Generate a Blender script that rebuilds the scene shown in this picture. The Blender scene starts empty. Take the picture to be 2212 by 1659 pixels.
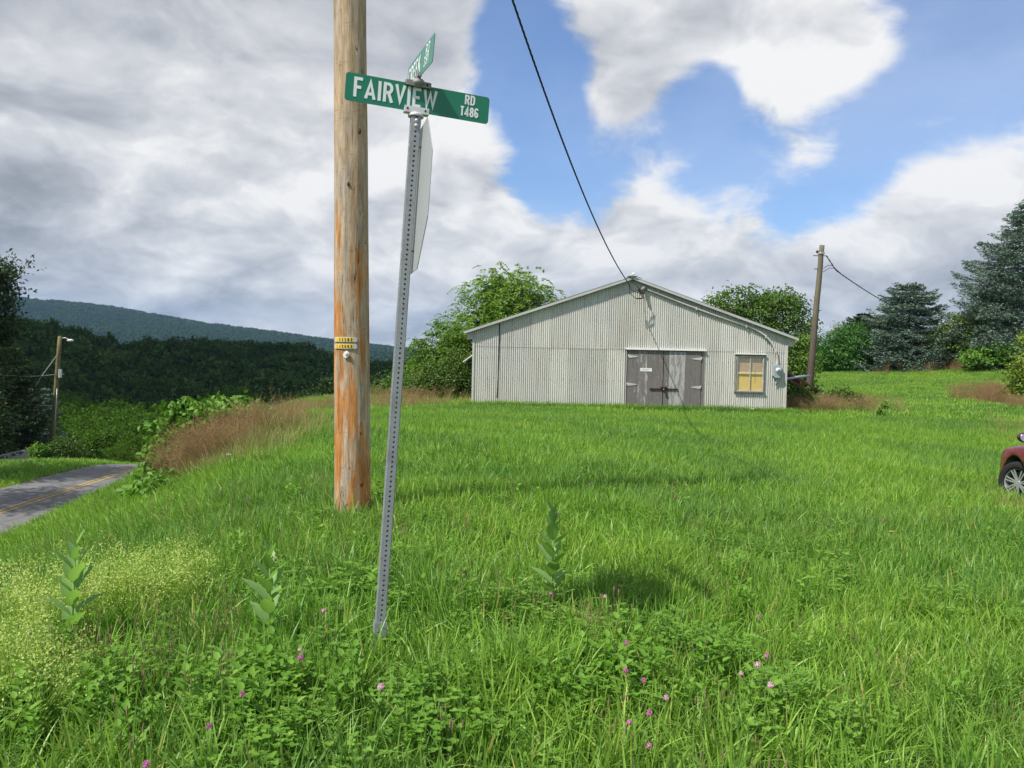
import bpy, bmesh, math, random
import numpy as np
from mathutils import Vector, Matrix

random.seed(7)
R = np.random.default_rng(11)
SC = bpy.context.scene
COL = SC.collection
rad = math.radians

# ------------------------------------------------------------------ camera
EYE = Vector((0.0, 0.0, 1.6))
FPX = 1720.0                      # focal length in pixels of a 2212 px wide picture
PITCH, ROLL = rad(1.96), rad(1.2)
c_f = Vector((0, math.cos(PITCH), -math.sin(PITCH)))
c_u0 = Vector((0, math.sin(PITCH), math.cos(PITCH)))
c_x0 = Vector((1, 0, 0))
c_x = c_x0 * math.cos(ROLL) + c_u0 * math.sin(ROLL)
c_u = c_u0 * math.cos(ROLL) - c_x0 * math.sin(ROLL)
cam_d = bpy.data.cameras.new('camera')
cam_d.sensor_width = 36.0
cam_d.lens = 36.0 * FPX / 2212.0
cam_d.clip_start, cam_d.clip_end = 0.05, 20000
cam = bpy.data.objects.new('camera', cam_d)
COL.objects.link(cam)
M3 = Matrix((c_x, c_u, -c_f)).transposed()
cam.matrix_world = Matrix.Translation(EYE) @ M3.to_4x4()
SC.camera = cam


def ray(px, py):
    return (c_f + c_x * ((px - 1106.0) / FPX) - c_u * ((py - 829.5) / FPX))


def at(px, py, Y):
    d = ray(px, py)
    return EYE + d * (Y / d.y)


# ------------------------------------------------------------------ sun, sky
SUN_EL, SUN_AZ = rad(54), rad(53)           # azimuth: 50 degrees left of straight behind the camera
sun_dir = Vector((-math.sin(SUN_AZ) * math.cos(SUN_EL), -math.cos(SUN_AZ) * math.cos(SUN_EL), math.sin(SUN_EL)))
sl = bpy.data.lights.new('sun', 'SUN')
sl.energy = 4.6
sl.angle = rad(0.6)
sl.color = (1.0, 0.955, 0.88)
so = bpy.data.objects.new('sun', sl)
COL.objects.link(so)
so.rotation_euler = sun_dir.to_track_quat('Z', 'Y').to_euler()
so.location = (-30, -30, 60)

SC.view_settings.view_transform = 'Standard'
SC.view_settings.look = 'None'
SC.view_settings.exposure = 0.42
SC.view_settings.gamma = 1.0
SC.view_settings.use_curve_mapping = False
SC.render.engine = 'CYCLES'
SC.cycles.max_bounces = 6
SC.cycles.diffuse_bounces = 3
SC.cycles.glossy_bounces = 2
SC.cycles.transmission_bounces = 4
SC.cycles.transparent_max_bounces = 6
SC.cycles.volume_bounces = 0
SC.cycles.use_denoising = True
SC.cycles.caustics_reflective = False
SC.cycles.caustics_refractive = False


class NT:
    def __init__(s, tree):
        s.t = tree

    def n(s, typ, ins=None, **kw):
        nd = s.t.nodes.new(typ)
        for k, v in kw.items():
            setattr(nd, k, v)
        for k, v in (ins or {}).items():
            sk = nd.inputs[k]
            if isinstance(v, bpy.types.NodeSocket):
                s.t.links.new(v, sk)
            else:
                sk.default_value = v
        return nd

    def math(s, op, a, b=0.0, c=None, clamp=False):
        nd = s.n('ShaderNodeMath', operation=op, use_clamp=clamp)
        for i, v in enumerate((a, b, c)):
            if v is None:
                continue
            if isinstance(v, bpy.types.NodeSocket):
                s.t.links.new(v, nd.inputs[i])
            else:
                nd.inputs[i].default_value = v
        return nd.outputs[0]

    def vmath(s, op, a, b=None, out=0):
        nd = s.n('ShaderNodeVectorMath', operation=op)
        for i, v in enumerate((a, b)):
            if v is None:
                continue
            if isinstance(v, bpy.types.NodeSocket):
                s.t.links.new(v, nd.inputs[i])
            else:
                nd.inputs[i].default_value = v
        return nd.outputs[out]

    def mr(s, v, a, b, c=0.0, d=1.0, smooth=False):
        nd = s.n('ShaderNodeMapRange', {'Value': v, 'From Min': a, 'From Max': b, 'To Min': c, 'To Max': d})
        if smooth:
            nd.interpolation_type = 'SMOOTHSTEP'
        return nd.outputs[0]

    def mix(s, f, a, b, blend='MIX'):
        nd = s.n('ShaderNodeMix', data_type='RGBA', blend_type=blend)
        for i, v in ((0, f), (6, a), (7, b)):
            if isinstance(v, bpy.types.NodeSocket):
                s.t.links.new(v, nd.inputs[i])
            else:
                nd.inputs[i].default_value = (*v, 1) if i and len(v) == 3 else v
        return nd.outputs[2]

    def noise(s, vec, scale, detail=2.0, rough=0.5, out='Fac', dist=0.0):
        nd = s.n('ShaderNodeTexNoise', {'Scale': scale, 'Detail': detail, 'Roughness': rough, 'Distortion': dist})
        if vec is not None:
            s.t.links.new(vec, nd.inputs['Vector'])
        return nd.outputs[out]

    def ramp(s, fac, stops, interp='LINEAR'):
        nd = s.n('ShaderNodeValToRGB', {'Fac': fac})
        cr = nd.color_ramp
        cr.interpolation = interp
        while len(cr.elements) < len(stops):
            cr.elements.new(0.5)
        for e, (p, c) in zip(cr.elements, stops):
            e.position = p
            e.color = (*c, 1) if len(c) == 3 else c
        return nd.outputs[0]


world = bpy.data.worlds.new('World')
SC.world = world
world.use_nodes = True
wt = world.node_tree
wt.nodes.clear()
W = NT(wt)
sky = W.n('ShaderNodeTexSky', sky_type='NISHITA')
sky.sun_disc = False
sky.sun_elevation = SUN_EL
sky.sun_rotation = math.atan2(sun_dir.x, sun_dir.y)
sky.altitude = 200
sky.air_density = 1.0
sky.dust_density = 1.0
sky.ozone_density = 1.5
tc = W.n('ShaderNodeTexCoord')
gd = tc.outputs['Generated']
sep = W.n('ShaderNodeSeparateXYZ', {0: gd})
zc = W.math('MAXIMUM', sep.outputs[2], 0.0)
den = W.math('ADD', zc, 0.42)
pvx = W.math('DIVIDE', sep.outputs[0], den)
pvy = W.math('DIVIDE', sep.outputs[1], den)
pv = W.n('ShaderNodeCombineXYZ', {0: pvx, 1: pvy, 2: 0.37}).outputs[0]
warp = W.n('ShaderNodeTexNoise', {'Scale': 2.4, 'Detail': 3.0, 'Roughness': 0.55})
W.t.links.new(pv, warp.inputs['Vector'])
wv = W.vmath('MULTIPLY', W.vmath('SUBTRACT', warp.outputs['Color'], (0.5, 0.5, 0.5)), (0.26, 0.26, 0.0))
pw = W.vmath('ADD', pv, wv)
SOFF = (3.1, 1.7, 0.0)
pw = W.vmath('ADD', pw, SOFF)
n1 = W.noise(pw, 3.0, 12.0, 0.60)
n2 = W.noise(W.vmath('ADD', pw, (-0.03, -0.095, 0.0)), 3.0, 6.0, 0.54)
n3 = W.noise(pw, 1.6, 3.0, 0.5)
# cloud cover by direction: where the day had openings and where it had banks of cloud
BUMPS = [  # px, py, angular radius (deg), weight
    (1260, 200, 7.0, -0.34), (1180, 330, 4.5, -0.24), (1100, 300, 3.5, -0.14), (1180, 60, 3.5, -0.20), (1370, 230, 4.0, -0.13), (2080, 60, 6.5, -0.30), (2060, 260, 4.5, -0.20), (1960, 20, 4.0, -0.10),
    (1640, 350, 6.0, -0.26), (1500, 300, 4.0, -0.20), (2330, -60, 9.0, -0.25), (1130, 120, 3.5, -0.14), (1240, 370, 3.5, -0.14), (1780, 330, 4.0, -0.16), (1930, 340, 3.5, -0.12),
    (1600, 100, 8.0, 0.17), (1880, 190, 6.0, 0.21), (1380, 20, 4.5, 0.15), (1410, 262, 3.2, 0.30), (1760, 120, 5.0, 0.10), (1300, 110, 3.0, 0.12), (1560, 320, 5.5, -0.22), (1950, 150, 3.0, 0.1), (2150, 330, 4.0, 0.16), (600, 250, 20.0, 0.22), (100, 100, 16.0, 0.22), (1750, 520, 12.0, 0.24),
    (1500, 420, 4.0, 0.10), (1200, 520, 8.0, 0.24), (2212, 420, 6.0, 0.2), (840, 330, 7.0, 0.12), (1080, -250, 14, 0.1), (-900, 300, 30, 0.12),
]
cov = W.math('MULTIPLY_ADD', W.math('SUBTRACT', n1, 0.5), 1.15, 0.5)
for bx_, by_, br_, bw_ in BUMPS:
    dd = ray(bx_, by_).normalized()
    dp = W.vmath('DOT_PRODUCT', gd, tuple(dd), out=1)
    g = W.mr(dp, math.cos(rad(br_ * 1.7)), 1.0, 0.0, bw_, smooth=True)
    cov = W.math('ADD', cov, g)
hz = W.mr(sep.outputs[2], 0.0, 0.14, 0.16, 0.0, smooth=True)
cov = W.math('ADD', cov, hz)
alpha = W.mr(cov, 0.38, 0.60, smooth=True)
veil = W.mr(n3, 0.35, 0.75, 0.02, 0.26)
alpha = W.math('MULTIPLY_ADD', alpha, W.math('SUBTRACT', 1.0, veil), veil)
thick = W.mr(cov, 0.55, 1.0, 0.0, 1.0)
relief = W.math('SUBTRACT', n1, n2)
west = W.mr(W.vmath('DOT_PRODUCT', gd, tuple(ray(-150, 20).normalized()), out=1), math.cos(rad(36)), 1.0, 0.0, 1.0, smooth=True)
lum = W.math('MULTIPLY_ADD', relief, 1.8, 0.81)
lum = W.math('MULTIPLY_ADD', thick, -0.10, lum)
lum = W.math('MULTIPLY_ADD', west, -0.11, lum)
lum = W.math('MULTIPLY_ADD', W.math('SUBTRACT', n3, 0.5), 0.7, lum)
for bx_, by_, br_, bw_ in [(180, 60, 9, -0.06), (520, 40, 7, -0.16), (230, 440, 8, -0.07), (600, 440, 5, -0.08), (1900, 575, 7, -0.10), (1440, 430, 2.5, -0.10), (1250, 500, 7, 0.10), (1750, 430, 8, 0.12), (2100, 450, 5, 0.06), (900, 620, 6, 0.06), (120, 640, 6, -0.04), (1650, 240, 3, -0.04),
                           (640, 170, 6, 0.14), (400, 240, 9, 0.16), (800, 420, 6, 0.08), (1000, 480, 5, 0.12), (1700, 120, 4, 0.12), (1900, 210, 4, 0.10), (1950, 390, 5, 0.12), (1500, 365, 4, 0.14), (2150, 300, 4, 0.10), (430, 640, 8, 0.06), (940, 330, 4, 0.10), (1620, 20, 4, 0.06)]:
    dp = W.vmath('DOT_PRODUCT', gd, tuple(ray(bx_, by_).normalized()), out=1)
    lum = W.math('ADD', lum, W.mr(dp, math.cos(rad(br_ * 1.5)), 1.0, 0.0, bw_, smooth=True))
fine = W.noise(pw, 11.0, 4.0, 0.6)
lum = W.math('MULTIPLY_ADD', W.math('SUBTRACT', fine, 0.5), 0.22, lum)
lum = W.math('MINIMUM', W.math('MAXIMUM', lum, 0.25), 1.0)
ccol = W.ramp(lum, [(0.0, (0.21, 0.225, 0.25)), (0.30, (0.285, 0.305, 0.335)), (0.55, (0.44, 0.46, 0.50)), (0.8, (0.63, 0.64, 0.66)), (1.0, (0.82, 0.815, 0.81))])
skb = W.n('ShaderNodeBackground', {'Color': W.mix(1.0, sky.outputs[0], (0.74, 0.88, 1.08), 'MULTIPLY'), 'Strength': 0.122})
clb = W.n('ShaderNodeBackground', {'Color': ccol, 'Strength': 0.88})
wm = W.n('ShaderNodeMixShader', {0: alpha, 1: skb.outputs[0], 2: clb.outputs[0]})
wo = W.n('ShaderNodeOutputWorld', {'Surface': wm.outputs[0]})
world.cycles.sampling_method = 'MANUAL'
world.cycles.sample_map_resolution = 512

# ------------------------------------------------------------------ helpers: meshes and tags


def tag(o, label=None, cat=None, group=None, kind=None):
    if label:
        o['label'] = label
    if cat:
        o['category'] = cat
    if group:
        o['group'] = group
    if kind:
        o['kind'] = kind
    return o


def empty(name, loc, label, cat, group=None, rz=0.0):
    o = bpy.data.objects.new(name, None)
    COL.objects.link(o)
    o.location = loc
    o.rotation_euler = (0, 0, rz)
    o.empty_display_size = 0.2
    return tag(o, label, cat, group)


def link(name, me, mat, parent=None, world_coords=True, local_off=None):
    o = bpy.data.objects.new(name, me)
    COL.objects.link(o)
    if mat is not None:
        for m in (mat if isinstance(mat, (list, tuple)) else [mat]):
            me.materials.append(m)
    if parent is not None:
        o.parent = parent
        if world_coords:
            off = Vector((0, 0, 0))
            p = parent
            while p is not None:
                off += Vector(p.location)
                p = p.parent
            co = np.empty(len(me.vertices) * 3, dtype=np.float32)
            me.vertices.foreach_get('co', co)
            co = co.reshape(-1, 3) - np.array(off, dtype=np.float32)
            me.vertices.foreach_set('co', co.ravel())
            me.update()
    return o


def np_mesh(name, V, F, tint=None, smooth=False, mats=None):
    V = np.asarray(V, dtype=np.float32)
    F = np.asarray(F, dtype=np.int32)
    me = bpy.data.meshes.new(name)
    k = F.shape[1]
    me.vertices.add(len(V))
    me.vertices.foreach_set('co', V.ravel())
    me.loops.add(F.size)
    me.loops.foreach_set('vertex_index', F.ravel())
    me.polygons.add(len(F))
    me.polygons.foreach_set('loop_start', np.arange(0, F.size, k, dtype=np.int32))
    me.polygons.foreach_set('loop_total', np.full(len(F), k, dtype=np.int32))
    if smooth:
        me.polygons.foreach_set('use_smooth', np.ones(len(F), dtype=bool))
    if mats is not None:
        me.polygons.foreach_set('material_index', np.asarray(mats, dtype=np.int32))
    if tint is not None:
        a = me.attributes.new('tint', 'FLOAT', 'POINT')
        a.data.foreach_set('value', np.asarray(tint, dtype=np.float32))
    me.update(calc_edges=True)
    me.validate()
    return me


class MB:
    """collects solids; build() links them as one mesh object"""

    def __init__(s):
        s.v, s.f, s.sm = [], [], []

    def add(s, V, F, smooth=False):
        o = len(s.v)
        s.v += [tuple(p) for p in V]
        s.f += [tuple(i + o for i in f) for f in F]
        s.sm += [smooth] * len(F)
        return s

    def box(s, c, size, ax=None):
        c = Vector(c)
        ax = ax or (Vector((1, 0, 0)), Vector((0, 1, 0)), Vector((0, 0, 1)))
        h = [a * (q / 2) for a, q in zip(ax, size)]
        V = [c + h[0] * i + h[1] * j + h[2] * k for k in (-1, 1) for j in (-1, 1) for i in (-1, 1)]
        F = [(0, 2, 3, 1), (4, 5, 7, 6), (0, 1, 5, 4), (1, 3, 7, 5), (3, 2, 6, 7), (2, 0, 4, 6)]
        return s.add(V, F)

    def b2(s, x0, x1, y0, y1, z0, z1):
        return s.box(((x0 + x1) / 2, (y0 + y1) / 2, (z0 + z1) / 2), (x1 - x0, y1 - y0, z1 - z0))

    def tube(s, pts, rr, n=8, caps=True):
        pts = [Vector(p) for p in pts]
        if not isinstance(rr, (list, tuple, np.ndarray)):
            rr = [rr] * len(pts)
        V, F = [], []
        t0 = (pts[1] - pts[0]).normalized()
        a = Vector((0, 0, 1)) if abs(t0.z) < 0.9 else Vector((1, 0, 0))
        u = t0.cross(a).normalized()
        for i, p in enumerate(pts):
            t = (pts[min(i + 1, len(pts) - 1)] - pts[max(i - 1, 0)]).normalized()
            u = (u - t * u.dot(t))
            u = u.normalized() if u.length > 1e-6 else t.orthogonal().normalized()
            w = t.cross(u)
            for k in range(n):
                q = 2 * math.pi * k / n
                V.append(p + (u * math.cos(q) + w * math.sin(q)) * rr[i])
        for i in range(len(pts) - 1):
            for k in range(n):
                F.append((i * n + k, i * n + (k + 1) % n, (i + 1) * n + (k + 1) % n, (i + 1) * n + k))
        o = len(s.v)
        s.add(V, F, True)
        if caps:
            s.f.append(tuple(o + k for k in reversed(range(n))))
            s.f.append(tuple(o + (len(pts) - 1) * n + k for k in range(n)))
            s.sm += [False, False]
        return s

    def prism(s, poly, org, ux, uy, un, th):
        """extrude the 2D outline poly (ux,uy axes) by th along un"""
        n = len(poly)
        A = [Vector(org) + ux * x + uy * y for x, y in poly]
        B = [p + un * th for p in A]
        F = [tuple(range(n - 1, -1, -1)), tuple(range(n, 2 * n))]
        F += [(i, (i + 1) % n, n + (i + 1) % n, n + i) for i in range(n)]
        return s.add(A + B, F)

    def sphere(s, c, r, n=10, m=7, sq=(1, 1, 1)):
        V, F = [], []
        c = Vector(c)
        for j in range(m + 1):
            th = math.pi * j / m
            for i in range(n):
                ph = 2 * math.pi * i / n
                V.append(c + Vector((math.sin(th) * math.cos(ph) * sq[0], math.sin(th) * math.sin(ph) * sq[1], math.cos(th) * sq[2])) * r)
        for j in range(m):
            for i in range(n):
                F.append((j * n + i, (j + 1) * n + i, (j + 1) * n + (i + 1) % n, j * n + (i + 1) % n))
        return s.add(V, F, True)

    def build(s, name, mat, parent=None, bevel=0.0, world_coords=True):
        me = bpy.data.meshes.new(name)
        me.from_pydata(s.v, [], s.f)
        me.polygons.foreach_set('use_smooth', s.sm)
        me.update()
        bm = bmesh.new()
        bm.from_mesh(me)
        bmesh.ops.recalc_face_normals(bm, faces=bm.faces)
        bm.to_mesh(me)
        bm.free()
        o = link(name, me, mat, parent, world_coords)
        if bevel:
            md = o.modifiers.new('bevel', 'BEVEL')
            md.width, md.segments, md.limit_method = bevel, 2, 'ANGLE'
        return o


# ------------------------------------------------------------------ helpers: noise and terrain
_perm = np.random.default_rng(5).random((256, 256))


def vnoise(x, y, s=1.0, seed=0):
    x = np.asarray(x, dtype=float) / s + seed * 17.3
    y = np.asarray(y, dtype=float) / s + seed * 9.1
    xi, yi = np.floor(x).astype(int), np.floor(y).astype(int)
    fx, fy = x - xi, y - yi
    fx, fy = fx * fx * (3 - 2 * fx), fy * fy * (3 - 2 * fy)
    g = lambda a, b: _perm[a % 256, b % 256]
    return ((g(xi, yi) * (1 - fx) + g(xi + 1, yi) * fx) * (1 - fy) + (g(xi, yi + 1) * (1 - fx) + g(xi + 1, yi + 1) * fx) * fy)


def fbm(x, y, s=1.0, oct=3, seed=0):
    t, a, w = 0.0, 1.0, 0.0
    for i in range(oct):
        t = t + a * vnoise(x, y, s, seed + i)
        w += a
        a *= 0.5
        s *= 0.5
    return t / w


def ss(a, b, v):
    t = np.clip((v - a) / (b - a), 0, 1)
    return t * t * (3 - 2 * t)


ROAD_Z = -3.9


def road_xc(y):
    y = np.asarray(y, dtype=float)
    return -16.9 - 0.04 * np.clip(y - 26, -60, 10) + 0.03 * np.maximum(0, y - 34) ** 2 * (y < 60) + 20.28 * (y >= 60)


def road_z(y):
    y = np.asarray(y, dtype=float)
    return ROAD_Z - 0.165 * np.maximum(0, y - 37.5) * ss(36, 41, y)


def gz(x, y):
    x = np.asarray(x, dtype=float)
    y = np.asarray(y, dtype=float)
    # plateau
    P = 0.02 - 0.055 * np.clip(x, 0, 11) * (1 - ss(14, 30, y))
    P = P - 0.20 * ss(10, 28, y)
    P = P - 0.05 * np.clip(-x - 1, 0, 14)
    yr = np.clip(y, 30, 82)
    P = P + ss(11, 17, x) * (0.015 * (yr - 30) + 0.0021 * np.clip(x - 12, 0, 40) ** 2 * ss(30, 70, y))
    # the ground falls away to the valley in the north-west and north
    drop = 0.26 * np.maximum(0, y - 46) * (1 - ss(8, 24, x)) + 0.2 * np.maximum(0, y - 92)
    drop = np.minimum(drop, 17)
    P = P - drop
    P = P + (fbm(x, y, 3.0, 3, 2) - 0.5) * 0.10
    # bank down to the road
    lip = -2.2 - 0.25 * np.clip(y - 8, 0, 60)
    d = np.maximum(0, lip - x)
    bank = P - 0.35 * np.maximum(0, d - 0.8 * (1 - np.exp(-d / 0.8)))
    xc = road_xc(y)
    zr = road_z(y) - 0.05
    # west of the road
    w = xc - 2.7 - x
    zw = zr + 0.10 * ss(0, 2, w) - 0.05 * np.maximum(0, w - 3) - 0.0 * w
    zw = np.maximum(zw, zr - 9)
    zr = np.maximum(zr, -17.0)
    z = zr - 0.02 + np.maximum(bank - zr + 0.02, 0) * ss(xc + 2.8, xc + 7.5, x)
    z = np.where(x < xc, np.where(w > 0, zw, zr), z)
    # far out: level valley floor
    far = ss(110, 170, np.hypot(x, y))
    z = z * (1 - far) + (-19.0) * far
    return z


def gz1(x, y):
    return float(gz(np.array([x]), np.array([y]))[0])


def gpt(px, py, lo=1.5, hi=140):
    """where the line of sight meets the ground"""
    d = ray(px, py)
    d = d / d.y
    ys = np.linspace(lo, hi, 1500)
    zz = EYE.z + d.z * ys - gz(d.x * ys, ys)
    k = int(np.argmax(zz <= 0)) if (zz <= 0).any() else len(ys) - 1
    Y = ys[k]
    return Vector((d.x * Y, Y, gz1(d.x * Y, Y)))


# ------------------------------------------------------------------ materials


def new_mat(name):
    m = bpy.data.materials.new(name)
    m.use_nodes = True
    m.node_tree.nodes.clear()
    return m, NT(m.node_tree)


def out(N, sh, disp=None):
    o = N.n('ShaderNodeOutputMaterial', {'Surface': sh})
    return o


def bump(N, h, strength=0.3, dist=0.02):
    return N.n('ShaderNodeBump', {'Height': h, 'Strength': strength, 'Distance': dist}).outputs[0]


def plain(name, col, rough=0.6, metal=0.0, var=0.12, scale=8.0, spec=0.4, bmp=0.0, coat=0.0, dirt=None):
    m, N = new_mat(name)
    p = N.n('ShaderNodeTexCoord').outputs['Object']
    f = N.noise(p, scale, 5.0, 0.6)
    c = N.mix(f, tuple(v * (1 - var) for v in col), tuple(min(1, v * (1 + var)) for v in col))
    if dirt:
        g = N.mr(N.noise(p, scale * 0.37, 6.0, 0.7), 0.48, 0.72, smooth=True)
        c = N.mix(N.math('MULTIPLY', g, dirt[3]), c, dirt[:3])
    ins = {'Base Color': c, 'Roughness': N.mr(f, 0.3, 0.7, max(0, rough - 0.08), min(1, rough + 0.08)), 'Metallic': metal, 'Specular IOR Level': spec, 'Coat Weight': coat, 'Coat Roughness': 0.05}
    if bmp:
        ins['Normal'] = bump(N, f, bmp, 0.01)
    b = N.n('ShaderNodeBsdfPrincipled', ins)
    out(N, b.outputs[0])
    return m


def leaf_mat(name, c1, c2, c3, trans=0.35, patch=3.0, rough=0.5, spec=0.3, tcol=None, hue_noise=0.5):
    """foliage: c1 dark, c2 mid, c3 light by leaf, plus patches of world-space variety"""
    m, N = new_mat(name)
    a = N.n('ShaderNodeAttribute', attribute_name='tint').outputs['Fac']
    oi = N.n('ShaderNodeObjectInfo').outputs['Random']
    pos = N.n('ShaderNodeNewGeometry').outputs['Position']
    pn = N.noise(pos, 1.0 / patch, 3.0, 0.6)
    f = N.math('ADD', N.math('MULTIPLY', a, 0.45), N.math('MULTIPLY', oi, 0.25))
    f = N.math('ADD', f, N.math('MULTIPLY', N.math('SUBTRACT', pn, 0.5), hue_noise * 2), clamp=False)
    f = N.math('ADD', f, 0.15, clamp=True)
    c = N.ramp(f, [(0.0, c1), (0.5, c2), (1.0, c3)])
    d = N.n('ShaderNodeBsdfPrincipled', {'Base Color': c, 'Roughness': rough, 'Specular IOR Level': spec})
    tr = N.n('ShaderNodeBsdfTranslucent', {'Color': N.mix(1.0, c, tcol or (1.1, 1.25, 0.55), 'MULTIPLY')})
    mx = N.n('ShaderNodeMixShader', {0: trans, 1: d.outputs[0], 2: tr.outputs[0]})
    out(N, mx.outputs[0])
    return m


# grass: patches of yellower, bluer and plainer green across the meadow
def grass_material():
    m, N = new_mat('meadow grass')
    a = N.n('ShaderNodeAttribute', attribute_name='tint').outputs['Fac']
    oi = N.n('ShaderNodeObjectInfo').outputs['Random']
    pos = N.n('ShaderNodeNewGeometry').outputs['Position']
    p1 = N.noise(pos, 0.22, 4.0, 0.6)
    p2 = N.noise(N.vmath('ADD', pos, (31.0, 7.0, 0.0)), 0.55, 3.0, 0.6)
    yel = N.mix(oi, (0.160, 0.315, 0.034), (0.250, 0.405, 0.066))
    blu = N.mix(oi, (0.092, 0.215, 0.034), (0.175, 0.32, 0.070))
    c = N.mix(N.mr(p1, 0.38, 0.60, smooth=True), blu, yel)
    c = N.mix(N.mr(p2, 0.45, 0.75, 0.0, 0.8), c, N.mix(oi, (0.115, 0.28, 0.028), (0.195, 0.37, 0.054)))
    dry = N.math('MULTIPLY', N.math('GREATER_THAN', a, 0.982), 0.65)
    c = N.mix(dry, c, (0.33, 0.27, 0.11))
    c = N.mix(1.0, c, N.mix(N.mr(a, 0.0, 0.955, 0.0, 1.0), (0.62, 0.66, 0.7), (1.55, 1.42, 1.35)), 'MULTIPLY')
    d = N.n('ShaderNodeBsdfPrincipled', {'Base Color': c, 'Roughness': 0.42, 'Specular IOR Level': 0.35})
    tr = N.n('ShaderNodeBsdfTranslucent', {'Color': N.mix(1.0, c, (1.2, 1.3, 0.6), 'MULTIPLY')})
    mx = N.n('ShaderNodeMixShader', {0: 0.36, 1: d.outputs[0], 2: tr.outputs[0]})
    out(N, mx.outputs[0])
    return m


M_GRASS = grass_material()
M_WEED = leaf_mat('broad weed leaves', (0.08, 0.19, 0.018), (0.14, 0.29, 0.03), (0.24, 0.40, 0.07), 0.35, 0.8)
M_BEDSTRAW = leaf_mat('bedstraw froth', (0.26, 0.38, 0.07), (0.42, 0.52, 0.13), (0.56, 0.60, 0.24), 0.35, 0.5)
M_DRY = leaf_mat('dry panicle grass', (0.19, 0.135, 0.055), (0.36, 0.245, 0.125), (0.42, 0.37, 0.17), 0.3, 1.5, 0.7, 0.15, (1.1, 1.0, 0.8))
M_STRAW = leaf_mat('straw coloured grass', (0.17, 0.19, 0.05), (0.30, 0.30, 0.10), (0.45, 0.40, 0.18), 0.3, 1.0, 0.6, 0.2, (1.1, 1.05, 0.8))
M_MILK = leaf_mat('milkweed leaf', (0.15, 0.27, 0.065), (0.22, 0.38, 0.11), (0.30, 0.46, 0.16), 0.45, 0.3, 0.45, 0.4, None, 0.3)
M_VINE = leaf_mat('vine leaves', (0.06, 0.15, 0.014), (0.12, 0.25, 0.03), (0.24, 0.38, 0.06), 0.32, 0.7)
M_SUMAC = leaf_mat('light green tree leaves', (0.07, 0.15, 0.015), (0.14, 0.25, 0.028), (0.25, 0.38, 0.06), 0.36, 1.2)
M_TREE = leaf_mat('green tree leaves', (0.05, 0.11, 0.014), (0.095, 0.18, 0.024), (0.18, 0.28, 0.045), 0.28, 1.8)
M_HEDGE = leaf_mat('scrub leaves', (0.03, 0.075, 0.010), (0.07, 0.13, 0.018), (0.17, 0.21, 0.035), 0.28, 0.9)
M_DARKTREE = leaf_mat('dark tree leaves', (0.015, 0.035, 0.008), (0.028, 0.058, 0.012), (0.055, 0.095, 0.02), 0.2, 2.5)
M_VALLEY = leaf_mat('valley tree leaves', (0.030, 0.070, 0.010), (0.060, 0.125, 0.015), (0.125, 0.205, 0.028), 0.25, 9.0, 0.9, 0.0)
M_FOREST = leaf_mat('hill forest leaves', (0.022, 0.046, 0.012), (0.045, 0.086, 0.018), (0.095, 0.155, 0.032), 0.15, 34.0, 1.0, 0.0, None, 0.9)
M_RIDGE = leaf_mat('ridge forest leaves', (0.022, 0.050, 0.014), (0.028, 0.062, 0.017), (0.036, 0.078, 0.020), 0.10, 140.0, 1.0, 0.0)
M_SPRUCE = leaf_mat('blue spruce needles', (0.030, 0.065, 0.032), (0.11, 0.17, 0.125), (0.29, 0.37, 0.30), 0.10, 1.4, 0.6, 0.25, (0.9, 1.0, 0.8), 0.3)
M_CONIFER = leaf_mat('dark conifer needles', (0.02, 0.038, 0.014), (0.045, 0.070, 0.026), (0.10, 0.12, 0.05), 0.10, 1.4, 0.6, 0.2, (0.9, 1.0, 0.6), 0.3)
M_BARK = plain('tree bark', (0.10, 0.08, 0.06), 0.9, 0, 0.4, 6, 0.2, 0.6)
M_STEM = plain('green stems', (0.16, 0.24, 0.07), 0.6, 0, 0.2, 10)
M_GALV = plain('galvanised steel', (0.30, 0.315, 0.325), 0.5, 0.3, 0.16, 22, 0.5, 0.05, dirt=(0.20, 0.20, 0.20, 0.6))
M_ALU = plain('cast aluminium', (0.62, 0.60, 0.60), 0.45, 0.35, 0.10, 30, 0.5, 0.15)
M_ALU_DK = plain('weathered cast aluminium', (0.23, 0.215, 0.22), 0.6, 0.2, 0.3, 30, 0.4, 0.2)
M_BLACK = plain('black rubber cable', (0.012, 0.012, 0.014), 0.5, 0, 0.2, 10)
M_WHITE = plain('white painted metal', (0.78, 0.77, 0.73), 0.5, 0, 0.06, 5, dirt=(0.45, 0.42, 0.36, 0.4))
M_ROOF = plain('pale steel roofing', (0.50, 0.50, 0.47), 0.45, 0.2, 0.10, 2, dirt=(0.36, 0.30, 0.24, 0.4))
M_RUST = plain('rusty iron', (0.055, 0.030, 0.022), 0.85, 0.2, 0.5, 20, 0.3, 0.4)
M_PIPE = plain('grey plastic pipe', (0.30, 0.36, 0.42), 0.5)
M_METER = plain('grey painted meter box', (0.33, 0.39, 0.41), 0.5, 0.1, 0.1, 12)
M_CONDUIT = plain('painted conduit', (0.52, 0.51, 0.46), 0.55, 0.0, 0.08, 8, dirt=(0.35, 0.30, 0.22, 0.5))
M_SIGNG = plain('green reflective sheeting', (0.004, 0.165, 0.090), 0.38, 0, 0.08, 25, 0.5)
M_SIGNG2 = plain('sun struck green sheeting', (0.022, 0.20, 0.14), 0.30, 0, 0.1, 25, 0.5)  # paler copy of the sign green for the upper blade, sunlight put into its colour
M_SIGNW = plain('white reflective lettering', (0.72, 0.74, 0.74), 0.4, 0, 0.05, 40)
M_YEL = plain('yellow number insert', (0.74, 0.52, 0.015), 0.5, 0, 0.15, 60)
M_INK = plain('black lettering', (0.02, 0.015, 0.015), 0.6)
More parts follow.
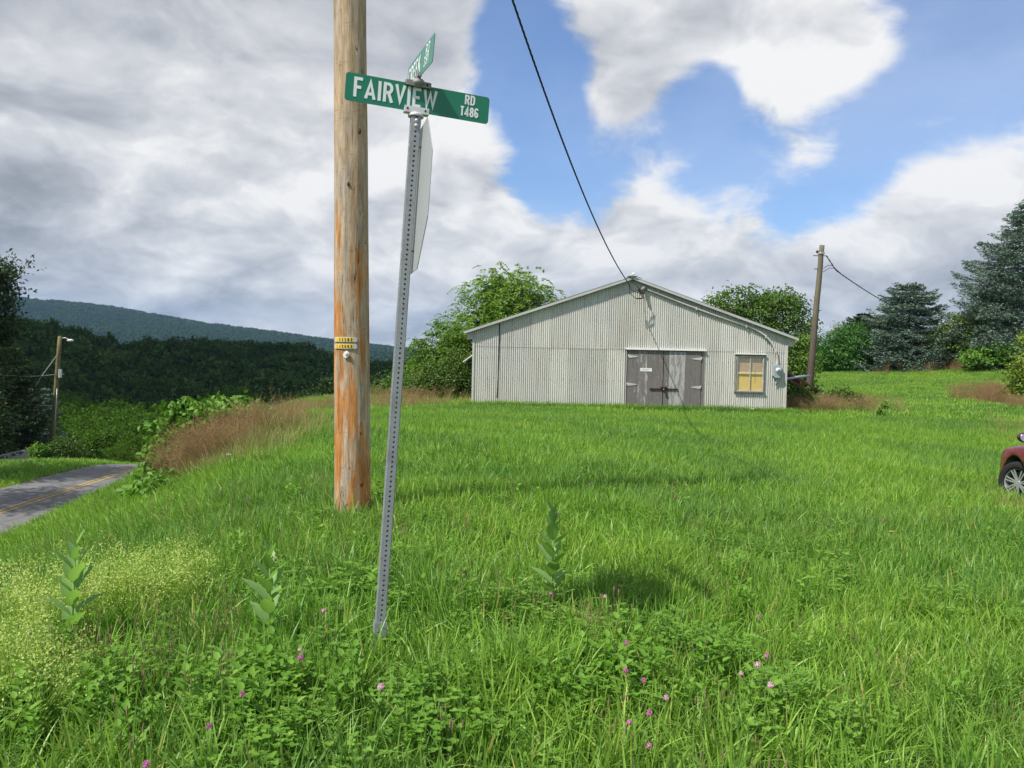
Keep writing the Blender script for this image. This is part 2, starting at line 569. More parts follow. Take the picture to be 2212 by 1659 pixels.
M_INKF = plain('faded brown lettering', (0.30, 0.17, 0.01), 0.6, 0, 0.4, 120)
M_PINK = plain('pink clover florets', (0.50, 0.17, 0.33), 0.6, 0, 0.3, 200)
M_PINKP = plain('pale pink florets', (0.62, 0.38, 0.46), 0.6, 0, 0.2, 200)
M_YFLOW = plain('yellow petals', (0.82, 0.55, 0.01), 0.6)
M_WFLOW = plain('white petals', (0.78, 0.78, 0.70), 0.6)
M_BROWN = plain('brown seed heads', (0.20, 0.155, 0.07), 0.8, 0, 0.4, 60)
M_DIRT = plain('dry tan soil', (0.30, 0.19, 0.11), 0.95, 0, 0.3, 12, 0.1, 0.8)
M_CONC = plain('grey concrete', (0.30, 0.29, 0.28), 0.85, 0, 0.2, 3, 0.2, 0.3)
M_GLASSY = plain('glossy lens', (0.65, 0.66, 0.66), 0.12, 0, 0.02, 3, 0.6)


def wall_mat():
    m, N = new_mat('corrugated steel siding')
    tcx = N.n('ShaderNodeTexCoord').outputs['Object']
    pos = N.n('ShaderNodeNewGeometry').outputs['Position']
    oi = N.n('ShaderNodeObjectInfo').outputs['Random']
    base = N.mix(oi, (0.49, 0.475, 0.415), (0.63, 0.61, 0.535))
    big = N.noise(pos, 0.7, 4.0, 0.6)
    base = N.mix(N.mr(big, 0.35, 0.7, 0, 0.5), base, (0.52, 0.53, 0.52))
    mp = N.vmath('MULTIPLY', pos, (9.0, 1.0, 0.6))
    st = N.noise(mp, 1.0, 5.0, 0.65)
    base = N.mix(N.mr(st, 0.50, 0.72, 0, 0.6), base, (0.36, 0.31, 0.25))
    # green film and splash dirt along the foot, rust freckles
    zz = N.n('ShaderNodeSeparateXYZ', {0: pos}).outputs[2]
    foot = N.math('MULTIPLY', N.mr(zz, 0.35, -0.4, 0, 1, smooth=True), N.mr(N.noise(pos, 3.0, 4.0, 0.6), 0.35, 0.65))
    base = N.mix(N.math('MULTIPLY', foot, 0.45), base, (0.30, 0.30, 0.21))
    rs = N.mr(N.noise(N.vmath('MULTIPLY', pos, (14.0, 1.0, 3.0)), 1.0, 3.0, 0.6), 0.70, 0.78)
    base = N.mix(N.math('MULTIPLY', rs, 0.7), base, (0.36, 0.22, 0.12))
    b = N.n('ShaderNodeBsdfPrincipled', {'Base Color': base, 'Roughness': 0.55, 'Metallic': 0.08, 'Specular IOR Level': 0.35})
    out(N, b.outputs[0])
    return m


M_WALL = wall_mat()


def pole_mat(name, new=True):
    m, N = new_mat(name)
    p = N.n('ShaderNodeTexCoord').outputs['Object']
    sx = N.vmath('MULTIPLY', p, (1.0, 1.0, 0.11))
    g1 = N.mr(N.noise(sx, 30.0, 5.0, 0.7, dist=0.3), 0.3, 0.7)
    g2 = N.noise(N.vmath('MULTIPLY', p, (1, 1, 0.13)), 11.0, 5.0, 0.72)
    zz = N.n('ShaderNodeSeparateXYZ', {0: p}).outputs[2]
    if new:
        grey = N.mix(g1, (0.20, 0.155, 0.115), (0.56, 0.48, 0.39))
        org = N.mix(g1, (0.26, 0.09, 0.022), (0.60, 0.28, 0.095))
        tan = N.mix(g1, (0.28, 0.185, 0.105), (0.56, 0.42, 0.27))
        low = N.mr(zz, 4.2, 1.6, -0.03, 0.09)
        f = N.mr(N.math('ADD', g2, low), 0.54, 0.66, smooth=True)
        c = N.mix(N.mr(g2, 0.35, 0.55, smooth=True), grey, tan)
        c = N.mix(f, c, org)
        streak = N.mr(N.noise(N.vmath('MULTIPLY', p, (1, 1, 0.05)), 34.0, 3.0, 0.7), 0.60, 0.70, smooth=True)
        c = N.mix(N.math('MULTIPLY', streak, 0.55), c, (0.20, 0.08, 0.03))
        crack = N.mr(N.noise(N.vmath('MULTIPLY', p, (1, 1, 0.03)), 15.0, 2.0, 0.4), 0.495, 0.505)
        ck = N.math('SUBTRACT', 1.0, N.math('ABSOLUTE', N.math('MULTIPLY_ADD', crack, 2.0, -1.0)), clamp=True)
        c = N.mix(N.math('MULTIPLY', ck, 0.95), c, (0.04, 0.03, 0.02))
        ring = N.mr(N.noise(N.vmath('MULTIPLY', p, (0.6, 0.6, 2.2)), 3.2, 4.0, 0.7, dist=0.6), 0.585, 0.60)
        rk = N.math('SUBTRACT', 1.0, N.math('ABSOLUTE', N.math('MULTIPLY_ADD', ring, 2.0, -1.0)), clamp=True)
        c = N.mix(N.math('MULTIPLY', rk, 0.6), c, (0.15, 0.095, 0.06))
    else:
        top = N.mix(g1, (0.10, 0.088, 0.06), (0.19, 0.17, 0.115))
        btm = N.mix(g1, (0.060, 0.048, 0.040), (0.14, 0.105, 0.088))
        c = N.mix(N.mr(N.math('ADD', zz, N.math('MULTIPLY', g2, 2.0)), 2.5, 6.0, 0, 1, smooth=True), btm, top)
        ck = g2
    h = N.math('SUBTRACT', g1, N.math('MULTIPLY', ck, 0.8))
    b = N.n('ShaderNodeBsdfPrincipled', {'Base Color': c, 'Roughness': 0.85, 'Specular IOR Level': 0.15, 'Normal': bump(N, h, 0.5, 0.008)})
    out(N, b.outputs[0])
    return m


M_POLE = pole_mat('new pine pole wood')
M_POLE_OLD = pole_mat('old creosoted pole wood', False)


def plank_mat(name, wood1, wood2, paint):
    """bare grey boards with what is left of white paint flaking down the grain"""
    m, N = new_mat(name)
    pos = N.n('ShaderNodeNewGeometry').outputs['Position']
    oi = N.n('ShaderNodeObjectInfo').outputs['Random']
    p = N.vmath('ADD', pos, N.n('ShaderNodeCombineXYZ', {0: N.math('MULTIPLY', oi, 7.0), 2: N.math('MULTIPLY', oi, 3.0)}).outputs[0])
    g = N.noise(N.vmath('MULTIPLY', p, (1, 1, 0.08)), 38.0, 5.0, 0.65)
    c = N.mix(g, wood1, wood2)
    fl = N.noise(N.vmath('MULTIPLY', p, (1, 1, 0.22)), 13.0, 6.0, 0.72)
    k = N.mr(N.math('ADD', fl, paint), 0.60, 0.68, smooth=True)
    c = N.mix(N.math('MULTIPLY', k, 0.85), c, N.mix(g, (0.36, 0.35, 0.34), (0.50, 0.49, 0.47)))
    b = N.n('ShaderNodeBsdfPrincipled', {'Base Color': c, 'Roughness': 0.9, 'Specular IOR Level': 0.1, 'Normal': bump(N, N.math('ADD', g, k), 0.4, 0.004)})
    out(N, b.outputs[0])
    return m


M_PLANK = [plank_mat('bare grey board', (0.095, 0.083, 0.076), (0.25, 0.228, 0.21), 0.02),
           plank_mat('board with some paint left', (0.10, 0.09, 0.083), (0.27, 0.25, 0.23), 0.08),
           plank_mat('board still mostly pale', (0.15, 0.14, 0.13), (0.33, 0.315, 0.29), 0.15)]


def ground_mat():
    m, N = new_mat('meadow soil and thatch')
    pos = N.n('ShaderNodeNewGeometry').outputs['Position']
    a = N.noise(pos, 3.0, 5.0, 0.65)
    b2 = N.noise(pos, 0.25, 3.0, 0.6)
    c = N.mix(a, (0.040, 0.075, 0.012), (0.095, 0.15, 0.03))
    c = N.mix(N.mr(b2, 0.4, 0.65), c, N.mix(a, (0.05, 0.09, 0.012), (0.12, 0.18, 0.03)))
    c = N.mix(N.mr(N.noise(pos, 9.0, 3.0, 0.6), 0.55, 0.7, 0, 0.6), c, (0.075, 0.055, 0.025))
    b = N.n('ShaderNodeBsdfPrincipled', {'Base Color': c, 'Roughness': 0.95, 'Specular IOR Level': 0.05, 'Normal': bump(N, a, 0.8, 0.05)})
    out(N, b.outputs[0])
    return m


def asphalt_mat():
    m, N = new_mat('worn asphalt')
    pos = N.n('ShaderNodeNewGeometry').outputs['Position']
    f = N.noise(pos, 60.0, 3.0, 0.7)
    l = N.noise(N.vmath('MULTIPLY', pos, (1.0, 0.12, 1.0)), 0.9, 4.0, 0.6)
    c = N.mix(f, (0.125, 0.122, 0.122), (0.20, 0.195, 0.19))
    c = N.mix(N.mr(l, 0.35, 0.7, 0, 0.6), c, (0.115, 0.11, 0.11))
    ck = N.n('ShaderNodeTexVoronoi', {'Scale': 0.55, 'Randomness': 1.0}, feature='DISTANCE_TO_EDGE')
    N.t.links.new(N.vmath('ADD', pos, N.vmath('MULTIPLY', N.n('ShaderNodeTexNoise', {'Scale': 1.2}).outputs['Color'], (0.8, 0.8, 0))), ck.inputs['Vector'])
    k = N.mr(ck.outputs['Distance'], 0.0, 0.018, 1, 0)
    c = N.mix(N.math('MULTIPLY', k, 0.6), c, (0.03, 0.03, 0.03))
    b = N.n('ShaderNodeBsdfPrincipled', {'Base Color': c, 'Roughness': 0.85, 'Specular IOR Level': 0.25, 'Normal': bump(N, f, 0.3, 0.004)})
    out(N, b.outputs[0])
    return m


M_GROUND, M_ASPH = ground_mat(), asphalt_mat()
M_LINEY = plain('worn yellow road paint', (0.40, 0.27, 0.07), 0.8, 0, 0.2, 30, 0.2, dirt=(0.17, 0.15, 0.12, 0.9))
M_LINEW = plain('white road paint', (0.70, 0.70, 0.67), 0.8, 0, 0.1, 10, 0.2)

# ------------------------------------------------------------------ ground, road, hills


def sinh_axis(lo, hi, n, c, k):
    a, b = math.asinh((lo - c) / k), math.asinh((hi - c) / k)
    return c + k * np.sinh(np.linspace(a, b, n))


gx = sinh_axis(-5200, 5200, 420, -2, 14)
gy = sinh_axis(-900, 6500, 420, 8, 16)
X, Y = np.meshgrid(gx, gy)
Z = gz(X, Y)


def grid_faces(nx, ny):
    i = np.arange(nx - 1)[None, :] + nx * np.arange(ny - 1)[:, None]
    i = i.ravel()
    return np.stack([i, i + 1, i + nx + 1, i + nx], 1)


me = np_mesh('ground', np.stack([X.ravel(), Y.ravel(), Z.ravel()], 1), grid_faces(len(gx), len(gy)), smooth=True)
tag(link('ground', me, M_GROUND), kind='structure')


def strip(name, mat, x0f, x1f, ys, dz, nx=2, **kw):
    V = []
    for y in ys:
        for t in np.linspace(0, 1, nx):
            x = x0f(y) * (1 - t) + x1f(y) * t
            V.append((x, y, float(road_z(y)) + dz - 0.035 * abs(x - float(road_xc(y))) / 2.7))
    me = np_mesh(name, V, grid_faces(nx, len(ys)), smooth=True)
    return link(name, me, mat)


ys = np.concatenate([np.arange(-60, 36, 2.0), np.arange(36, 59, 0.5)])
edge = lambda y, s: float(road_xc(y)) + s * (2.72 + 0.10 * (float(vnoise(y, 3 * s, 2.5)) - 0.5))
tag(strip('road', M_ASPH, lambda y: edge(y, -1), lambda y: edge(y, 1), ys, 0.0, 9), kind='structure')
for sgn in (-1, 1):
    o = strip('road_centre_line', M_LINEY, lambda y: float(road_xc(y)) + sgn * 0.13 - 0.055, lambda y: float(road_xc(y)) + sgn * 0.13 + 0.055, ys, 0.006)
    tag(o, kind='structure')
q = gpt(118, 1127)
o = strip('road_paint_mark', M_LINEW, lambda y: edge(y, 1) - 0.75, lambda y: edge(y, 1) - 0.25, np.linspace(q.y - 0.5, q.y + 0.35, 4), 0.010)
tag(o, kind='structure')

# wooded hills: height fields whose crest follows the skyline seen in the photograph


def hill(name, crest_px, Yc, Yfront, z_front, mat, nx=160, ny=40, back=1.25, zb=-19, amp=4.0, ns=60):
    px = np.array([c[0] for c in crest_px], float)
    py = np.array([c[1] for c in crest_px], float)
    P0, P1 = at(px[0], py[0], Yc), at(px[-1], py[-1], Yc)
    xs = np.linspace(P0.x, P1.x, nx)
    zc = np.array([at(np.interp(x, [P0.x, P1.x], [px[0], px[-1]]), np.interp(np.interp(x, [P0.x, P1.x], [px[0], px[-1]]), px, py), Yc).z for x in xs])
    yy = np.concatenate([np.linspace(Yfront, Yc, ny), np.linspace(Yc, Yc * back, 12)[1:]])
    XX, YY = np.meshgrid(xs, yy)
    # keep lines of sight: widen with distance
    tf = np.clip((YY - Yfront) / (Yc - Yfront), 0, 1)
    tb = np.clip((YY - Yc) / (Yc * back - Yc), 0, 1)
    prof = np.where(YY <= Yc, np.sin(tf * math.pi / 2) ** 1.15, 1 - tb ** 1.5)
    ZZ = z_front + (zc[None, :] - z_front) * prof
    n = fbm(XX, YY, ns, 4, 3) - 0.5
    ZZ = ZZ + n * amp * 2 * np.clip(1.02 - prof, 0.05, 1) * (tf > 0)
    ed = np.minimum(ss(0, 0.04, np.linspace(0, 1, nx)), 1)[None, :]
    ZZ = zb + (ZZ - zb) * np.minimum(1, ed + 0.0)
    me = np_mesh(name, np.stack([XX.ravel(), YY.ravel(), ZZ.ravel()], 1), grid_faces(nx, len(yy)), smooth=True)
    o = link(name, me, mat)
    tag(o, kind='structure')
    return xs, yy, ZZ


def forest_floor(name, c1, c2, s):
    m, N = new_mat(name)
    pos = N.n('ShaderNodeNewGeometry').outputs['Position']
    c = N.mix(N.noise(pos, 1.0 / s, 5.0, 0.7), c1, c2)
    out(N, N.n('ShaderNodeBsdfPrincipled', {'Base Color': c, 'Roughness': 1.0, 'Specular IOR Level': 0.0}).outputs[0])
    return m


M_FLOOR = forest_floor('forest floor', (0.012, 0.024, 0.007), (0.03, 0.05, 0.015), 12)
M_FLOOR2 = forest_floor('ridge floor', (0.014, 0.030, 0.012), (0.035, 0.055, 0.02), 40)
ridge = hill('ridge', [(-700, 566), (-100, 624), (20, 649), (230, 669), (450, 707), (600, 726), (720, 743), (900, 763), (1100, 786), (1500, 800), (2400, 820)], 2600, 1500, -19, M_FLOOR2, 260, 40, 1.3, -19, 14, 300)
hillb = hill('wooded_hill', [(60, 838), (200, 812), (330, 790), (400, 780), (470, 777), (560, 779), (650, 787), (720, 802), (800, 826), (880, 822), (980, 850), (1100, 850), (1300, 850), (1500, 850)], 420, 210, -20, M_FLOOR, 160, 30, 1.3, -24, 5, 50)
hilla = hill('wooded_slope', [(-600, 686), (-200, 718), (0, 738), (40, 744), (110, 758), (200, 792), (300, 830), (400, 842), (500, 890), (560, 930)], 300, 130, -17, M_FLOOR, 120, 30, 1.3, -24, 4, 40)

# ------------------------------------------------------------------ foliage building blocks


def unit(v):
    return v / np.maximum(np.linalg.norm(v, axis=-1, keepdims=True), 1e-9)


def cards(C, D, Nn, L, Wd, bend=0.15, tint=None, mid=0.45):
    """leaf-shaped quads: base C, direction D, face normal Nn"""
    D, Nn = unit(D), unit(Nn)
    S = unit(np.cross(D, Nn))
    L = np.broadcast_to(np.asarray(L, float), (len(C),))[:, None]
    Wd = np.broadcast_to(np.asarray(Wd, float), (len(C),))[:, None]
    Np = np.cross(S, D)
    m = C + D * L * mid + Np * L * bend
    V = np.stack([C, m + S * Wd / 2, C + D * L, m - S * Wd / 2], 1).reshape(-1, 3)
    F = np.arange(len(C) * 4).reshape(-1, 4)
    t = np.repeat(tint if tint is not None else R.random(len(C)), 4)
    return V, F, t


def cards2(C, D, Nn, L, Wd, bend=0.15, tint=None):
    """rounder leaves folded along the midrib: two quads each"""
    D, Nn = unit(D), unit(Nn)
    S = unit(np.cross(D, Nn))
    L = np.broadcast_to(np.asarray(L, float), (len(C),))[:, None]
    Wd = np.broadcast_to(np.asarray(Wd, float), (len(C),))[:, None]
    Np = np.cross(S, D)
    lift = Np * L * (bend + 0.10)
    m1, m2 = C + D * L * 0.22, C + D * L * 0.66
    tip = C + D * L - Np * L * bend * 0.6
    V = np.stack([C, tip, m1 + S * Wd * 0.46 + lift, m2 + S * Wd * 0.40 + lift * 0.8, m1 - S * Wd * 0.46 + lift, m2 - S * Wd * 0.40 + lift * 0.8], 1).reshape(-1, 3)
    i = np.arange(len(C))[:, None] * 6
    F = np.concatenate([i + np.array([[0, 2, 3, 1]]), i + np.array([[0, 1, 5, 4]])], 0)
    t = np.repeat(tint if tint is not None else R.random(len(C)), 6)
    return V, F, t


def merge(parts):
    Vs, Fs, Ts, o = [], [], [], 0
    for V, F, t in parts:
        Vs.append(V)
        Fs.append(F + o)
        Ts.append(t)
        o += len(V)
    return np.concatenate(Vs), np.concatenate(Fs), np.concatenate(Ts)


def rdir(n, up=0.0):
    v = R.normal(size=(n, 3))
    v[:, 2] += up
    return unit(v)


ROUND = [M_VINE, M_TREE]


def crown_tips(lobes, n):
    """points spread mostly near the outside of the lobes (centre, radii)"""
    vol = np.array([l[1][0] * l[1][1] + l[1][0] * l[1][2] for l in lobes])
    ks = R.choice(len(lobes), n, p=vol / vol.sum())
    C = np.array([l[0] for l in lobes])[ks]
    Rr = np.array([l[1] for l in lobes])[ks]
    d = rdir(n, 0.15)
    r = 0.55 + 0.47 * R.random(n) ** 0.5 + 0.28 * (R.random(n) > 0.90)
    # uneven outline
    wob = 1 + 0.22 * np.sin(d[:, 0] * 5 + ks * 2.1) * np.cos(d[:, 2] * 4.3 + ks)
    return C + d * Rr * (r * wob)[:, None], d, ks


def leafy_tree(name, base, lobes, mat, label, cat='tree', n_tips=300, per=26, leaf=(0.14, 0.08), spread=0.4, droop=0.3, trunk_r=0.12,
               group=None, fronds=False, bark=None, trunk_part=True):
    base = Vector(base)
    root = empty(name, base, label, cat, group)
    lb = [((base + Vector(c)), r) for c, r in lobes]
    lbn = [(np.array(c), np.array(r)) for c, r in lb]
    T, d, ks = crown_tips(lbn, n_tips)
    if fronds:
        # compound leaves: drooping stalks set with paired leaflets
        nf = per
        P = np.repeat(T, nf, 0) + R.normal(size=(n_tips * nf, 3)) * spread * 0.45
        az = unit(np.repeat(d, nf, 0) * np.array([1, 1, 0.3]) + R.normal(size=P.shape) * 0.8 + np.array([0, 0, 0.35]))
        ll = spread * (0.8 + 0.5 * R.random(len(P)))
        parts = []
        tf = np.repeat(R.random(n_tips), nf) * 0.5 + R.random(len(P)) * 0.5
        S = unit(np.cross(az, np.array([0, 0, 1.0]) + R.normal(size=P.shape) * 0.2))
        for j in range(6):
            s = 0.25 + 0.15 * j
            Q = P + az * (ll * s)[:, None] + np.array([0, 0, -1.0]) * (droop * ll * s * s)[:, None]
            for sg in (-1, 1):
                D = unit(S * sg * 0.9 + az * 0.45 + np.array([0, 0, -0.75 * droop - 0.1]) + R.normal(size=P.shape) * 0.15)
                parts.append(cards(Q, D, R.normal(size=P.shape) * 0.5 + np.array([0, 0, 1.0]), leaf[0] * (0.7 + 0.6 * R.random(len(P))), leaf[1], 0.08, tf))
        V, F, t = merge(parts)
    else:
        nl = per
        P = np.repeat(T, nl, 0) + R.normal(size=(n_tips * nl, 3)) * spread * np.array([0.5, 0.5, 0.34])
        D = unit(np.repeat(d, nl, 0) * 0.5 + R.normal(size=P.shape) * 0.7 + np.array([0, 0, -droop]))
        tt = np.repeat(R.random(n_tips), nl) * 0.55 + R.random(len(P)) * 0.45
        V, F, t = (cards2 if mat in ROUND else cards)(P, D, R.normal(size=P.shape) * 0.5 + np.repeat(d, nl, 0) * 0.8 + np.array([0, 0, 0.5]), leaf[0] * (0.6 + 0.8 * R.random(len(P))), leaf[1] * (0.7 + 0.6 * R.random(len(P))), 0.1, tt)
    link('crown', np_mesh('crown', V, F, t), mat, root)
    if trunk_part:
        mb = MB()
        allc = np.array([np.array(c) for c, r in lb])
        top = Vector(allc.mean(0))
        n = 7
        pts = [base + Vector((0, 0, -0.3))] + [base.lerp(top, k / n) + Vector((random.uniform(-1, 1), random.uniform(-1, 1), 0)) * trunk_r * 0.9 for k in range(1, n + 1)]
        mb.tube(pts, [trunk_r * (1.25 - 0.9 * k / n) for k in range(n + 1)], 8)
        for k, (c, r) in enumerate(lb):
            st = pts[random.randint(3, 6)]
            c = Vector(c)
            midp = st.lerp(c, 0.5) + Vector((0, 0, -0.08 * (c - st).length))
            if (c - st).length > 0.2:
                mb.tube([st, midp, c], [trunk_r * 0.5, trunk_r * 0.36, trunk_r * 0.2], 6)
            idx = np.where(ks == k)[0][:7]
            for i in idx:
                e = Vector(T[i])
                if (e - c).length > 0.15:
                    mb.tube([c, c.lerp(e, 0.5) + Vector((0, 0, 0.05 * (e - c).length)), e], [trunk_r * 0.2, trunk_r * 0.13, trunk_r * 0.06], 5, False)
        mb.build('trunk', bark or M_BARK, root)
    return root


def spruce(name, base, h, Rb, mat, label, seed=0, dens=1.0, group=None, shape=0.8, lean=0.0, low=0.04, tips=None):
    base = Vector(base)
    root = empty(name, base, label, 'tree', group)
    B = np.array(base)
    parts, mb = [], MB()
    mb.tube([base + Vector((0, 0, -0.4)), base + Vector((0, 0, h * 0.5)), base + Vector((0, 0, h * 0.97))], [h * 0.022, h * 0.014, 0.02], 8)
    z = h * low
    while z < h * 0.985:
        t = z / h
        Lr = Rb * max(0.03, (1 - t) ** shape) * (1 if t > 0.1 else 0.85)
        nb = max(5, int((8 + 4 * (1 - t)) * dens))
        a0 = random.random() * 6.28
        for b in range(nb):
            a = a0 + 6.283 * b / nb + random.uniform(-0.25, 0.25)
            L = Lr * random.uniform(0.62, 1.18)
            n = max(4, int(L / 0.22))
            s = np.linspace(0.12, 1, n)
            dr = random.uniform(0.10, 0.28) * L * (1.2 - t)
            up = random.uniform(0.05, 0.22) * L
            hx = np.array([math.cos(a), math.sin(a), 0])
            P = B + np.array([0, 0, z]) + hx * (s * L)[:, None] + np.array([0, 0, 1.0]) * (-dr * np.sin(s * 2.3) + up * s ** 3)[:, None]
            side = np.array([-math.sin(a), math.cos(a), 0])
            tv = random.random() * 0.5
            for sg in (-1, 1, 0):
                tw = (0.42 * L * (1.08 - s) + 0.16) if sg else np.full(n, 0.14)
                for q in np.linspace(0.25, 1.0, 4 if sg else 1):
                    C = P + side * sg * (tw * q)[:, None] + hx * (tw * q * 0.55)[:, None] + R.normal(size=P.shape) * 0.035 + np.array([0, 0, -0.10]) * (tw * q)[:, None]
                    m = 3
                    C2 = np.repeat(C, m, 0)
                    D = unit(hx * 0.75 + side * sg * 0.6 + R.normal(size=C2.shape) * np.array([0.45, 0.45, 0.28]) + np.array([0, 0, 0.10]))
                    tint = np.clip(tv + 0.35 * R.random(len(C2)) + 0.25 * np.repeat(s, m), 0, 1)
                    parts.append(cards(C2, D, R.normal(size=C2.shape) * 0.45 + np.array([0, 0, 1.0]), 0.17 + 0.13 * R.random(len(C2)), 0.055 + 0.04 * R.random(len(C2)), 0.05, tint))
            if b % 2 == 0:
                mb.tube([P[0], P[len(P) // 2], P[-1]], [0.035, 0.022, 0.008], 4, False)
        z += h * 0.036 * random.uniform(0.75, 1.3) / max(0.8, dens)
    V, F, t = merge(parts)
    link('crown', np_mesh('crown', V, F, t), mat, root)
    mb.build('trunk', M_BARK, root)
    return root


# ------------------------------------------------------------------ instanced ground cover (geometry nodes)


def variants(name, meshes, mat):
    c = bpy.data.collections.new(name + ' variants')
    for k, me in enumerate(meshes):
        me.materials.append(mat)
        c.objects.link(bpy.data.objects.new('%s_variant' % name, me))
    return c


def scatter(name, P, scale, rotz, coll, label=None, tilt=None, cat=None):
    n = len(P)
    me = bpy.data.meshes.new(name)
    me.vertices.add(n)
    me.vertices.foreach_set('co', np.asarray(P, np.float32).ravel())
    rot = np.zeros((n, 3), np.float32)
    rot[:, 2] = rotz
    if tilt is not None:
        rot[:, :2] = tilt
    sv = np.asarray(scale, np.float32)
    if sv.ndim == 1:
        sv = np.repeat(sv[:, None], 3, 1)
    a = me.attributes.new('rot', 'FLOAT_VECTOR', 'POINT')
    a.data.foreach_set('vector', rot.ravel())
    a = me.attributes.new('scl', 'FLOAT_VECTOR', 'POINT')
    a.data.foreach_set('vector', sv.ravel())
    me.update()
    o = bpy.data.objects.new(name, me)
    COL.objects.link(o)
    ng = bpy.data.node_groups.new(name + ' scatter', 'GeometryNodeTree')
    ng.interface.new_socket('Geometry', in_out='INPUT', socket_type='NodeSocketGeometry')
    ng.interface.new_socket('Geometry', in_out='OUTPUT', socket_type='NodeSocketGeometry')
    nd = ng.nodes
    gi, go = nd.new('NodeGroupInput'), nd.new('NodeGroupOutput')
    ci = nd.new('GeometryNodeCollectionInfo')
    ci.inputs['Collection'].default_value = coll
    ci.inputs['Separate Children'].default_value = True
    ci.inputs['Reset Children'].default_value = True
    ip = nd.new('GeometryNodeInstanceOnPoints')
    ip.inputs['Pick Instance'].default_value = True
    rnd = nd.new('FunctionNodeRandomValue')
    rnd.data_type = 'INT'
    rnd.inputs['Min'].default_value = 0 if 'Min' in rnd.inputs else 0
    for s in rnd.inputs:
        if s.name == 'Min' and s.type == 'INT':
            s.default_value = 0
        if s.name == 'Max' and s.type == 'INT':
            s.default_value = 1000
    ro = [s for s in rnd.outputs if s.type == 'INT'][0]
    ra, sa = nd.new('GeometryNodeInputNamedAttribute'), nd.new('GeometryNodeInputNamedAttribute')
    for q, nm in ((ra, 'rot'), (sa, 'scl')):
        q.data_type = 'FLOAT_VECTOR'
        q.inputs['Name'].default_value = nm
    e2r = nd.new('FunctionNodeEulerToRotation')
    lk = ng.links.new
    lk(gi.outputs[0], ip.inputs['Points'])
    lk(ci.outputs[0], ip.inputs['Instance'])
    lk(ro, ip.inputs['Instance Index'])
    lk([s for s in ra.outputs if s.name == 'Attribute' and s.enabled][0], e2r.inputs[0])
    lk(e2r.outputs[0], ip.inputs['Rotation'])
    lk([s for s in sa.outputs if s.name == 'Attribute' and s.enabled][0], ip.inputs['Scale'])
    lk(ip.outputs[0], go.inputs[0])
    md = o.modifiers.new('scatter', 'NODES')
    md.node_group = ng
    tag(o, label, cat, None, 'stuff')
    return o


def blades(n, radius, h0, h1, w, lean=0.5, seg=4, curl=0.6, seed=0, tints=None):
    """a tuft of n curved tapering grass blades"""
    g = np.random.default_rng(seed)
    r = radius * np.sqrt(g.random(n))
    a = g.random(n) * 6.283
    base = np.stack([r * np.cos(a), r * np.sin(a), np.full(n, -0.02)], 1)
    dirs = a + g.normal(size=n) * 0.9
    H = h0 + (h1 - h0) * g.random(n)
    ln = lean * (0.25 + g.random(n)) * (0.4 + 0.6 * r / max(radius, 1e-6))
    cu = curl * g.random(n) ** 1.6
    hd = np.stack([np.cos(dirs), np.sin(dirs), np.zeros(n)], 1)
    fa = g.random(n) * 6.283
    sd = np.stack([np.cos(fa), np.sin(fa), np.zeros(n)], 1)
    Vl = []
    for k in range(seg + 1):
        s = k / seg
        horiz = ln * s * 0.6 + cu * s ** 2.2
        vert = s * np.sqrt(np.maximum(0.15, 1 - (ln * 0.6) ** 2)) - 0.55 * cu * s ** 3
        c = base + hd * (H * horiz)[:, None]
        c[:, 2] += H * vert
        wd = w * (0.7 + 0.6 * g.random(n)) if k == 0 else wd
        ww = wd * (1 - 0.15 * s) if k < seg else wd * 0.08
        if k == seg - 1:
            ww = wd * 0.62
        Vl.append(np.stack([c - sd * (ww / 2)[:, None], c + sd * (ww / 2)[:, None]], 1))
    V = np.stack(Vl, 1)                      # n, seg+1, 2, 3
    idx = np.arange(n * (seg + 1) * 2).reshape(n, seg + 1, 2)
    F = np.stack([idx[:, :-1, 0], idx[:, :-1, 1], idx[:, 1:, 1], idx[:, 1:, 0]], -1).reshape(-1, 4)
    t = np.repeat(g.random(n), (seg + 1) * 2)
    return V.reshape(-1, 3), F, t


def wedge(y0, y1, n, margin=1.5, half=0.74, left_extra=0.0):
    """random points on the ground in front of the camera, to a little beyond the frame"""
    y = np.sqrt(y0 ** 2 + (y1 ** 2 - y0 ** 2) * R.random(n))
    x = (R.random(n) * 2 - 1) * (half * y + margin) - left_extra * R.random(n)
    return x, y


BX0, BX1, BY0, BY1 = -1.5, 9.75, 27.93, 43.5


def not_built(x, y):
    k = ~((x > BX0) & (x < BX1) & (y > BY0) & (y < BY1))
    xc = road_xc(y)
    k &= ~((np.abs(x - xc) < 2.78) & (y < 60))
    return k


def in_soil(x, y):
    k = np.zeros(len(x), bool)
    for c, r in SOIL:
        k |= np.hypot(x - c.x, (y - c.y) * 0.8) < r * (0.7 + 0.5 * vnoise(x, y, 0.12, 9))
    return k


SOIL = [(gpt(1306, 1172), 0.15), (gpt(1560, 1212), 0.17)]

# ------------------------------------------------------------------ barn
YB = 28.0
BXL, BXR, APX = -1.38, 9.62, 4.08
EXL, EXR = -1.68, 9.93            # ends of the overhanging rake
Z_AP, Z_EV = 4.44, 2.44
Z_SEAM, Z_FOOT = 1.97, -0.62
PITCHC, AMP = 0.0742, 0.0145


def roof_z(x):
    half = (EXR - EXL) / 2
    xm = (EXL + EXR) / 2 + 0.0
    return Z_AP - (Z_AP - Z_EV) * abs(x - xm) / half


APX = (EXL + EXR) / 2
barn = empty('barn', ((BXL + BXR) / 2, YB, -0.3), 'long low barn of pale grey corrugated steel with wooden double doors', 'barn')


def corr(x):
    c = math.cos(2 * math.pi * x / PITCHC)
    return AMP * math.tanh(2.2 * (c + 0.40)) / 0.99


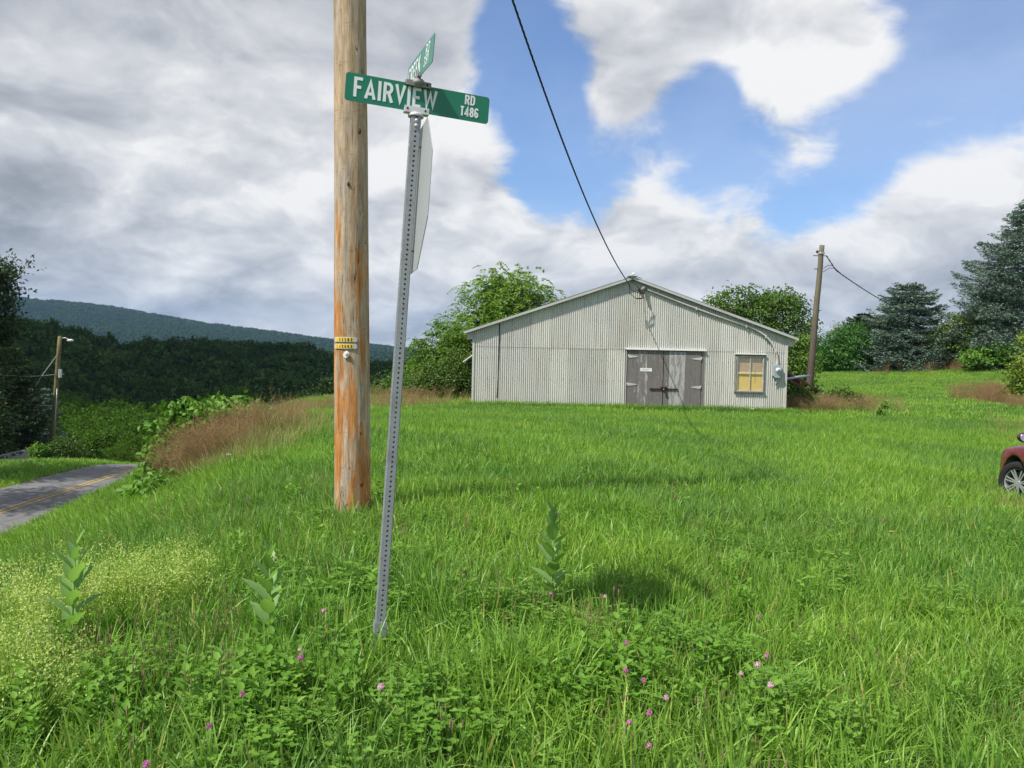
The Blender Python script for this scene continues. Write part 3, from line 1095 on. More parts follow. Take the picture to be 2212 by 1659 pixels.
def panel(name, x0, x1, zb, zt, dy=0.0, nper=12, y0=YB, parent=barn, axis='x', tilt=0.0, nz=2, mat=None):
    """one corrugated sheet; zb, zt: numbers or functions of x"""
    n = max(3, int(round((x1 - x0) / PITCHC * nper)))
    V = []
    for i in range(n + 1):
        x = x0 + (x1 - x0) * i / n
        b = zb(x) if callable(zb) else zb
        t = zt(x) if callable(zt) else zt
        for k in range(nz):
            q = k / (nz - 1)
            z = b + (t - b) * q
            yy = y0 + dy - corr(x) - tilt * q
            V.append((x, yy, z) if axis == 'x' else (yy, x, z))
    F = [(i * nz + k, i * nz + nz + k, i * nz + nz + k + 1, i * nz + k + 1) for i in range(n) for k in range(nz - 1)]
    me = bpy.data.meshes.new(name)
    me.from_pydata(V, [], F)
    me.polygons.foreach_set('use_smooth', [True] * len(F))
    me.update()
    return link(name, me, mat or M_WALL, parent)


DX0, DX1, DZT = 3.99, 6.74, 1.97        # door opening
WX0, WX1, WZ0, WZ1 = 7.84, 8.86, 0.53, 1.84
cols = list(np.linspace(BXL, DX0, 9)) + [4.68, 5.37, 6.05, DX1, 7.29, WX0, 8.35, WX1, BXR]
random.seed(3)
for i in range(len(cols) - 1):
    a, b = cols[i], cols[i + 1] + 0.012
    if i == len(cols) - 2:
        b = BXR
    j = 0.003 * (i % 2) + random.uniform(0, 0.003)
    panel('wall_sheet', a, b, Z_SEAM - 0.03, lambda x: roof_z(x) - 0.05, -0.008 - j)
    if a > DX0 - 0.05 and b < DX1 + 0.05:
        continue
    if a > WX0 - 0.05 and b < WX1 + 0.05:
        panel('wall_sheet', a, b, WZ1, Z_SEAM, -j)
        panel('wall_sheet', a, b, Z_FOOT, WZ0, -j)
        continue
    panel('wall_sheet', a, b, Z_FOOT, Z_SEAM, -j)
# extra boarding that boxes in the overhang at both eaves
panel('eave_return', EXL + 0.07, BXL, lambda x: 2.18, lambda x: roof_z(x) - 0.05, -0.006)
panel('eave_return', BXR, EXR - 0.06, lambda x: 2.16, lambda x: roof_z(x) - 0.05, -0.006)
YBK = YB + 15.0
for x, s in ((BXL, 1), (BXR, -1)):
    for k in range(16):
        y0_ = YB + 15.0 * k / 16
        panel('wall_sheet', y0_, y0_ + 15.0 / 16, Z_FOOT - 1.2, 2.35, 0, 4, x, barn, 'y')
mb = MB()
mb.prism([(BXL, Z_FOOT - 1), (BXR, Z_FOOT - 1), (BXR, 2.3), (APX, Z_AP - 0.08), (BXL, 2.3)], Vector((0, YBK, 0)), Vector((1, 0, 0)), Vector((0, 0, 1)), Vector((0, 1, 0)), 0.05)
mb.build('rear_wall', M_WALL, barn)
# corner trims
for x in (BXL, BXR):
    MB().b2(x - 0.035, x + 0.035, YB - 0.035, YB + 0.06, Z_FOOT, 2.2).build('corner_trim', M_CONDUIT, barn)
# soffit boxes
MB().b2(EXL + 0.07, BXL - 0.01, YB + 0.01, YBK, 2.16, 2.20).build('soffit', M_BARK, barn)
MB().b2(BXR + 0.01, EXR - 0.06, YB + 0.01, YBK, 2.14, 2.18).build('soffit', M_BARK, barn)
# roof: two slopes of ribbed sheet
for sgn in (-1, 1):
    xe = EXL - 0.03 if sgn < 0 else EXR + 0.03
    L = math.hypot(xe - APX, Z_AP - Z_EV)
    n = 130
    V, F = [], []
    for i in range(n + 1):
        y = YB - 0.16 + (15.3) * i / n
        rib = 0.012 * math.cos(i * math.pi)
        for x in (APX, xe):
            V.append((x, y, roof_z(x) + 0.035 + rib))
    F = [(2 * i, 2 * i + 1, 2 * i + 3, 2 * i + 2) for i in range(n)]
    me = bpy.data.meshes.new('roof_slope')
    me.from_pydata(V, [], F)
    me.update()
    link('roof_slope', me, M_ROOF, barn)
    # rake trim along the front edge
    d = Vector((xe - APX, 0, roof_z(xe) - roof_z(APX))).normalized()
    u = Vector((0, 1, 0))
    w = d.cross(u)
    c = Vector(((xe + APX) / 2, YB - 0.115, (roof_z(xe) + roof_z(APX)) / 2 + 0.018))
    mb = MB()
    mb.box(c, (L * 1.008, 0.14, 0.012), (d, u, w))
    mb.box(c + Vector((0, -0.068, -0.040)), (L * 1.004, 0.012, 0.075), (d, u, w))
    mb.build('rake_trim', M_ROOF, barn)
MB().box((APX, YB + 7.4, Z_AP + 0.055), (0.30, 15.3, 0.02)).build('ridge_cap', M_ROOF, barn)
mb = MB()
mb.tube([(APX - 0.20, YB - 0.17, Z_AP + 0.02), (APX, YB - 0.16, Z_AP + 0.075), (APX + 0.33, YB - 0.15, Z_AP - 0.02)], 0.009, 6)
mb.build('ridge_wire', M_BLACK, barn)
MB().sphere((APX + 0.02, YB - 0.15, Z_AP + 0.125), 0.052, 12, 8, (1, 1, 0.9)).build('ridge_knob', M_WHITE, barn)
# doors: two leaves of upright boards
door_top = Z_SEAM - 0.035
mb = MB()
mb.b2(DX0 - 0.02, DX0 + 0.035, YB - 0.015, YB + 0.06, Z_FOOT, door_top)
mb.build('door_jamb', M_PLANK[0], barn)
mb = MB()
mb.b2(DX1 - 0.10, DX1 + 0.01, YB - 0.02, YB + 0.06, Z_FOOT, door_top)
mb.build('door_jamb', M_PLANK[0], barn)
hd = MB()
hd.b2(DX0 - 0.04, DX1 + 0.03, YB - 0.10, YB + 0.02, Z_SEAM - 0.008, Z_SEAM + 0.022)
hd.b2(DX0 - 0.04, DX1 + 0.03, YB - 0.105, YB - 0.095, Z_SEAM - 0.032, Z_SEAM + 0.02)
hd.build('door_flashing', M_WHITE, barn)
mb = MB()
mb.b2(DX0 + 0.04, DX1 - 0.10, YB - 0.0, YB + 0.02, Z_SEAM - 0.13, Z_SEAM - 0.03)
mb.build('door_lintel', M_PLANK[0], barn)
MID = 5.305
leafs = []
for (a, b, kinds) in ((DX0 + 0.05, MID - 0.012, (0, 0, 1, 1, 0, 0, 0)), (MID + 0.012, DX1 - 0.115, (0, 2, 2, 2, 0, 0, 0))):
    leaf = empty('door_leaf', (a, YB - 0.02, -0.3), None, None)
    del_keys = [k for k in ('label', 'category') if k in leaf.keys()]
    for k in del_keys:
        del leaf[k]
    leaf.parent = barn
    leaf.location = Vector((a, YB - 0.02, -0.3)) - barn.location
    n = len(kinds)
    for i, kd in enumerate(kinds):
        xa, xb = a + (b - a) * i / n, a + (b - a) * (i + 1) / n
        o = MB().b2(xa + 0.0015, xb - 0.0015, YB - 0.035 - random.uniform(0, 0.004), YB - 0.008, Z_FOOT + 0.15 + random.uniform(0, 0.05), door_top - 0.03 - random.uniform(0, 0.008)).build('board', M_PLANK[kd], leaf, 0.002)
    leafs.append(leaf)


M_HINGE = plain('dull galvanised hinge', (0.46, 0.46, 0.44), 0.6, 0, 0.1, 20)


def hinge(x, z, s, leaf):
    mb = MB()
    mb.prism([(0, -0.055), (0, 0.055), (s * 0.30, 0.018), (s * 0.33, 0), (s * 0.30, -0.018)], Vector((x, YB - 0.052, z)), Vector((1, 0, 0)), Vector((0, 0, 1)), Vector((0, 1, 0)), 0.008)
    mb.tube([(x - s * 0.012, YB - 0.050, z - 0.06), (x - s * 0.012, YB - 0.050, z + 0.06)], 0.012, 8)
    for q in (0.06, 0.15, 0.25):
        mb.sphere((x + s * q, YB - 0.053, z), 0.008, 6, 4)
    mb.build('strap_hinge', M_HINGE, leaf)


hinge(DX0 + 0.09, 1.70, 1, leafs[0])
hinge(DX0 + 0.06, 0.72, 1, leafs[0])
hinge(DX1 - 0.125, 1.66, -1, leafs[1])
hinge(DX1 - 0.13, 0.66, -1, leafs[1])
mb = MB()
mb.b2(4.49, 4.90, YB - 0.046, YB - 0.038, 1.185, 1.30)
mb.build('door_notice', M_WHITE, leafs[0])
mb = MB()
for z in (1.265, 1.235):
    mb.b2(4.53, 4.53 + (0.30 if z > 1.25 else 0.24), YB - 0.049, YB - 0.0465, z - 0.006, z + 0.006)
mb.build('notice_lettering', plain('faded grey print', (0.50, 0.50, 0.49)), leafs[0])
mb = MB()
mb.b2(4.83, 5.82, YB - 0.075, YB - 0.055, 0.555, 0.600)
mb.b2(5.22, 5.44, YB - 0.10, YB - 0.05, 0.60, 0.66)
mb.tube([(4.87, YB - 0.08, 0.578), (4.87, YB - 0.03, 0.578)], 0.016, 8)
mb.tube([(5.78, YB - 0.08, 0.578), (5.78, YB - 0.03, 0.578)], 0.016, 8)
mb.build('hasp_bar', M_RUST, leafs[1])
mb = MB()
mb.b2(5.32, 5.40, YB - 0.13, YB - 0.09, 0.44, 0.53)
mb.tube([(5.33, YB - 0.11, 0.53), (5.33, YB - 0.11, 0.585), (5.36, YB - 0.11, 0.60), (5.39, YB - 0.11, 0.585), (5.39, YB - 0.11, 0.53)], 0.008, 6)
mb.build('padlock', M_RUST, leafs[1])
MB().b2(5.30, 5.335, YB - 0.135, YB - 0.10, 0.555, 0.585).build('lock_shackle', M_ALU, leafs[1])
# window
win = empty('window', (WX0, YB, WZ0), None, None)
win.parent = barn
win.location = Vector((WX0, YB, WZ0)) - barn.location
fr = MB()
wy0, wy1 = YB - 0.055, YB + 0.04
for (a, b, c, d) in ((WX0, WX0 + 0.045, WZ0, WZ1), (WX1 - 0.045, WX1, WZ0, WZ1), (WX0 + 0.045, WX1 - 0.045, WZ1 - 0.045, WZ1)):
    fr.b2(a, b, wy0, wy1, c, d)
fr.build('frame', M_PLANK[1], win, 0.003)
MB().b2(WX0 - 0.03, WX1 + 0.02, YB - 0.09, YB + 0.04, WZ0 - 0.02, WZ0 + 0.03).build('sill', M_PLANK[0], win, 0.004)
hd = MB()
hd.b2(WX0 - 0.04, WX1 + 0.03, YB - 0.10, YB + 0.0, WZ1 + 0.012, WZ1 + 0.042)
hd.build('window_flashing', M_WHITE, win)
sa = MB()
ix0, ix1, iz0, iz1 = WX0 + 0.045, WX1 - 0.045, WZ0 + 0.03, WZ1 - 0.045
xm_, zm_ = (ix0 + ix1) / 2, (iz0 + iz1) / 2 + 0.02
sy0, sy1 = YB - 0.040, YB - 0.005
for (a, b, c, d) in ((ix0, ix0 + 0.028, iz0, iz1), (ix1 - 0.028, ix1, iz0, iz1), (ix0 + 0.028, ix1 - 0.028, iz0, iz0 + 0.03), (ix0 + 0.028, ix1 - 0.028, iz1 - 0.025, iz1)):
    sa.b2(a, b, sy0, sy1, c, d)
sa.b2(xm_ - 0.010, xm_ + 0.010, sy0 + 0.004, sy1 - 0.002, iz0 + 0.03, iz1 - 0.025)
sa.b2(ix0 + 0.028, xm_ - 0.010, sy0 + 0.006, sy1 - 0.004, zm_ - 0.016, zm_ + 0.016)
sa.b2(xm_ + 0.010, ix1 - 0.028, sy0 + 0.006, sy1 - 0.004, zm_ - 0.016, zm_ + 0.016)
sa.build('sash', M_CONDUIT, win)
mg, N = new_mat('window glass')
gl = N.n('ShaderNodeBsdfGlossy', {'Roughness': 0.03, 'Color': (0.9, 0.95, 1.0, 1)})
tr = N.n('ShaderNodeBsdfTransparent', {'Color': (0.98, 0.98, 0.97, 1)})
fz = N.n('ShaderNodeLayerWeight', {'Blend': 0.5})
fzf = N.math('MULTIPLY_ADD', N.math('POWER', fz.outputs['Facing'], 4.0), 0.5, 0.05)
out(N, N.n('ShaderNodeMixShader', {0: fzf, 1: tr.outputs[0], 2: gl.outputs[0]}).outputs[0])
for (a, b) in ((ix0 + 0.028, xm_ - 0.010), (xm_ + 0.010, ix1 - 0.028)):
    for (c, d) in ((iz0 + 0.03, zm_ - 0.016), (zm_ + 0.016, iz1 - 0.025)):
        MB().b2(a, b, YB - 0.024, YB - 0.019, c, d).build('pane', mg, win)
M_BLIND = plain('yellowed blind', (0.90, 0.66, 0.24), 0.8, 0, 0.08, 3, 0.1, dirt=(0.62, 0.38, 0.10, 0.4))
M_BLIND2 = plain('brown upper blind', (0.52, 0.38, 0.20), 0.8, 0, 0.12, 5, 0.1)
bl = MB()
for k in range(22):
    z = iz0 + 0.02 + k * (zm_ + 0.02 - iz0) / 22
    bl.box((xm_ + 0.004 * (k % 2), YB + 0.016, z + 0.012), (ix1 - ix0 - 0.03, 0.003, 0.030), (Vector((1, 0, 0)), Vector((0, math.cos(0.12), -math.sin(0.12))), Vector((0, math.sin(0.12), math.cos(0.12)))))
bl.build('lower_blind', M_BLIND, win)
bl = MB()
for k in range(14):
    z = zm_ + 0.055 + k * (iz1 - zm_ - 0.06) / 14
    bl.box((xm_, YB + 0.030, z), (ix1 - ix0 - 0.03, 0.003, 0.05), (Vector((1, 0, 0)), Vector((0, math.cos(0.12), -math.sin(0.12))), Vector((0, math.sin(0.12), math.cos(0.12)))))
bl.build('upper_blind', M_BLIND2, win)
mb = MB()
for k in range(24):
    mb.sphere((xm_ + 0.19 + 0.006 * math.sin(k * 1.3), YB + 0.004, zm_ - 0.02 - k * 0.019 + 0.12), 0.007, 5, 4)
mb.build('blind_cord', M_BROWN, win)
# electric meter and its conduit
mt = empty('electric_meter', (9.26, YB - 0.1, 1.0), None, None)
mt.parent = barn
mt.location = Vector((9.27, YB - 0.05, 1.0)) - barn.location
mb = MB()
mb.b2(9.135, 9.415, YB - 0.17, YB - 0.015, 1.12, 1.50)
mb.prism([(9.135, 1.12), (9.185, 1.05), (9.385, 1.05), (9.415, 1.12)], Vector((0, YB - 0.168, 0)), Vector((1, 0, 0)), Vector((0, 0, 1)), Vector((0, 1, 0)), 0.15)
mb.build('meter_box', M_METER, mt, 0.008)
mb = MB()
mb.tube([(9.285, YB - 0.17, 1.325), (9.285, YB - 0.205, 1.325)], 0.094, 20)
mb.build('meter_ring', M_ALU, mt)
MB().sphere((9.285, YB - 0.205, 1.325), 0.080, 18, 10, (1, 0.75, 1)).build('meter_glass', M_GLASSY, mt)
mb = MB()
mb.b2(9.245, 9.325, YB - 0.275, YB - 0.262, 1.335, 1.352)
mb.b2(9.235, 9.335, YB - 0.268, YB - 0.258, 1.285, 1.298)
mb.build('meter_dial', M_INK, mt)
mb = MB()
mb.tube([(9.28, YB - 0.07, 1.05), (9.28, YB - 0.07, 0.90), (9.255, YB - 0.07, 0.80)], [0.045, 0.032, 0.018], 10)
mb.build('ground_lead', M_METER, mt)
cp = []
for t in np.linspace(0, 1, 15):
    x = 4.62 + (8.15 - 4.62) * t
    cp.append(Vector((x, YB - 0.075, roof_z(x) - 0.20 - 0.04 * math.sin(t * 3.1))))
P1, P2, P3 = cp[-1], Vector((9.12, YB - 0.075, roof_z(9.1) - 0.36)), Vector((9.29, YB - 0.075, 1.55))
tg = (cp[-1] - cp[-2]).normalized()
C1, C2 = P1 + tg * 0.65, P3 + Vector((-0.02, 0, 0.75))
for k in range(1, 15):
    t = k / 14
    cp.append(P1 * (1 - t) ** 3 + C1 * 3 * t * (1 - t) ** 2 + C2 * 3 * t * t * (1 - t) + P3 * t ** 3)
cp.append(Vector((9.29, YB - 0.075, 1.49)))
mb = MB()
mb.tube(cp, 0.036, 10)
for k in (7, 14, 20, 25):
    mb.box(cp[k], (0.05, 0.09, 0.11))
mb.build('service_conduit', M_CONDUIT, barn)
# weatherhead
mb = MB()
mb.tube([cp[0], cp[0] + Vector((-0.10, -0.06, 0.02)), cp[0] + Vector((-0.20, -0.22, -0.06))], [0.05, 0.065, 0.045], 10)
mb.build('weatherhead', M_ALU_DK, barn)
mb = MB()
mb.box((4.40, YB - 0.05, 4.02), (0.09, 0.07, 0.09))
mb.sphere((4.40, YB - 0.11, 4.02), 0.045, 8, 6)
mb.build('wire_bracket', M_RUST, barn)
# loose dark cord hanging down the front near the left end, and a vent box
mb = MB()
zt_ = roof_z(-0.47) - 0.12
mb.tube([(-0.47, YB - 0.03, zt_), (-0.475, YB - 0.045, 2.3), (-0.49, YB - 0.03, 1.97), (-0.50, YB - 0.035, 0.9), (-0.52, YB - 0.03, 0.15)], [0.018, 0.014, 0.022, 0.012, 0.02], 6)
mb.build('hanging_cord', M_INK, barn)
# lean-to roof edge glimpsed on the left wall
mb = MB()
mb.prism([(0, 0), (-0.55, -0.42), (-0.55, -0.46), (0, -0.05)], Vector((BXL, YB + 3.0, 1.80)), Vector((1, 0, 0)), Vector((0, 0, 1)), Vector((0, 1, 0)), 2.5)
mb.build('side_canopy', M_WHITE, barn)

# screws that hold the sheets, in rows
mb = MB()
for z in (3.55, 2.95, 2.05, 1.55, 0.85):
    x = BXL + 0.05
    while x < BXR:
        if z < roof_z(x) - 0.2 and not (DX0 - .03 < x < DX1 + .03 and z < 2) and not (WX0 - .03 < x < WX1 + .03 and z < 1.9):
            mb.sphere((x + random.uniform(-.01, .01), YB - 0.022, z + random.uniform(-.012, .012)), 0.011, 5, 3)
        x += PITCHC * 3
o = mb.build('screw_heads', M_RUST, barn)
o['kind'] = 'stuff'

# block at the foot of the wall, and the white scrap near the corner
q = at(1140, 876, YB - 0.25)
o = MB().box((q.x, YB - 0.25, q.z - 0.10), (0.26, 0.2, 0.36)).build('wooden_block', M_PLANK[0], None, 0.01)
tag(o, 'small dark wooden block half hidden in grass at foot of barn wall', 'block')
q = at(1624, 886, YB - 0.2)
o = MB().box((q.x, YB - 0.18, q.z), (0.22, 0.10, 0.12), (Vector((1, 0, 0.1)).normalized(), Vector((0, 1, 0)), Vector((-0.1, 0, 1)).normalized())).build('white_scrap', M_WHITE, None, 0.02)
tag(o, 'small crumpled white scrap in grass under the barn window', 'litter')

# ------------------------------------------------------------------ lettering: strokes of constant width


def arc(cx, cy, rx, ry, a0, a1, n=10):
    return [(cx + rx * math.cos(rad(a0 + (a1 - a0) * i / n)), cy + ry * math.sin(rad(a0 + (a1 - a0) * i / n))) for i in range(n + 1)]


GL = {  # glyph: (width, strokes) on a height of 1, narrow highway lettering
    'F': (0.50, [[(0.07, 0), (0.07, 0.93), (0.50, 0.93)], [(0.07, 0.50), (0.42, 0.50)]]),
    'A': (0.62, [[(0.05, 0), (0.31, 0.86), (0.57, 0)], [(0.14, 0.26), (0.48, 0.26)]]),
    'I': (0.16, [[(0.08, 0), (0.08, 1)]]),
    'R': (0.56, [[(0.07, 0), (0.07, 0.93), (0.28, 0.93)] + arc(0.28, 0.71, 0.20, 0.22, 90, -90)[1:] + [(0.07, 0.49)], [(0.30, 0.49), (0.52, 0)]]),
    'V': (0.58, [[(0.04, 1), (0.29, 0.14), (0.54, 1)]]),
    'E': (0.50, [[(0.50, 0.93), (0.07, 0.93), (0.07, 0.07), (0.50, 0.07)], [(0.07, 0.50), (0.42, 0.50)]]),
    'W': (0.82, [[(0.05, 1), (0.22, 0.16), (0.41, 0.80), (0.60, 0.16), (0.77, 1)]]),
    'D': (0.56, [[(0.07, 0.07), (0.07, 0.93), (0.26, 0.93)] + arc(0.26, 0.70, 0.23, 0.23, 90, 0)[1:] + [(0.49, 0.30)] + arc(0.26, 0.30, 0.23, 0.23, 0, -90)[1:] + [(0.07, 0.07)]]),
    'T': (0.50, [[(0.0, 0.93), (0.50, 0.93)], [(0.25, 0), (0.25, 0.93)]]),
    'C': (0.54, [arc(0.28, 0.70, 0.21, 0.23, 10, 180) + arc(0.28, 0.30, 0.21, 0.23, 180, 350)]),
    'K': (0.56, [[(0.07, 0), (0.07, 1)], [(0.50, 1), (0.09, 0.42)], [(0.22, 0.60), (0.52, 0)]]),
    'S': (0.52, [arc(0.26, 0.72, 0.19, 0.21, 20, 260) + arc(0.26, 0.28, 0.20, 0.21, 80, -160)]),
    '4': (0.56, [[(0.56, 0.24), (0.04, 0.24), (0.40, 0.97), (0.40, 0)]]),
    '8': (0.52, [arc(0.26, 0.73, 0.17, 0.20, 0, 360, 16), arc(0.26, 0.28, 0.20, 0.22, 0, 360, 16)]),
    '6': (0.52, [arc(0.26, 0.29, 0.19, 0.22, 0, 360, 16), arc(0.27, 0.70, 0.20, 0.23, 25, 180) + [(0.07, 0.30)]]),
    '9': (0.52, [arc(0.26, 0.71, 0.19, 0.22, 0, 360, 16), arc(0.25, 0.30, 0.20, 0.23, 205, 360) + [(0.45, 0.70)]]),
    '3': (0.52, [arc(0.24, 0.73, 0.19, 0.20, 160, -90) + arc(0.24, 0.29, 0.21, 0.24, 90, -165)]),
    '5': (0.52, [[(0.46, 0.93), (0.11, 0.93), (0.09, 0.54)] + arc(0.25, 0.31, 0.20, 0.25, 120, -160)]),
    '1': (0.28, [[(0.02, 0.78), (0.17, 0.95), (0.17, 0)]]),
    '.': (0.2, [[(0.08, 0.02), (0.08, 0.14)]]),
    '=': (0.5, [[(0.08, 0.60), (0.48, 0.60)], [(0.10, 0.38), (0.46, 0.38)]]),
}


def glyph(mb, ch, org, ux, uy, un, h, w, th=0.0012, sx=1.0):
    wd, strokes = GL[ch]
    for si, st in enumerate(strokes):
        p = [Vector((a * h * sx, b * h)) for a, b in st]
        n = len(p)
        Lf, Rt = [], []
        closed = (p[0] - p[-1]).length < 1e-5
        for i in range(n):
            a = p[i - 1] if i > 0 else (p[-2] if closed else None)
            b = p[i + 1] if i < n - 1 else (p[1] if closed else None)
            d1 = (p[i] - a).normalized() if a is not None else None
            d2 = (b - p[i]).normalized() if b is not None else None
            if d1 is None:
                d1 = d2
            if d2 is None:
                d2 = d1
            n1 = Vector((-d1.y, d1.x))
            n2 = Vector((-d2.y, d2.x))
            m = n1 + n2
            m = m.normalized() if m.length > 1e-5 else n1
            k = 1.0 / max(0.38, m.dot(n1))
            Lf.append(p[i] + m * (w / 2 * k))
            Rt.append(p[i] - m * (w / 2 * k))
        V = []
        for q in (0, 1):
            for i in range(n):
                for s in (Lf[i], Rt[i]):
                    V.append(org + ux * s.x + uy * s.y + un * (th * q + 0.00025 * si * q))
        F = []
        for i in range(n - 1):
            a = 2 * i
            F.append((2 * n + a, 2 * n + a + 1, 2 * n + a + 3, 2 * n + a + 2))
            F.append((a, 2 * n + a, 2 * n + a + 2, a + 2))
            F.append((a + 1, a + 3, 2 * n + a + 3, 2 * n + a + 1))
        mb.add(V, F)
    return wd * h * sx


def text(name, s, org, ux, uy, un, h, w, width=None, mat=None, parent=None, sx=1.0, gap=0.17, z=0.0, each=False):
    tot = sum(GL[c][0] for c in s) * h * sx + gap * h * (len(s) - 1)
    if width:
        k = width / tot
        sx *= k
        gap *= k
    x = 0.0
    for i, c in enumerate(s):
        mb = MB()
        wd = glyph(mb, c, org + ux * x + un * z, ux, uy, un, h, w, sx=sx)
        mb.build(name, mat[i] if isinstance(mat, list) else mat, parent)
        x += wd + gap * h


def rounded(w, h, r, n=5):
    P = []
    for cx, cy, a in ((w - r, r, -90), (w - r, h - r, 0), (r, h - r, 90), (r, r, 180)):
        P += arc(cx, cy, r, r, a, a + 90, n)
    return P


# ------------------------------------------------------------------ sign post with two street blades and the back of an octagon
pb = at(820, 1362, 4.06)
pt = at(898.5, 247, 4.16)
upv = (pt - pb).normalized()
u0 = Vector((0.30, -0.954, 0))
U = (u0 - upv * u0.dot(upv)).normalized()         # towards the viewer
Nn_ = upv.cross(U).normalized()                    # to the right?
if Nn_.x < 0:
    Nn_ = -Nn_
base_z = gz1(pb.x, pb.y)
foot = pb - upv * ((pb.z - base_z + 0.25) / upv.z)
post = empty('sign_post', (foot.x, foot.y, base_z), 'leaning galvanised square post punched with holes, carrying the street name blades', 'sign post')
PW = 0.0508


def hole_face(cen0, along, across, nrm, L, w, name, parent, hr=0.0056, pitch=0.0254):
    """one face of the tube: a row of square cells, each with a round hole through it"""
    n = int(L / pitch)
    V, F = [], []
    K = 12
    hw = w / 2
    for i in range(n):
        c = cen0 + along * (pitch * (i + 0.5))
        o = len(V)
        ring = []
        outer = []
        for k in range(K):
            a = 2 * math.pi * (k + 0.5) / K
            ca, sa_ = math.cos(a), math.sin(a)
            V.append(c + across * ca * hr + along * sa_ * hr)
        for k in range(K):
            a = 2 * math.pi * (k + 0.5) / K
            ca, sa_ = math.cos(a), math.sin(a)
            m = max(abs(ca), abs(sa_))
            V.append(c + across * (ca / m) * pitch * 0.5 + along * (sa_ / m) * pitch * 0.5)
        for k in range(K):
            a = 2 * math.pi * (k + 0.5) / K
            V.append(c + across * math.cos(a) * hr + along * math.sin(a) * hr - nrm * 0.0025)
        for k in range(K):
            k2 = (k + 1) % K
            F.append((o + k, o + k2, o + K + k2, o + K + k))
            F.append((o + k, o + 2 * K + k, o + 2 * K + k2, o + k2))
    for s in (-1, 1):
        o = len(V)
        a, b = cen0 + across * s * pitch / 2, cen0 + across * s * (hw - 0.004)
        V += [a, b, b + along * (pitch * n), a + along * (pitch * n)]
        F.append((o, o + 1, o + 2, o + 3))
        # rounded corner
        o = len(V)
        e = b + across * s * 0.0028 - nrm * 0.0012
        e2 = b + across * s * 0.004 - nrm * 0.004
        V += [b, e, e2, b + along * (pitch * n), e + along * (pitch * n), e2 + along * (pitch * n)]
        F += [(o, o + 1, o + 4, o + 3), (o + 1, o + 2, o + 5, o + 4)]
    me = bpy.data.meshes.new(name)
    me.from_pydata([tuple(v) for v in V], [], F)
    me.update()
    return me


Lp = (pt - foot).length
mes = []
bmj = bmesh.new()
for (nr, ac) in ((U, Nn_), (-Nn_, U), (-U, Nn_), (Nn_, U)):
    m_ = hole_face(foot + nr * (PW / 2), upv, ac, nr, Lp, PW, 'tube', post)
    bmj.from_mesh(m_)
    bpy.data.meshes.remove(m_)
me = bpy.data.meshes.new('post_tube')
bmj.to_mesh(me)
bmj.free()
link('post_tube', me, M_GALV, post)
# anchor sleeve
mb = MB()
sl_c = pb - upv * 0.10
for (nr, ac) in ((U, Nn_), (-Nn_, U), (-U, Nn_), (Nn_, U)):
    mb.box(sl_c + nr * (PW / 2 + 0.004), (PW + 0.012, 0.30, 0.003), (ac, upv, nr))
mb.build('anchor_sleeve', M_GALV, post, 0.001)
mb = MB()
mb.tube([sl_c + U * 0.03 + upv * 0.075, sl_c + U * 0.040 + upv * 0.075], 0.009, 6)
mb.build('anchor_bolt', M_ALU, post)
for k in (0.040, 0.066):
    c = pt - upv * k + U * (PW / 2)
    MB().tube([c, c + U * 0.006], 0.010, 14).sphere(c + U * 0.006, 0.0085, 10, 6).build('rivet', M_ALU, post)

# lower cap that grips the first blade
mb = MB()
mb.tube([pt - upv * 0.016, pt - upv * 0.004, pt + upv * 0.006], [0.041, 0.041, 0.026], 24)
mb.box(pt + upv * 0.012, (0.128, 0.030, 0.026), (Nn_, U, upv))
mb.box(pt + upv * 0.016 + U * 0.019, (0.128, 0.004, 0.034), (Nn_, U, upv))
mb.build('lower_bracket', M_ALU, post, 0.002)
for s in (-0.048, 0.045):
    MB().tube([pt + upv * 0.018 + Nn_ * s + U * 0.020, pt + upv * 0.018 + Nn_ * s + U * 0.0225], 0.0055, 10).build('screw', M_RUST, post)
SW, SH, ST = 0.752, 0.142, 0.003
SH2 = 0.134
s1o = pt + upv * 0.012 - Nn_ * 0.366
sign1 = empty('street_sign', s1o, 'green street blade reading FAIRVIEW RD T486, nearly broadside', 'street sign')
MB().prism(rounded(SW, SH, 0.016), s1o - U * ST / 2, Nn_, upv, U, ST).build('sign_blade', M_SIGNG, sign1)
fr_ = ST / 2 + 0.0004
text('letter', 'FAIRVIEW', s1o + Nn_ * 0.044 + upv * 0.024, Nn_, upv, U, 0.100, 0.0155, 0.424, M_SIGNW, sign1, z=fr_)
text('letter', 'RD', s1o + Nn_ * 0.620 + upv * 0.084, Nn_, upv, U, 0.050, 0.0085, 0.052, M_SIGNW, sign1, z=fr_)
text('letter', 'T486', s1o + Nn_ * 0.598 + upv * 0.022, Nn_, upv, U, 0.050, 0.0085, 0.096, M_SIGNW, sign1, z=fr_)
tp = pt + upv * (0.012 + SH)
mb = MB()
mb.box(tp + upv * 0.002, (0.135, 0.032, 0.020), (Nn_, U, upv))
mb.box(tp - upv * 0.002 + U * 0.019, (0.128, 0.005, 0.030), (Nn_, U, upv))
mb.sphere(tp + upv * 0.006 + U * 0.004, 0.034, 16, 8, (1.05, 1.05, 0.75))
mb.tube([tp + upv * 0.012, tp + upv * 0.036], [0.016, 0.012], 10)
mb.box(tp + upv * 0.034, (0.012, 0.12, 0.022), (Nn_, U, upv))
mb.box(tp + upv * 0.044 - Nn_ * 0.009, (0.004, 0.10, 0.030), (Nn_, U, upv))
mb.build('cross_bracket', M_ALU_DK, post, 0.002)
mb = MB()
mb.tube([tp - upv * 0.002 + Nn_ * 0.045 + U * 0.021, tp - upv * 0.002 + Nn_ * 0.045 + U * 0.024], 0.006, 10)
mb.build('screw', M_RUST, post)
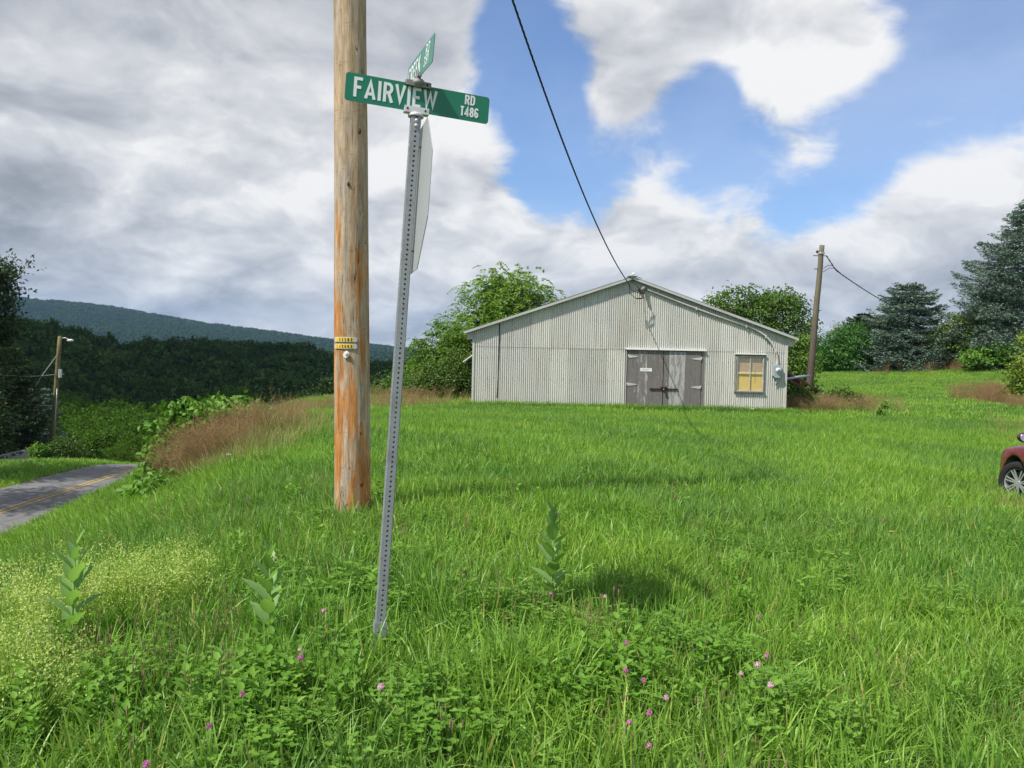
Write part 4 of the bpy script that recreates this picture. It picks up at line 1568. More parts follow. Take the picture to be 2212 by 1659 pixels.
UB, upB = U, upv
U = (U - upv * 0.135).normalized()
upv = Nn_.cross(U).normalized()
upv = upv if upv.z > 0 else -upv
s2o = tp + upB * 0.032 - U * 0.376
sign2 = empty('street_sign', s2o, 'green street blade reading CREEK RD 391, seen almost edge on above the other', 'street sign')
MB().prism(rounded(SW, SH2, 0.016), s2o - Nn_ * ST / 2, U, upv, Nn_, ST).build('sign_blade', M_SIGNG2, sign2)
text('letter', 'CREEK', s2o + U * 0.040 + upv * 0.020, U, upv, -Nn_, 0.094, 0.0155, 0.370, M_SIGNW, sign2, z=fr_)
text('letter', 'RD', s2o + U * 0.545 + upv * 0.074, U, upv, -Nn_, 0.050, 0.0085, 0.105, M_SIGNW, sign2, z=fr_)
text('letter', '391', s2o + U * 0.520 + upv * 0.022, U, upv, -Nn_, 0.050, 0.0085, 0.120, M_SIGNW, sign2, z=fr_)
# octagon, its back towards us
U, upv = (UB + Nn_ * -0.03).normalized(), upB
oc = at(897, 427, 4.12) + Nn_ * 0.0
R8 = 0.762 / 2
# centre it on the plane beside the post
tpar = (oc - foot).dot(upv)
ocn = foot + upv * tpar + Nn_ * (PW / 2 + 0.012) + U * 0.0
octa = empty('stop_sign', ocn, 'bare metal back of an octagonal road sign bolted to the leaning post', 'road sign')
poly = [(R8 / math.cos(rad(22.5)) * math.cos(rad(22.5 + 45 * k)), R8 / math.cos(rad(22.5)) * math.sin(rad(22.5 + 45 * k))) for k in range(8)]


def ghost_mat():
    m, N = new_mat('bare aluminium sheet with hole marks')
    p = N.n('ShaderNodeTexCoord').outputs['Object']
    z = N.n('ShaderNodeSeparateXYZ', {0: p}).outputs[2]
    wv_ = N.math('SINE', N.math('MULTIPLY', z, 6.2832 / 0.0254))
    nn = N.noise(p, 9.0, 4.0, 0.6)
    m1 = N.math('MULTIPLY', N.mr(wv_, 0.2, 0.9, smooth=True), N.mr(nn, 0.38, 0.6))
    c = N.mix(N.math('MULTIPLY', m1, 0.34), (0.40, 0.42, 0.42), (0.24, 0.265, 0.265))
    out(N, N.n('ShaderNodeBsdfPrincipled', {'Base Color': c, 'Roughness': 0.42, 'Metallic': 0.25}).outputs[0])
    return m


MB().prism(poly, ocn, U, upv, Nn_, 0.003).build('sign_back', ghost_mat(), octa)
MB().prism([(x * 0.995, y * 0.995) for x, y in poly], ocn + Nn_ * 0.0034, U, upv, Nn_, 0.0006).build('sign_face', plain('red sign face', (0.45, 0.02, 0.03), 0.4), octa)
for k in (-0.27, 0.27):
    MB().tube([ocn + upv * k - Nn_ * 0.064, ocn + upv * k + Nn_ * 0.006], 0.005, 8).build('mounting_bolt', M_ALU, octa)

# ------------------------------------------------------------------ big wooden utility pole
p0, p1 = at(760.5, 1112, 7.4), at(756.3, 0, 7.4)
ax = (p1 - p0).normalized()
gb = gz1(p0.x, p0.y)
pf = p0 - ax * ((p0.z - gb + 0.3) / ax.z)
pole = empty('utility_pole', (pf.x, pf.y, gb), 'stout new-looking wooden utility pole with orange stain and yellow number tags', 'utility pole')
LPOLE = 9.6
nr_, ns_ = 110, 48
a_ = Vector((1, 0, 0))
e1 = (a_ - ax * a_.dot(ax)).normalized()
e2 = ax.cross(e1)
V = []
for i in range(nr_ + 1):
    h = LPOLE * i / nr_
    r = 0.168 - 0.0052 * h
    c = pf + ax * h
    for k in range(ns_):
        q_ = 2 * math.pi * k / ns_
        f = (float(vnoise(k * 0.9, h * 0.5, 1.0, 4)) - 0.5) * 0.010 + (float(vnoise(math.cos(q_) * 2 + 9, h * 1.4, 1.0, 6)) - 0.5) * 0.010
        for (kh, ka, kr) in ((1.10, -1.05, 0.016), (3.62, -1.0, 0.02), (2.55, -2.2, 0.012), (4.3, -1.4, 0.012), (0.45, -0.95, 0.014)):
            dq = (q_ - ka % (2 * math.pi) + math.pi) % (2 * math.pi) - math.pi
            f += kr * math.exp(-((h - kh) / 0.06) ** 2 - (dq / 0.28) ** 2)
        V.append(c + (e1 * math.cos(q_) + e2 * math.sin(q_)) * (r + f))
F = [(i * ns_ + k, i * ns_ + (k + 1) % ns_, (i + 1) * ns_ + (k + 1) % ns_, (i + 1) * ns_ + k) for i in range(nr_) for k in range(ns_)]
F.append(tuple(nr_ * ns_ + k for k in range(ns_)))
me = bpy.data.meshes.new('pole_shaft')
me.from_pydata([tuple(v) for v in V], [], F)
me.polygons.foreach_set('use_smooth', [True] * len(F))
me.update()
link('pole_shaft', me, M_POLE, pole)
# knots
M_KNOT = plain('dark knot', (0.09, 0.045, 0.02), 0.8, 0, 0.5, 50, 0.2, 0.5)
for (px_, py_, r_) in ((781, 290, 0.020), (783, 933, 0.016), (786, 1040, 0.018), (760, 405, 0.013)):
    c = at(px_, py_, 7.4)
    t_ = (c - pf).dot(ax)
    ctr = pf + ax * t_
    off = c.x - ctr.x
    rr_ = 0.168 - 0.0052 * t_ + 0.004
    yv = math.sqrt(max(0.0004, rr_ ** 2 - off ** 2))
    MB().sphere(ctr + Vector((off, -yv, 0)), r_, 10, 6, (1.0, 0.5, 1.5)).build('knot', M_KNOT, pole)


def on_pole(px_, py_, extra=0.004):
    c = at(px_, py_, 7.4)
    t_ = (c - pf).dot(ax)
    ctr = pf + ax * t_
    off = (c.x - ctr.x) * 0.978
    rr_ = 0.168 - 0.0052 * t_ + extra
    return ctr + Vector((off, -math.sqrt(max(1e-4, rr_ ** 2 - off ** 2)), 0)), t_


def tagplate(pyc, s, faded, hgt=0.046):
    """number plate curved round the pole"""
    c0, t_ = on_pole(750.5, pyc)
    ctr = pf + ax * t_
    rr_ = 0.168 - 0.0052 * t_ + 0.010
    root = empty('number_tag', c0, None, None)
    root.parent = pole
    root.location = c0 - Vector(pole.location)
    x0_, x1_ = -0.134, 0.082
    def P(x, z, e=0.0):
        return ctr + Vector((x, -math.sqrt(max(1e-4, (rr_ + e) ** 2 - x * x)), 0)) + ax * z
    n = 24
    V, F = [], []
    for i in range(n + 1):
        t = i / n
        x = x0_ + (x1_ - x0_) * t
        edge_ = min(t, 1 - t) * (x1_ - x0_)
        hh = hgt / 2 * (1 if edge_ > 0.014 else math.sqrt(max(0.05, 1 - ((0.014 - edge_) / 0.0165) ** 2)))
        V += [P(x, -hh), P(x, hh), P(x, -hh, -0.006), P(x, hh, -0.006)]
    for i in range(n):
        a = 4 * i
        F += [(a, a + 4, a + 5, a + 1), (a + 1, a + 5, a + 7, a + 3), (a, a + 2, a + 6, a + 4)]
    MB().add(V, F).build('tag_frame', M_ALU, root)
    V, F = [], []
    for i in range(n + 1):
        x = x0_ + 0.020 + (x1_ - x0_ - 0.050) * i / n
        V += [P(x, -hgt * 0.37, 0.0015), P(x, hgt * 0.37, 0.0015)]
    for i in range(n):
        F.append((2 * i, 2 * i + 2, 2 * i + 3, 2 * i + 1))
    MB().add(V, F).build('tag_insert', M_YEL, root)
    x = x0_ + 0.025
    for i, ch in enumerate(s):
        o_ = P(x, -0.0135, 0.0028)
        tx = (P(x + 0.01, -0.0135, 0.0028) - o_).normalized()
        nm_ = tx.cross(ax).normalized()
        if nm_.y > 0:
            nm_ = -nm_
        mb = MB()
        if ch != ' ':
            glyph(mb, ch, o_, tx, ax, nm_, 0.027 if ch not in '=' else 0.020, 0.0048 if ch not in '=S' else 0.003, 0.0006, 1.0)
            mb.build('digit', M_INKF if i < faded else M_INK, root)
        x += 0.0268
    return root


tagplate(734.2, '=33583', 1)
tagplate(748.4, 'S49663', 2)
c0, t_ = on_pole(756.5, 764.5, 0.004)
mb = MB()
mb.tube([c0 + Vector((-0.004, -0.002, -0.012)), c0 + Vector((-0.004, -0.012, -0.012))], 0.026, 20)
mb.tube([c0 + Vector((0.004, -0.012, 0.006)), c0 + Vector((0.004, -0.022, 0.006))], 0.020, 18)
mb.tube([c0 + Vector((0.003, -0.022, 0.006)), c0 + Vector((0.003, -0.034, 0.006))], 0.009, 12)
mb.build('cable_washer', M_WHITE, pole, 0.001)

# ------------------------------------------------------------------ service drop from the pole top to the barn


def catenary(a, b, sag, n=60):
    return [a.lerp(b, t) - Vector((0, 0, sag * 4 * t * (1 - t))) for t in np.linspace(0, 1, n)]


def twisted(name, pts, r, off, turns_per_m, label, mat=M_BLACK, n=3):
    root = empty(name, pts[0], label, 'cable')
    L = 0
    paths = [[] for _ in range(n)]
    pts2 = []
    for i in range(len(pts) - 1):
        m = max(2, int((pts[i + 1] - pts[i]).length / 0.06))
        pts2 += [pts[i].lerp(pts[i + 1], k / m) for k in range(m)]
    pts2.append(pts[-1])
    for i, p in enumerate(pts2):
        t = (pts2[min(i + 1, len(pts2) - 1)] - pts2[max(0, i - 1)]).normalized()
        s = t.cross(Vector((0, 0, 1))).normalized()
        w = s.cross(t)
        if i:
            L += (p - pts2[i - 1]).length
        for k in range(n):
            a = 2 * math.pi * (L * turns_per_m + k / n)
            paths[k].append(p + (s * math.cos(a) + w * math.sin(a)) * off)
    for k in range(n):
        MB().tube(paths[k], r, 5).build('strand', mat, root)
    return root


wa = pf + ax * (LPOLE - 0.3) + Vector((0.12, 0.05, 0))
wb = at(1358, 612, YB - 0.55)
# fit: the cable leaves the top of the frame near x = 1105
WSAG = 0.85
twisted('service_cable', catenary(wa, wb, WSAG, 60), 0.010, 0.011, 2.2, 'black twisted power cable running from the big pole down to the barn gable')
k0 = cp[0] + Vector((-0.20, -0.22, -0.06))
loops = MB()
loops.tube([wb, wb + Vector((0.10, 0.02, -0.22)), wb + Vector((0.32, 0.12, -0.30)), wb + Vector((0.55, 0.2, -0.31)), k0 + Vector((0.0, 0, 0.0))], [0.012] * 5, 6)
loops.tube([wb, wb + Vector((0.06, 0.02, -0.34)), wb + Vector((0.26, 0.1, -0.50)), wb + Vector((0.50, 0.15, -0.50)), wb + Vector((0.58, 0.2, -0.38)), k0 + Vector((0.02, 0, -0.01))], [0.012] * 6, 6)
loops.tube([wb, wb + Vector((0.2, 0.2, 0.06)), Vector((4.40, YB - 0.15, 4.02))], [0.008] * 3, 6)
loops.tube([wb + Vector((0.38, 0.14, -0.305)), wb + Vector((0.58, 0.2, -0.31))], 0.022, 8)
loops.tube([wb + Vector((0.30, 0.11, -0.50)), wb + Vector((0.50, 0.15, -0.50))], 0.022, 8)
tag(loops.build('drip_loops', M_BLACK, None), 'black drip loops of wire under the barn gable peak', 'wire')

# ------------------------------------------------------------------ old pole right of the barn, with its wires, pipe and logs
b0, b1 = at(1747, 850, 32.0), at(1775.5, 530, 32.0)
a2 = (b1 - b0).normalized()
g0 = gz1(b0.x, b0.y)
bf = b0 - a2 * ((b0.z - g0 + 0.3) / a2.z)
op = empty('old_utility_pole', (bf.x, bf.y, g0), 'leaning weathered brown pole standing to the right of the barn', 'utility pole')
Lo = (b1 - bf).length
mb = MB()
mb.tube([bf + a2 * (Lo * k / 16) + Vector((random.uniform(-.01, .01), 0, 0)) for k in range(17)], [0.145 - 0.048 * k / 16 for k in range(17)], 14)
mb.build('pole_shaft', M_POLE_OLD, op)
mb = MB()
for z_ in (-0.30, -0.335):
    mb.tube([b1 + a2 * z_ + Vector((0.14 * math.cos(q), 0.14 * math.sin(q), 0)) for q in np.linspace(0, 6.283, 16)], 0.009, 5)
mb.build('wire_wrap', M_ALU, op)
mb = MB()
mb.tube([b1 + a2 * -0.42 + Vector((-0.32, 0, 0)), b1 + a2 * -0.42 + Vector((0.20, -0.05, 0))], 0.018, 6)
mb.build('cross_bolt', M_RUST, op)
MB().box(b1 + a2 * -0.26 + Vector((-0.16, 0, 0)), (0.07, 0.07, 0.10)).build('insulator', M_RUST, op)
mb = MB()
mb.tube([b1 + a2 * -0.95 + Vector((-0.24, -0.02, 0)), b1 + a2 * -0.95 + Vector((-0.08, -0.05, 0))], 0.016, 6)
mb.build('wire_hook', M_RUST, op)
s_ = b1 + a2 * -0.42 + Vector((0.20, -0.05, 0))
mid_ = at(1806, 584, 33.5)
far_ = at(2000, 690, 52.0)
w2 = [s_, s_.lerp(mid_, 0.55)] + [mid_.lerp(far_, t) - Vector((0, 0, 0.25 * 4 * t * (1 - t))) for t in np.linspace(0, 1, 24)]
twisted('house_cable', w2, 0.014, 0.013, 1.0, 'black cable sagging from the old pole into the spruces on the right', n=2)
lp = MB()
for k, z_ in enumerate((-0.92, -1.06)):
    s0 = b1 + a2 * z_ + Vector((0.12, -0.08, 0))
    e0 = mid_ + (far_ - mid_).normalized() * (0.1 + 0.5 * k)
    lp.tube([s0, s0.lerp(e0, 0.35) + Vector((0, 0, 0.16)), s0.lerp(e0, 0.7) + Vector((0, 0, 0.16)), e0], 0.012, 5)
tag(lp.build('tap_wires', M_BLACK, None), 'two short looping wires joining the old pole to the cable on the right', 'wire')
pp = MB()
pa, pc = at(1697, 819, 29.5), at(1746, 812, 31.7)
pp.tube([pa + Vector((-0.3, 0, -0.03)), pa, pa.lerp(pc, 0.5) + Vector((0, 0, 0.01)), pc + Vector((0.02, -0.1, 0))], 0.05, 8)
tag(pp.build('grey_pipe', M_PIPE, None), 'grey pipe bridging from the barn corner to the old pole', 'pipe')
for (xa, ya, xb_, yb_, lb_) in ((1698, 806, 1742, 832, 'upper of two reddish logs leaning beside the barn corner'), (1699, 819, 1734, 840, 'lower of two reddish logs leaning beside the barn corner')):
    la, lb2 = at(xa, ya, 30.3), at(xb_, yb_, 31.3)
    o = MB().tube([la + (la - lb2) * 0.3, la, lb2, lb2 + (lb2 - la) * 0.5], [0.10, 0.105, 0.11, 0.11], 10).build('log', plain('reddish bark', (0.13, 0.06, 0.045), 0.9, 0, 0.3, 8, 0.1, 0.4), None)
    tag(o, lb_, 'log')

# ------------------------------------------------------------------ roadside pole on the left with lamp, wires, vine
YL = 52.0
l0, l1 = at(110, 990, YL), at(129.5, 726, YL)
la_ = (l1 - l0).normalized()
lg = gz1(l0.x, l0.y)
lf = l0 - la_ * ((l0.z - lg + 0.2) / la_.z)
lpz = empty('roadside_pole', (lf.x, lf.y, lg), 'thin mossy utility pole with small lamp beyond the road, vine at its foot', 'utility pole')
LL = (l1 - lf).length
mb = MB()
mb.tube([lf + la_ * (LL * k / 8) for k in range(9)], [0.19 - 0.07 * k / 8 for k in range(9)], 12)
mb.build('pole_shaft', plain('mossy pole wood', (0.17, 0.155, 0.07), 0.9, 0, 0.4, 5, 0.1, dirt=(0.10, 0.08, 0.06, 0.8)), lpz)
mb = MB()
mb.tube([l1 + la_ * -0.15, l1 + la_ * -0.12 + Vector((0.35, 0, 0.02)), l1 + la_ * -0.2 + Vector((0.6, 0, 0))], 0.025, 6)
mb.build('lamp_arm', M_ALU, lpz)
MB().sphere(l1 + Vector((0.68, 0, -0.27)), 0.16, 10, 6, (1.5, 0.9, 0.6)).build('lamp_head', M_ALU, lpz)
mb = MB()
mb.box(l0 + la_ * 5.6 + Vector((0.22, -0.05, 0)), (0.16, 0.16, 0.55))
mb.build('switch_box', M_ALU, lpz)
mb = MB()
mb.tube([l1 + la_ * -2.55 + Vector((0, 0, 0)), l1 + la_ * -2.52 + Vector((0.45, 0, 0.05))], 0.02, 5)
mb.tube([l0 + la_ * 1.0 + Vector((0.16, -0.1, 0)), l0 + la_ * 4.6 + Vector((0.12, -0.1, 0))], 0.02, 5)
mb.build('riser_pipe', M_ALU, lpz)
# vine climbing the lower part
n = 900
hh = R.random(n) ** 1.2 * 2.6
aa = R.random(n) * 6.28
P = np.array(lf)[None] + np.array(la_)[None] * hh[:, None] + np.stack([np.cos(aa), np.sin(aa), aa * 0], 1) * (0.16 + 0.22 * R.random(n))[:, None]
V, F, t = cards(P, rdir(n, -0.3), rdir(n, 0.6), 0.12 + 0.08 * R.random(n), 0.10, 0.1)
link('climbing_vine', np_mesh('climbing_vine', V, F, t), M_VINE, lpz)
for nm, (x0w, y0w), tp_, lab, sg in (('left_wire', (-60, 798), -2.5, 'upper thin wire running off left from the roadside pole', 0.25), ('left_wire', (-60, 832), -4.55, 'lower thin wire running off left from the roadside pole', 0.35)):
    e = at(x0w, y0w, 47.0)
    tag(MB().tube(catenary(l1 + la_ * tp_, e, sg, 14), 0.025, 5).build('overhead_wire', M_CONC, None), lab, 'wire')
tag(MB().tube([l1 + la_ * -1.1, at(88, 815, YL - 1), at(55, 873, YL - 2), at(20, 938, YL - 3)], 0.022, 5).build('guy_wire', M_CONC, None), 'slanting guy wire bracing the roadside pole on the left', 'wire')
# low grey wall beyond the verge
w0 = at(-30, 1010, 40.5)
gw = gz1(w0.x, w0.y)
cw = empty('parapet_wall', (w0.x, w0.y, w0.z - 0.6), 'low grey concrete parapet wall beside the road at the far left', 'wall')
w1 = at(56, 1006, 44)
dirw = Vector((w1.x - w0.x, w1.y - w0.y, 0)).normalized()
nw = Vector((-dirw.y, dirw.x, 0))
Lw = Vector((w1.x - w0.x, w1.y - w0.y, 0)).length
for k in range(4):
    c = w0 + dirw * (Lw * (k + 0.5) / 4)
    MB().box((c.x, c.y, w0.z - 0.05), (Lw / 4 - 0.015, 0.25, 1.1), (dirw, nw, Vector((0, 0, 1)))).build('wall_panel', M_CONC, cw, 0.01)

# ------------------------------------------------------------------ trees and shrubs
random.seed(21)
# behind the barn, left: tall light-green tree with drooping compound leaves
def gbase(px, Y):
    p = at(px, 900, Y)
    return (p.x, p.y, gz1(p.x, p.y))


def lob(px, py, Y, rx, rz, base, dy=0.0):
    c = at(px, py, Y + dy)
    return ((c.x - base[0], c.y - base[1], c.z - base[2]), (rx, rx, rz))


Yt = 45.0
b = gbase(1095, Yt)
leafy_tree('ailanthus_tree', b, [lob(1058, 655, Yt, 1.3, 1.1, b), lob(1110, 645, Yt, 1.7, 1.0, b), lob(1064, 612, Yt, 0.7, 0.8, b), lob(1128, 618, Yt, 1.0, 0.6, b), lob(1172, 645, Yt, 0.8, 0.6, b),
                                 lob(1035, 695, Yt, 1.2, 0.8, b), lob(1130, 700, Yt, 2.6, 1.3, b)], M_SUMAC,
           'light green tree with drooping leaflets rising behind the left slope of the barn roof', n_tips=300, per=6, leaf=(0.20, 0.085), spread=0.7, droop=0.7, trunk_r=0.16, fronds=True)
Yt = 36.0
b = gbase(975, Yt)
leafy_tree('ailanthus_tree', b, [lob(965, 755, Yt, 0.9, 0.7, b), lob(975, 722, Yt, 0.55, 0.5, b), lob(1000, 770, Yt, 1.0, 1.0, b), lob(928, 748, Yt, 0.55, 0.3, b), lob(945, 795, Yt, 0.8, 0.5, b), lob(1010, 730, Yt, 0.8, 0.7, b)], M_SUMAC,
           'leafy tree with drooping leaflets crowding the left corner of the barn', n_tips=190, per=6, leaf=(0.16, 0.06), spread=0.5, droop=0.7, trunk_r=0.09, fronds=True)
Yt = 33.5
b = gbase(975, Yt)
leafy_tree('bush', b, [lob(960, 822, Yt, 1.2, 0.75, b), lob(1000, 800, Yt, 0.9, 0.8, b), lob(990, 850, Yt, 1.1, 0.6, b), lob(925, 845, Yt, 0.9, 0.55, b), lob(905, 862, Yt, 0.7, 0.4, b)], M_HEDGE,
           'dense tangled green and brown shrub against the left wall of the barn', 'shrub', n_tips=520, per=24, leaf=(0.11, 0.06), spread=0.34, droop=0.2, trunk_r=0.06)
Yt = 40.0
b = gbase(880, Yt)
leafy_tree('bush', b, [lob(888, 818, Yt, 0.9, 0.5, b), lob(905, 795, Yt, 0.7, 0.4, b), lob(880, 845, Yt, 1.5, 0.7, b), lob(850, 855, Yt, 1.2, 0.5, b)], M_TREE,
           'sparse dark shrub just left of the tangle beside the barn', 'shrub', n_tips=220, per=22, leaf=(0.13, 0.07), spread=0.42, droop=0.3, trunk_r=0.06)
Yt = 60.0
b = gbase(775, Yt)
leafy_tree('bush', b, [lob(735, 838, Yt, 1.2, 1.0, b), lob(790, 845, Yt, 1.8, 1.0, b), lob(700, 862, Yt, 1.4, 0.7, b), lob(825, 838, Yt, 1.3, 0.9, b), lob(715, 835, Yt, 0.7, 0.6, b)], M_DARKTREE,
           'dark scrubby shrub behind the utility pole beyond the meadow edge', 'shrub', n_tips=360, per=20, leaf=(0.2, 0.11), spread=0.5, droop=0.2, trunk_r=0.1)
# right of and behind the barn
Yt = 47.0
b = gbase(1645, Yt)
leafy_tree('broadleaf_tree', b, [lob(1600, 660, Yt, 1.5, 0.85, b), lob(1565, 668, Yt, 1.2, 0.6, b), lob(1655, 670, Yt, 1.9, 1.1, b), lob(1695, 690, Yt, 1.4, 1.2, b), lob(1685, 655, Yt, 1.0, 0.7, b), lob(1640, 720, Yt, 2.2, 1.4, b), lob(1715, 740, Yt, 1.0, 1.5, b)], M_TREE,
           'rounded dark green tree behind the right slope of the barn roof', n_tips=330, per=26, leaf=(0.19, 0.09), spread=0.55, droop=0.35, trunk_r=0.17)
Yt = 40.0
b = gbase(1722, Yt)
leafy_tree('broadleaf_tree', b, [lob(1718, 790, Yt, 1.0, 1.0, b), lob(1712, 830, Yt, 0.9, 0.8, b), lob(1722, 765, Yt, 0.6, 0.9, b), lob(1735, 845, Yt, 0.6, 0.5, b)], M_TREE,
           'lower leafy tree filling the gap between the barn and the old pole', n_tips=240, per=24, leaf=(0.14, 0.075), spread=0.42, droop=0.3, trunk_r=0.08)
Yt = 78.0
b = gbase(1742, Yt)
leafy_tree('broadleaf_tree', b, [lob(1742, 770, Yt, 1.3, 1.2, b), lob(1752, 745, Yt, 1.0, 0.7, b), lob(1748, 790, Yt, 1.6, 1.0, b)], M_DARKTREE,
           'distant dark tree seen through the gap right of the barn', n_tips=180, per=20, leaf=(0.25, 0.13), spread=0.6, droop=0.2, trunk_r=0.12)
Yt = 68.0
b = gbase(1835, Yt)
leafy_tree('sumac_thicket', b, [lob(1800, 762, Yt, 2.0, 1.4, b), lob(1850, 740, Yt, 2.3, 1.5, b), lob(1870, 725, Yt, 1.5, 1.0, b), lob(1830, 775, Yt, 2.4, 1.2, b), lob(1880, 765, Yt, 2.0, 1.3, b), lob(1775, 780, Yt, 1.3, 0.9, b)], leaf_mat('sumac leaves', (0.03, 0.09, 0.012), (0.05, 0.145, 0.018), (0.10, 0.22, 0.03), 0.28, 1.5),
           'broad bright green sumac thicket left of the blue spruce', 'shrub', n_tips=420, per=26, leaf=(0.26, 0.11), spread=0.65, droop=0.25, trunk_r=0.1)
Yt = 80.0
b = gbase(1850, Yt)
spruce('conifer_tree', gbase(1858, 80), 1.6 + (786 - 700) / 1720 * 80 - gbase(1858, 80)[2] + 1.0, 4.2, M_CONIFER, 'dark olive conifer with flat top behind the sumac thicket', shape=0.55, dens=0.8)
spruce('conifer_tree', gbase(1905, 78), 1.6 + (786 - 678) / 1720 * 78 - gbase(1905, 78)[2], 3.4, M_CONIFER, 'dark conifer wedged behind the left side of the middle blue spruce', shape=0.6, dens=0.8)
b = gbase(1800, 84)
leafy_tree('dead_tree', b, [lob(1812, 718, 84, 1.3, 0.9, b), lob(1828, 728, 84, 1.1, 0.7, b)], M_STRAW, 'small brown half dead treetop above the sumac thicket', n_tips=90, per=14, leaf=(0.16, 0.04), spread=0.5, trunk_r=0.08)
bs = gbase(1955, 66)
spruce('blue_spruce', bs, at(1955, 608, 66).z - bs[2], 4.5, M_SPRUCE, 'medium blue spruce with a broad rounded top left of the tallest one', shape=0.5, dens=1.0)
bs = gbase(2215, 63)
spruce('blue_spruce', bs, at(2215, 425, 63).z - bs[2], 8.0, M_SPRUCE, 'tallest blue spruce, cut by the right edge of the picture', shape=0.72, dens=1.15)
bs = gbase(2130, 74)
spruce('blue_spruce', bs, at(2130, 620, 74).z - bs[2], 3.6, M_CONIFER, 'shorter greenish spruce tucked behind the tallest blue spruce', shape=0.6, dens=0.9)
Yt = 64.0
b = gbase(2040, Yt)
leafy_tree('apple_tree', b, [lob(2040, 735, Yt, 1.7, 1.2, b), lob(2075, 705, Yt, 1.5, 1.0, b), lob(2010, 755, Yt, 1.2, 0.8, b), lob(2070, 750, Yt, 1.3, 0.9, b)], M_HEDGE,
           'small olive green tree between the two blue spruces', n_tips=300, per=22, leaf=(0.19, 0.10), spread=0.55, droop=0.3, trunk_r=0.11)
Yt = 60.0
b = gbase(2140, Yt)
leafy_tree('bush', b, [lob(2130, 770, Yt, 1.4, 0.55, b), lob(2165, 765, Yt, 1.1, 0.6, b), lob(2100, 778, Yt, 0.8, 0.4, b)], M_VINE,
           'bright green bramble at the foot of the tallest spruce', 'shrub', n_tips=170, per=22, leaf=(0.17, 0.12), spread=0.42, droop=0.2, trunk_r=0.04)
Yt = 34.0
b = gbase(2215, Yt)
leafy_tree('bush', b, [lob(2222, 800, Yt, 0.6, 0.7, b), lob(2212, 835, Yt, 0.6, 0.35, b), lob(2235, 750, Yt, 0.6, 0.8, b), lob(2205, 800, Yt, 0.3, 0.4, b), lob(2260, 810, Yt, 1.0, 1.1, b)],
           leaf_mat('yellowing bramble leaves', (0.08, 0.14, 0.015), (0.16, 0.24, 0.03), (0.30, 0.33, 0.05), 0.3, 0.6), 'yellow-green bramble bush cut by the right edge of the picture', 'shrub', n_tips=260, per=22, leaf=(0.12, 0.08), spread=0.36, droop=0.2, trunk_r=0.04)
# white box glimpsed under the spruce
q = at(2086, 771, 63)
wbx = empty('white_shed', (q.x, q.y, q.z - 0.7), 'scrap of a white shed glimpsed under the tallest spruce', 'shed')
MB().box((q.x, q.y + 0.6, q.z - 0.15), (0.75, 1.2, 1.2)).build('wall', M_WHITE, wbx)
MB().prism([(-0.5, 0), (0, 0.34), (0.5, 0), (0.44, -0.05), (0, 0.26), (-0.44, -0.05)], Vector((q.x, q.y - 0.1, q.z + 0.45)), Vector((1, 0, 0)), Vector((0, 0, 1)), Vector((0, 1, 0)), 1.4).build('roof', M_BARK, wbx)

# left edge: the tall dark tree on the far side of the road, with others out of frame that throw their shade on the asphalt
Yt = 42.0
b = gbase(-48, Yt)
leafy_tree('oak_tree', b, [lob(-40, 600, Yt, 1.5, 1.1, b), lob(5, 605, Yt, 0.7, 0.45, b), lob(-30, 680, Yt, 1.5, 1.3, b), lob(-5, 590, Yt, 0.6, 0.5, b), lob(-60, 780, Yt, 2.0, 2.0, b), lob(-35, 900, Yt, 1.6, 1.8, b), lob(-45, 980, Yt, 1.6, 1.0, b), lob(-90, 620, Yt, 2.5, 2.2, b), lob(-20, 700, Yt, 1.3, 1.0, b)],
           M_DARKTREE, 'tall dark leafy tree cut by the left edge of the picture', n_tips=560, per=26, leaf=(0.22, 0.12), spread=0.6, droop=0.2, trunk_r=0.25)
b = gbase(20, 50)
spruce('dark_pine', (b[0], b[1], b[2]), 8.2, 2.3, M_CONIFER, 'dark conifer standing just right of the tall left edge tree', shape=0.5)
b = gbase(85, 66)
spruce('grey_conifer', (b[0], b[1], b[2]), at(85, 835, 66).z - b[2], 2.6, M_SPRUCE, 'pale grey-green conifer behind the roadside pole', shape=0.5)
for k, (x_, y_, h_) in enumerate(((-26.0, 22.5, 18), (-25.5, 16.0, 17), (-27.5, 29.5, 17), (-26.5, 9.0, 18))):
    z_ = gz1(x_, y_)
    leafy_tree('oak_tree', (x_, y_, z_), [((0, 0, h_ * 0.75), (2.6, 2.6, 2.4)), ((1.5, 1.0, h_ * 0.6), (2.0, 2.0, 1.6)), ((-1.5, -1.0, h_ * 0.6), (2.2, 2.2, 1.8)), ((0.5, -1.2, h_ * 0.9), (1.6, 1.6, 1.4))],
               M_DARKTREE, 'dark roadside tree on the far side of the road shading the asphalt', n_tips=300, per=20, leaf=(0.26, 0.15), spread=0.7, trunk_r=0.25, group='roadside trees left of the frame')
Yt = 55.0
b = gbase(140, 50)
leafy_tree('bush', b, [lob(150, 960, 50, 0.85, 0.55, b), lob(130, 975, 50, 1.0, 0.5, b), lob(90, 975, 50, 0.7, 0.4, b), lob(160, 975, 50, 0.7, 0.5, b)],
           M_HEDGE, 'olive green shrub beside the roadside pole', 'shrub', n_tips=200, per=20, leaf=(0.14, 0.08), spread=0.4, trunk_r=0.04)
b = gbase(72, 49)
leafy_tree('bush', b, [lob(70, 988, 49, 0.55, 0.35, b), lob(85, 975, 49, 0.4, 0.3, b)],
           M_VINE, 'small bright green bush left of the roadside pole', 'shrub', n_tips=90, per=20, leaf=(0.13, 0.09), spread=0.3, trunk_r=0.03)

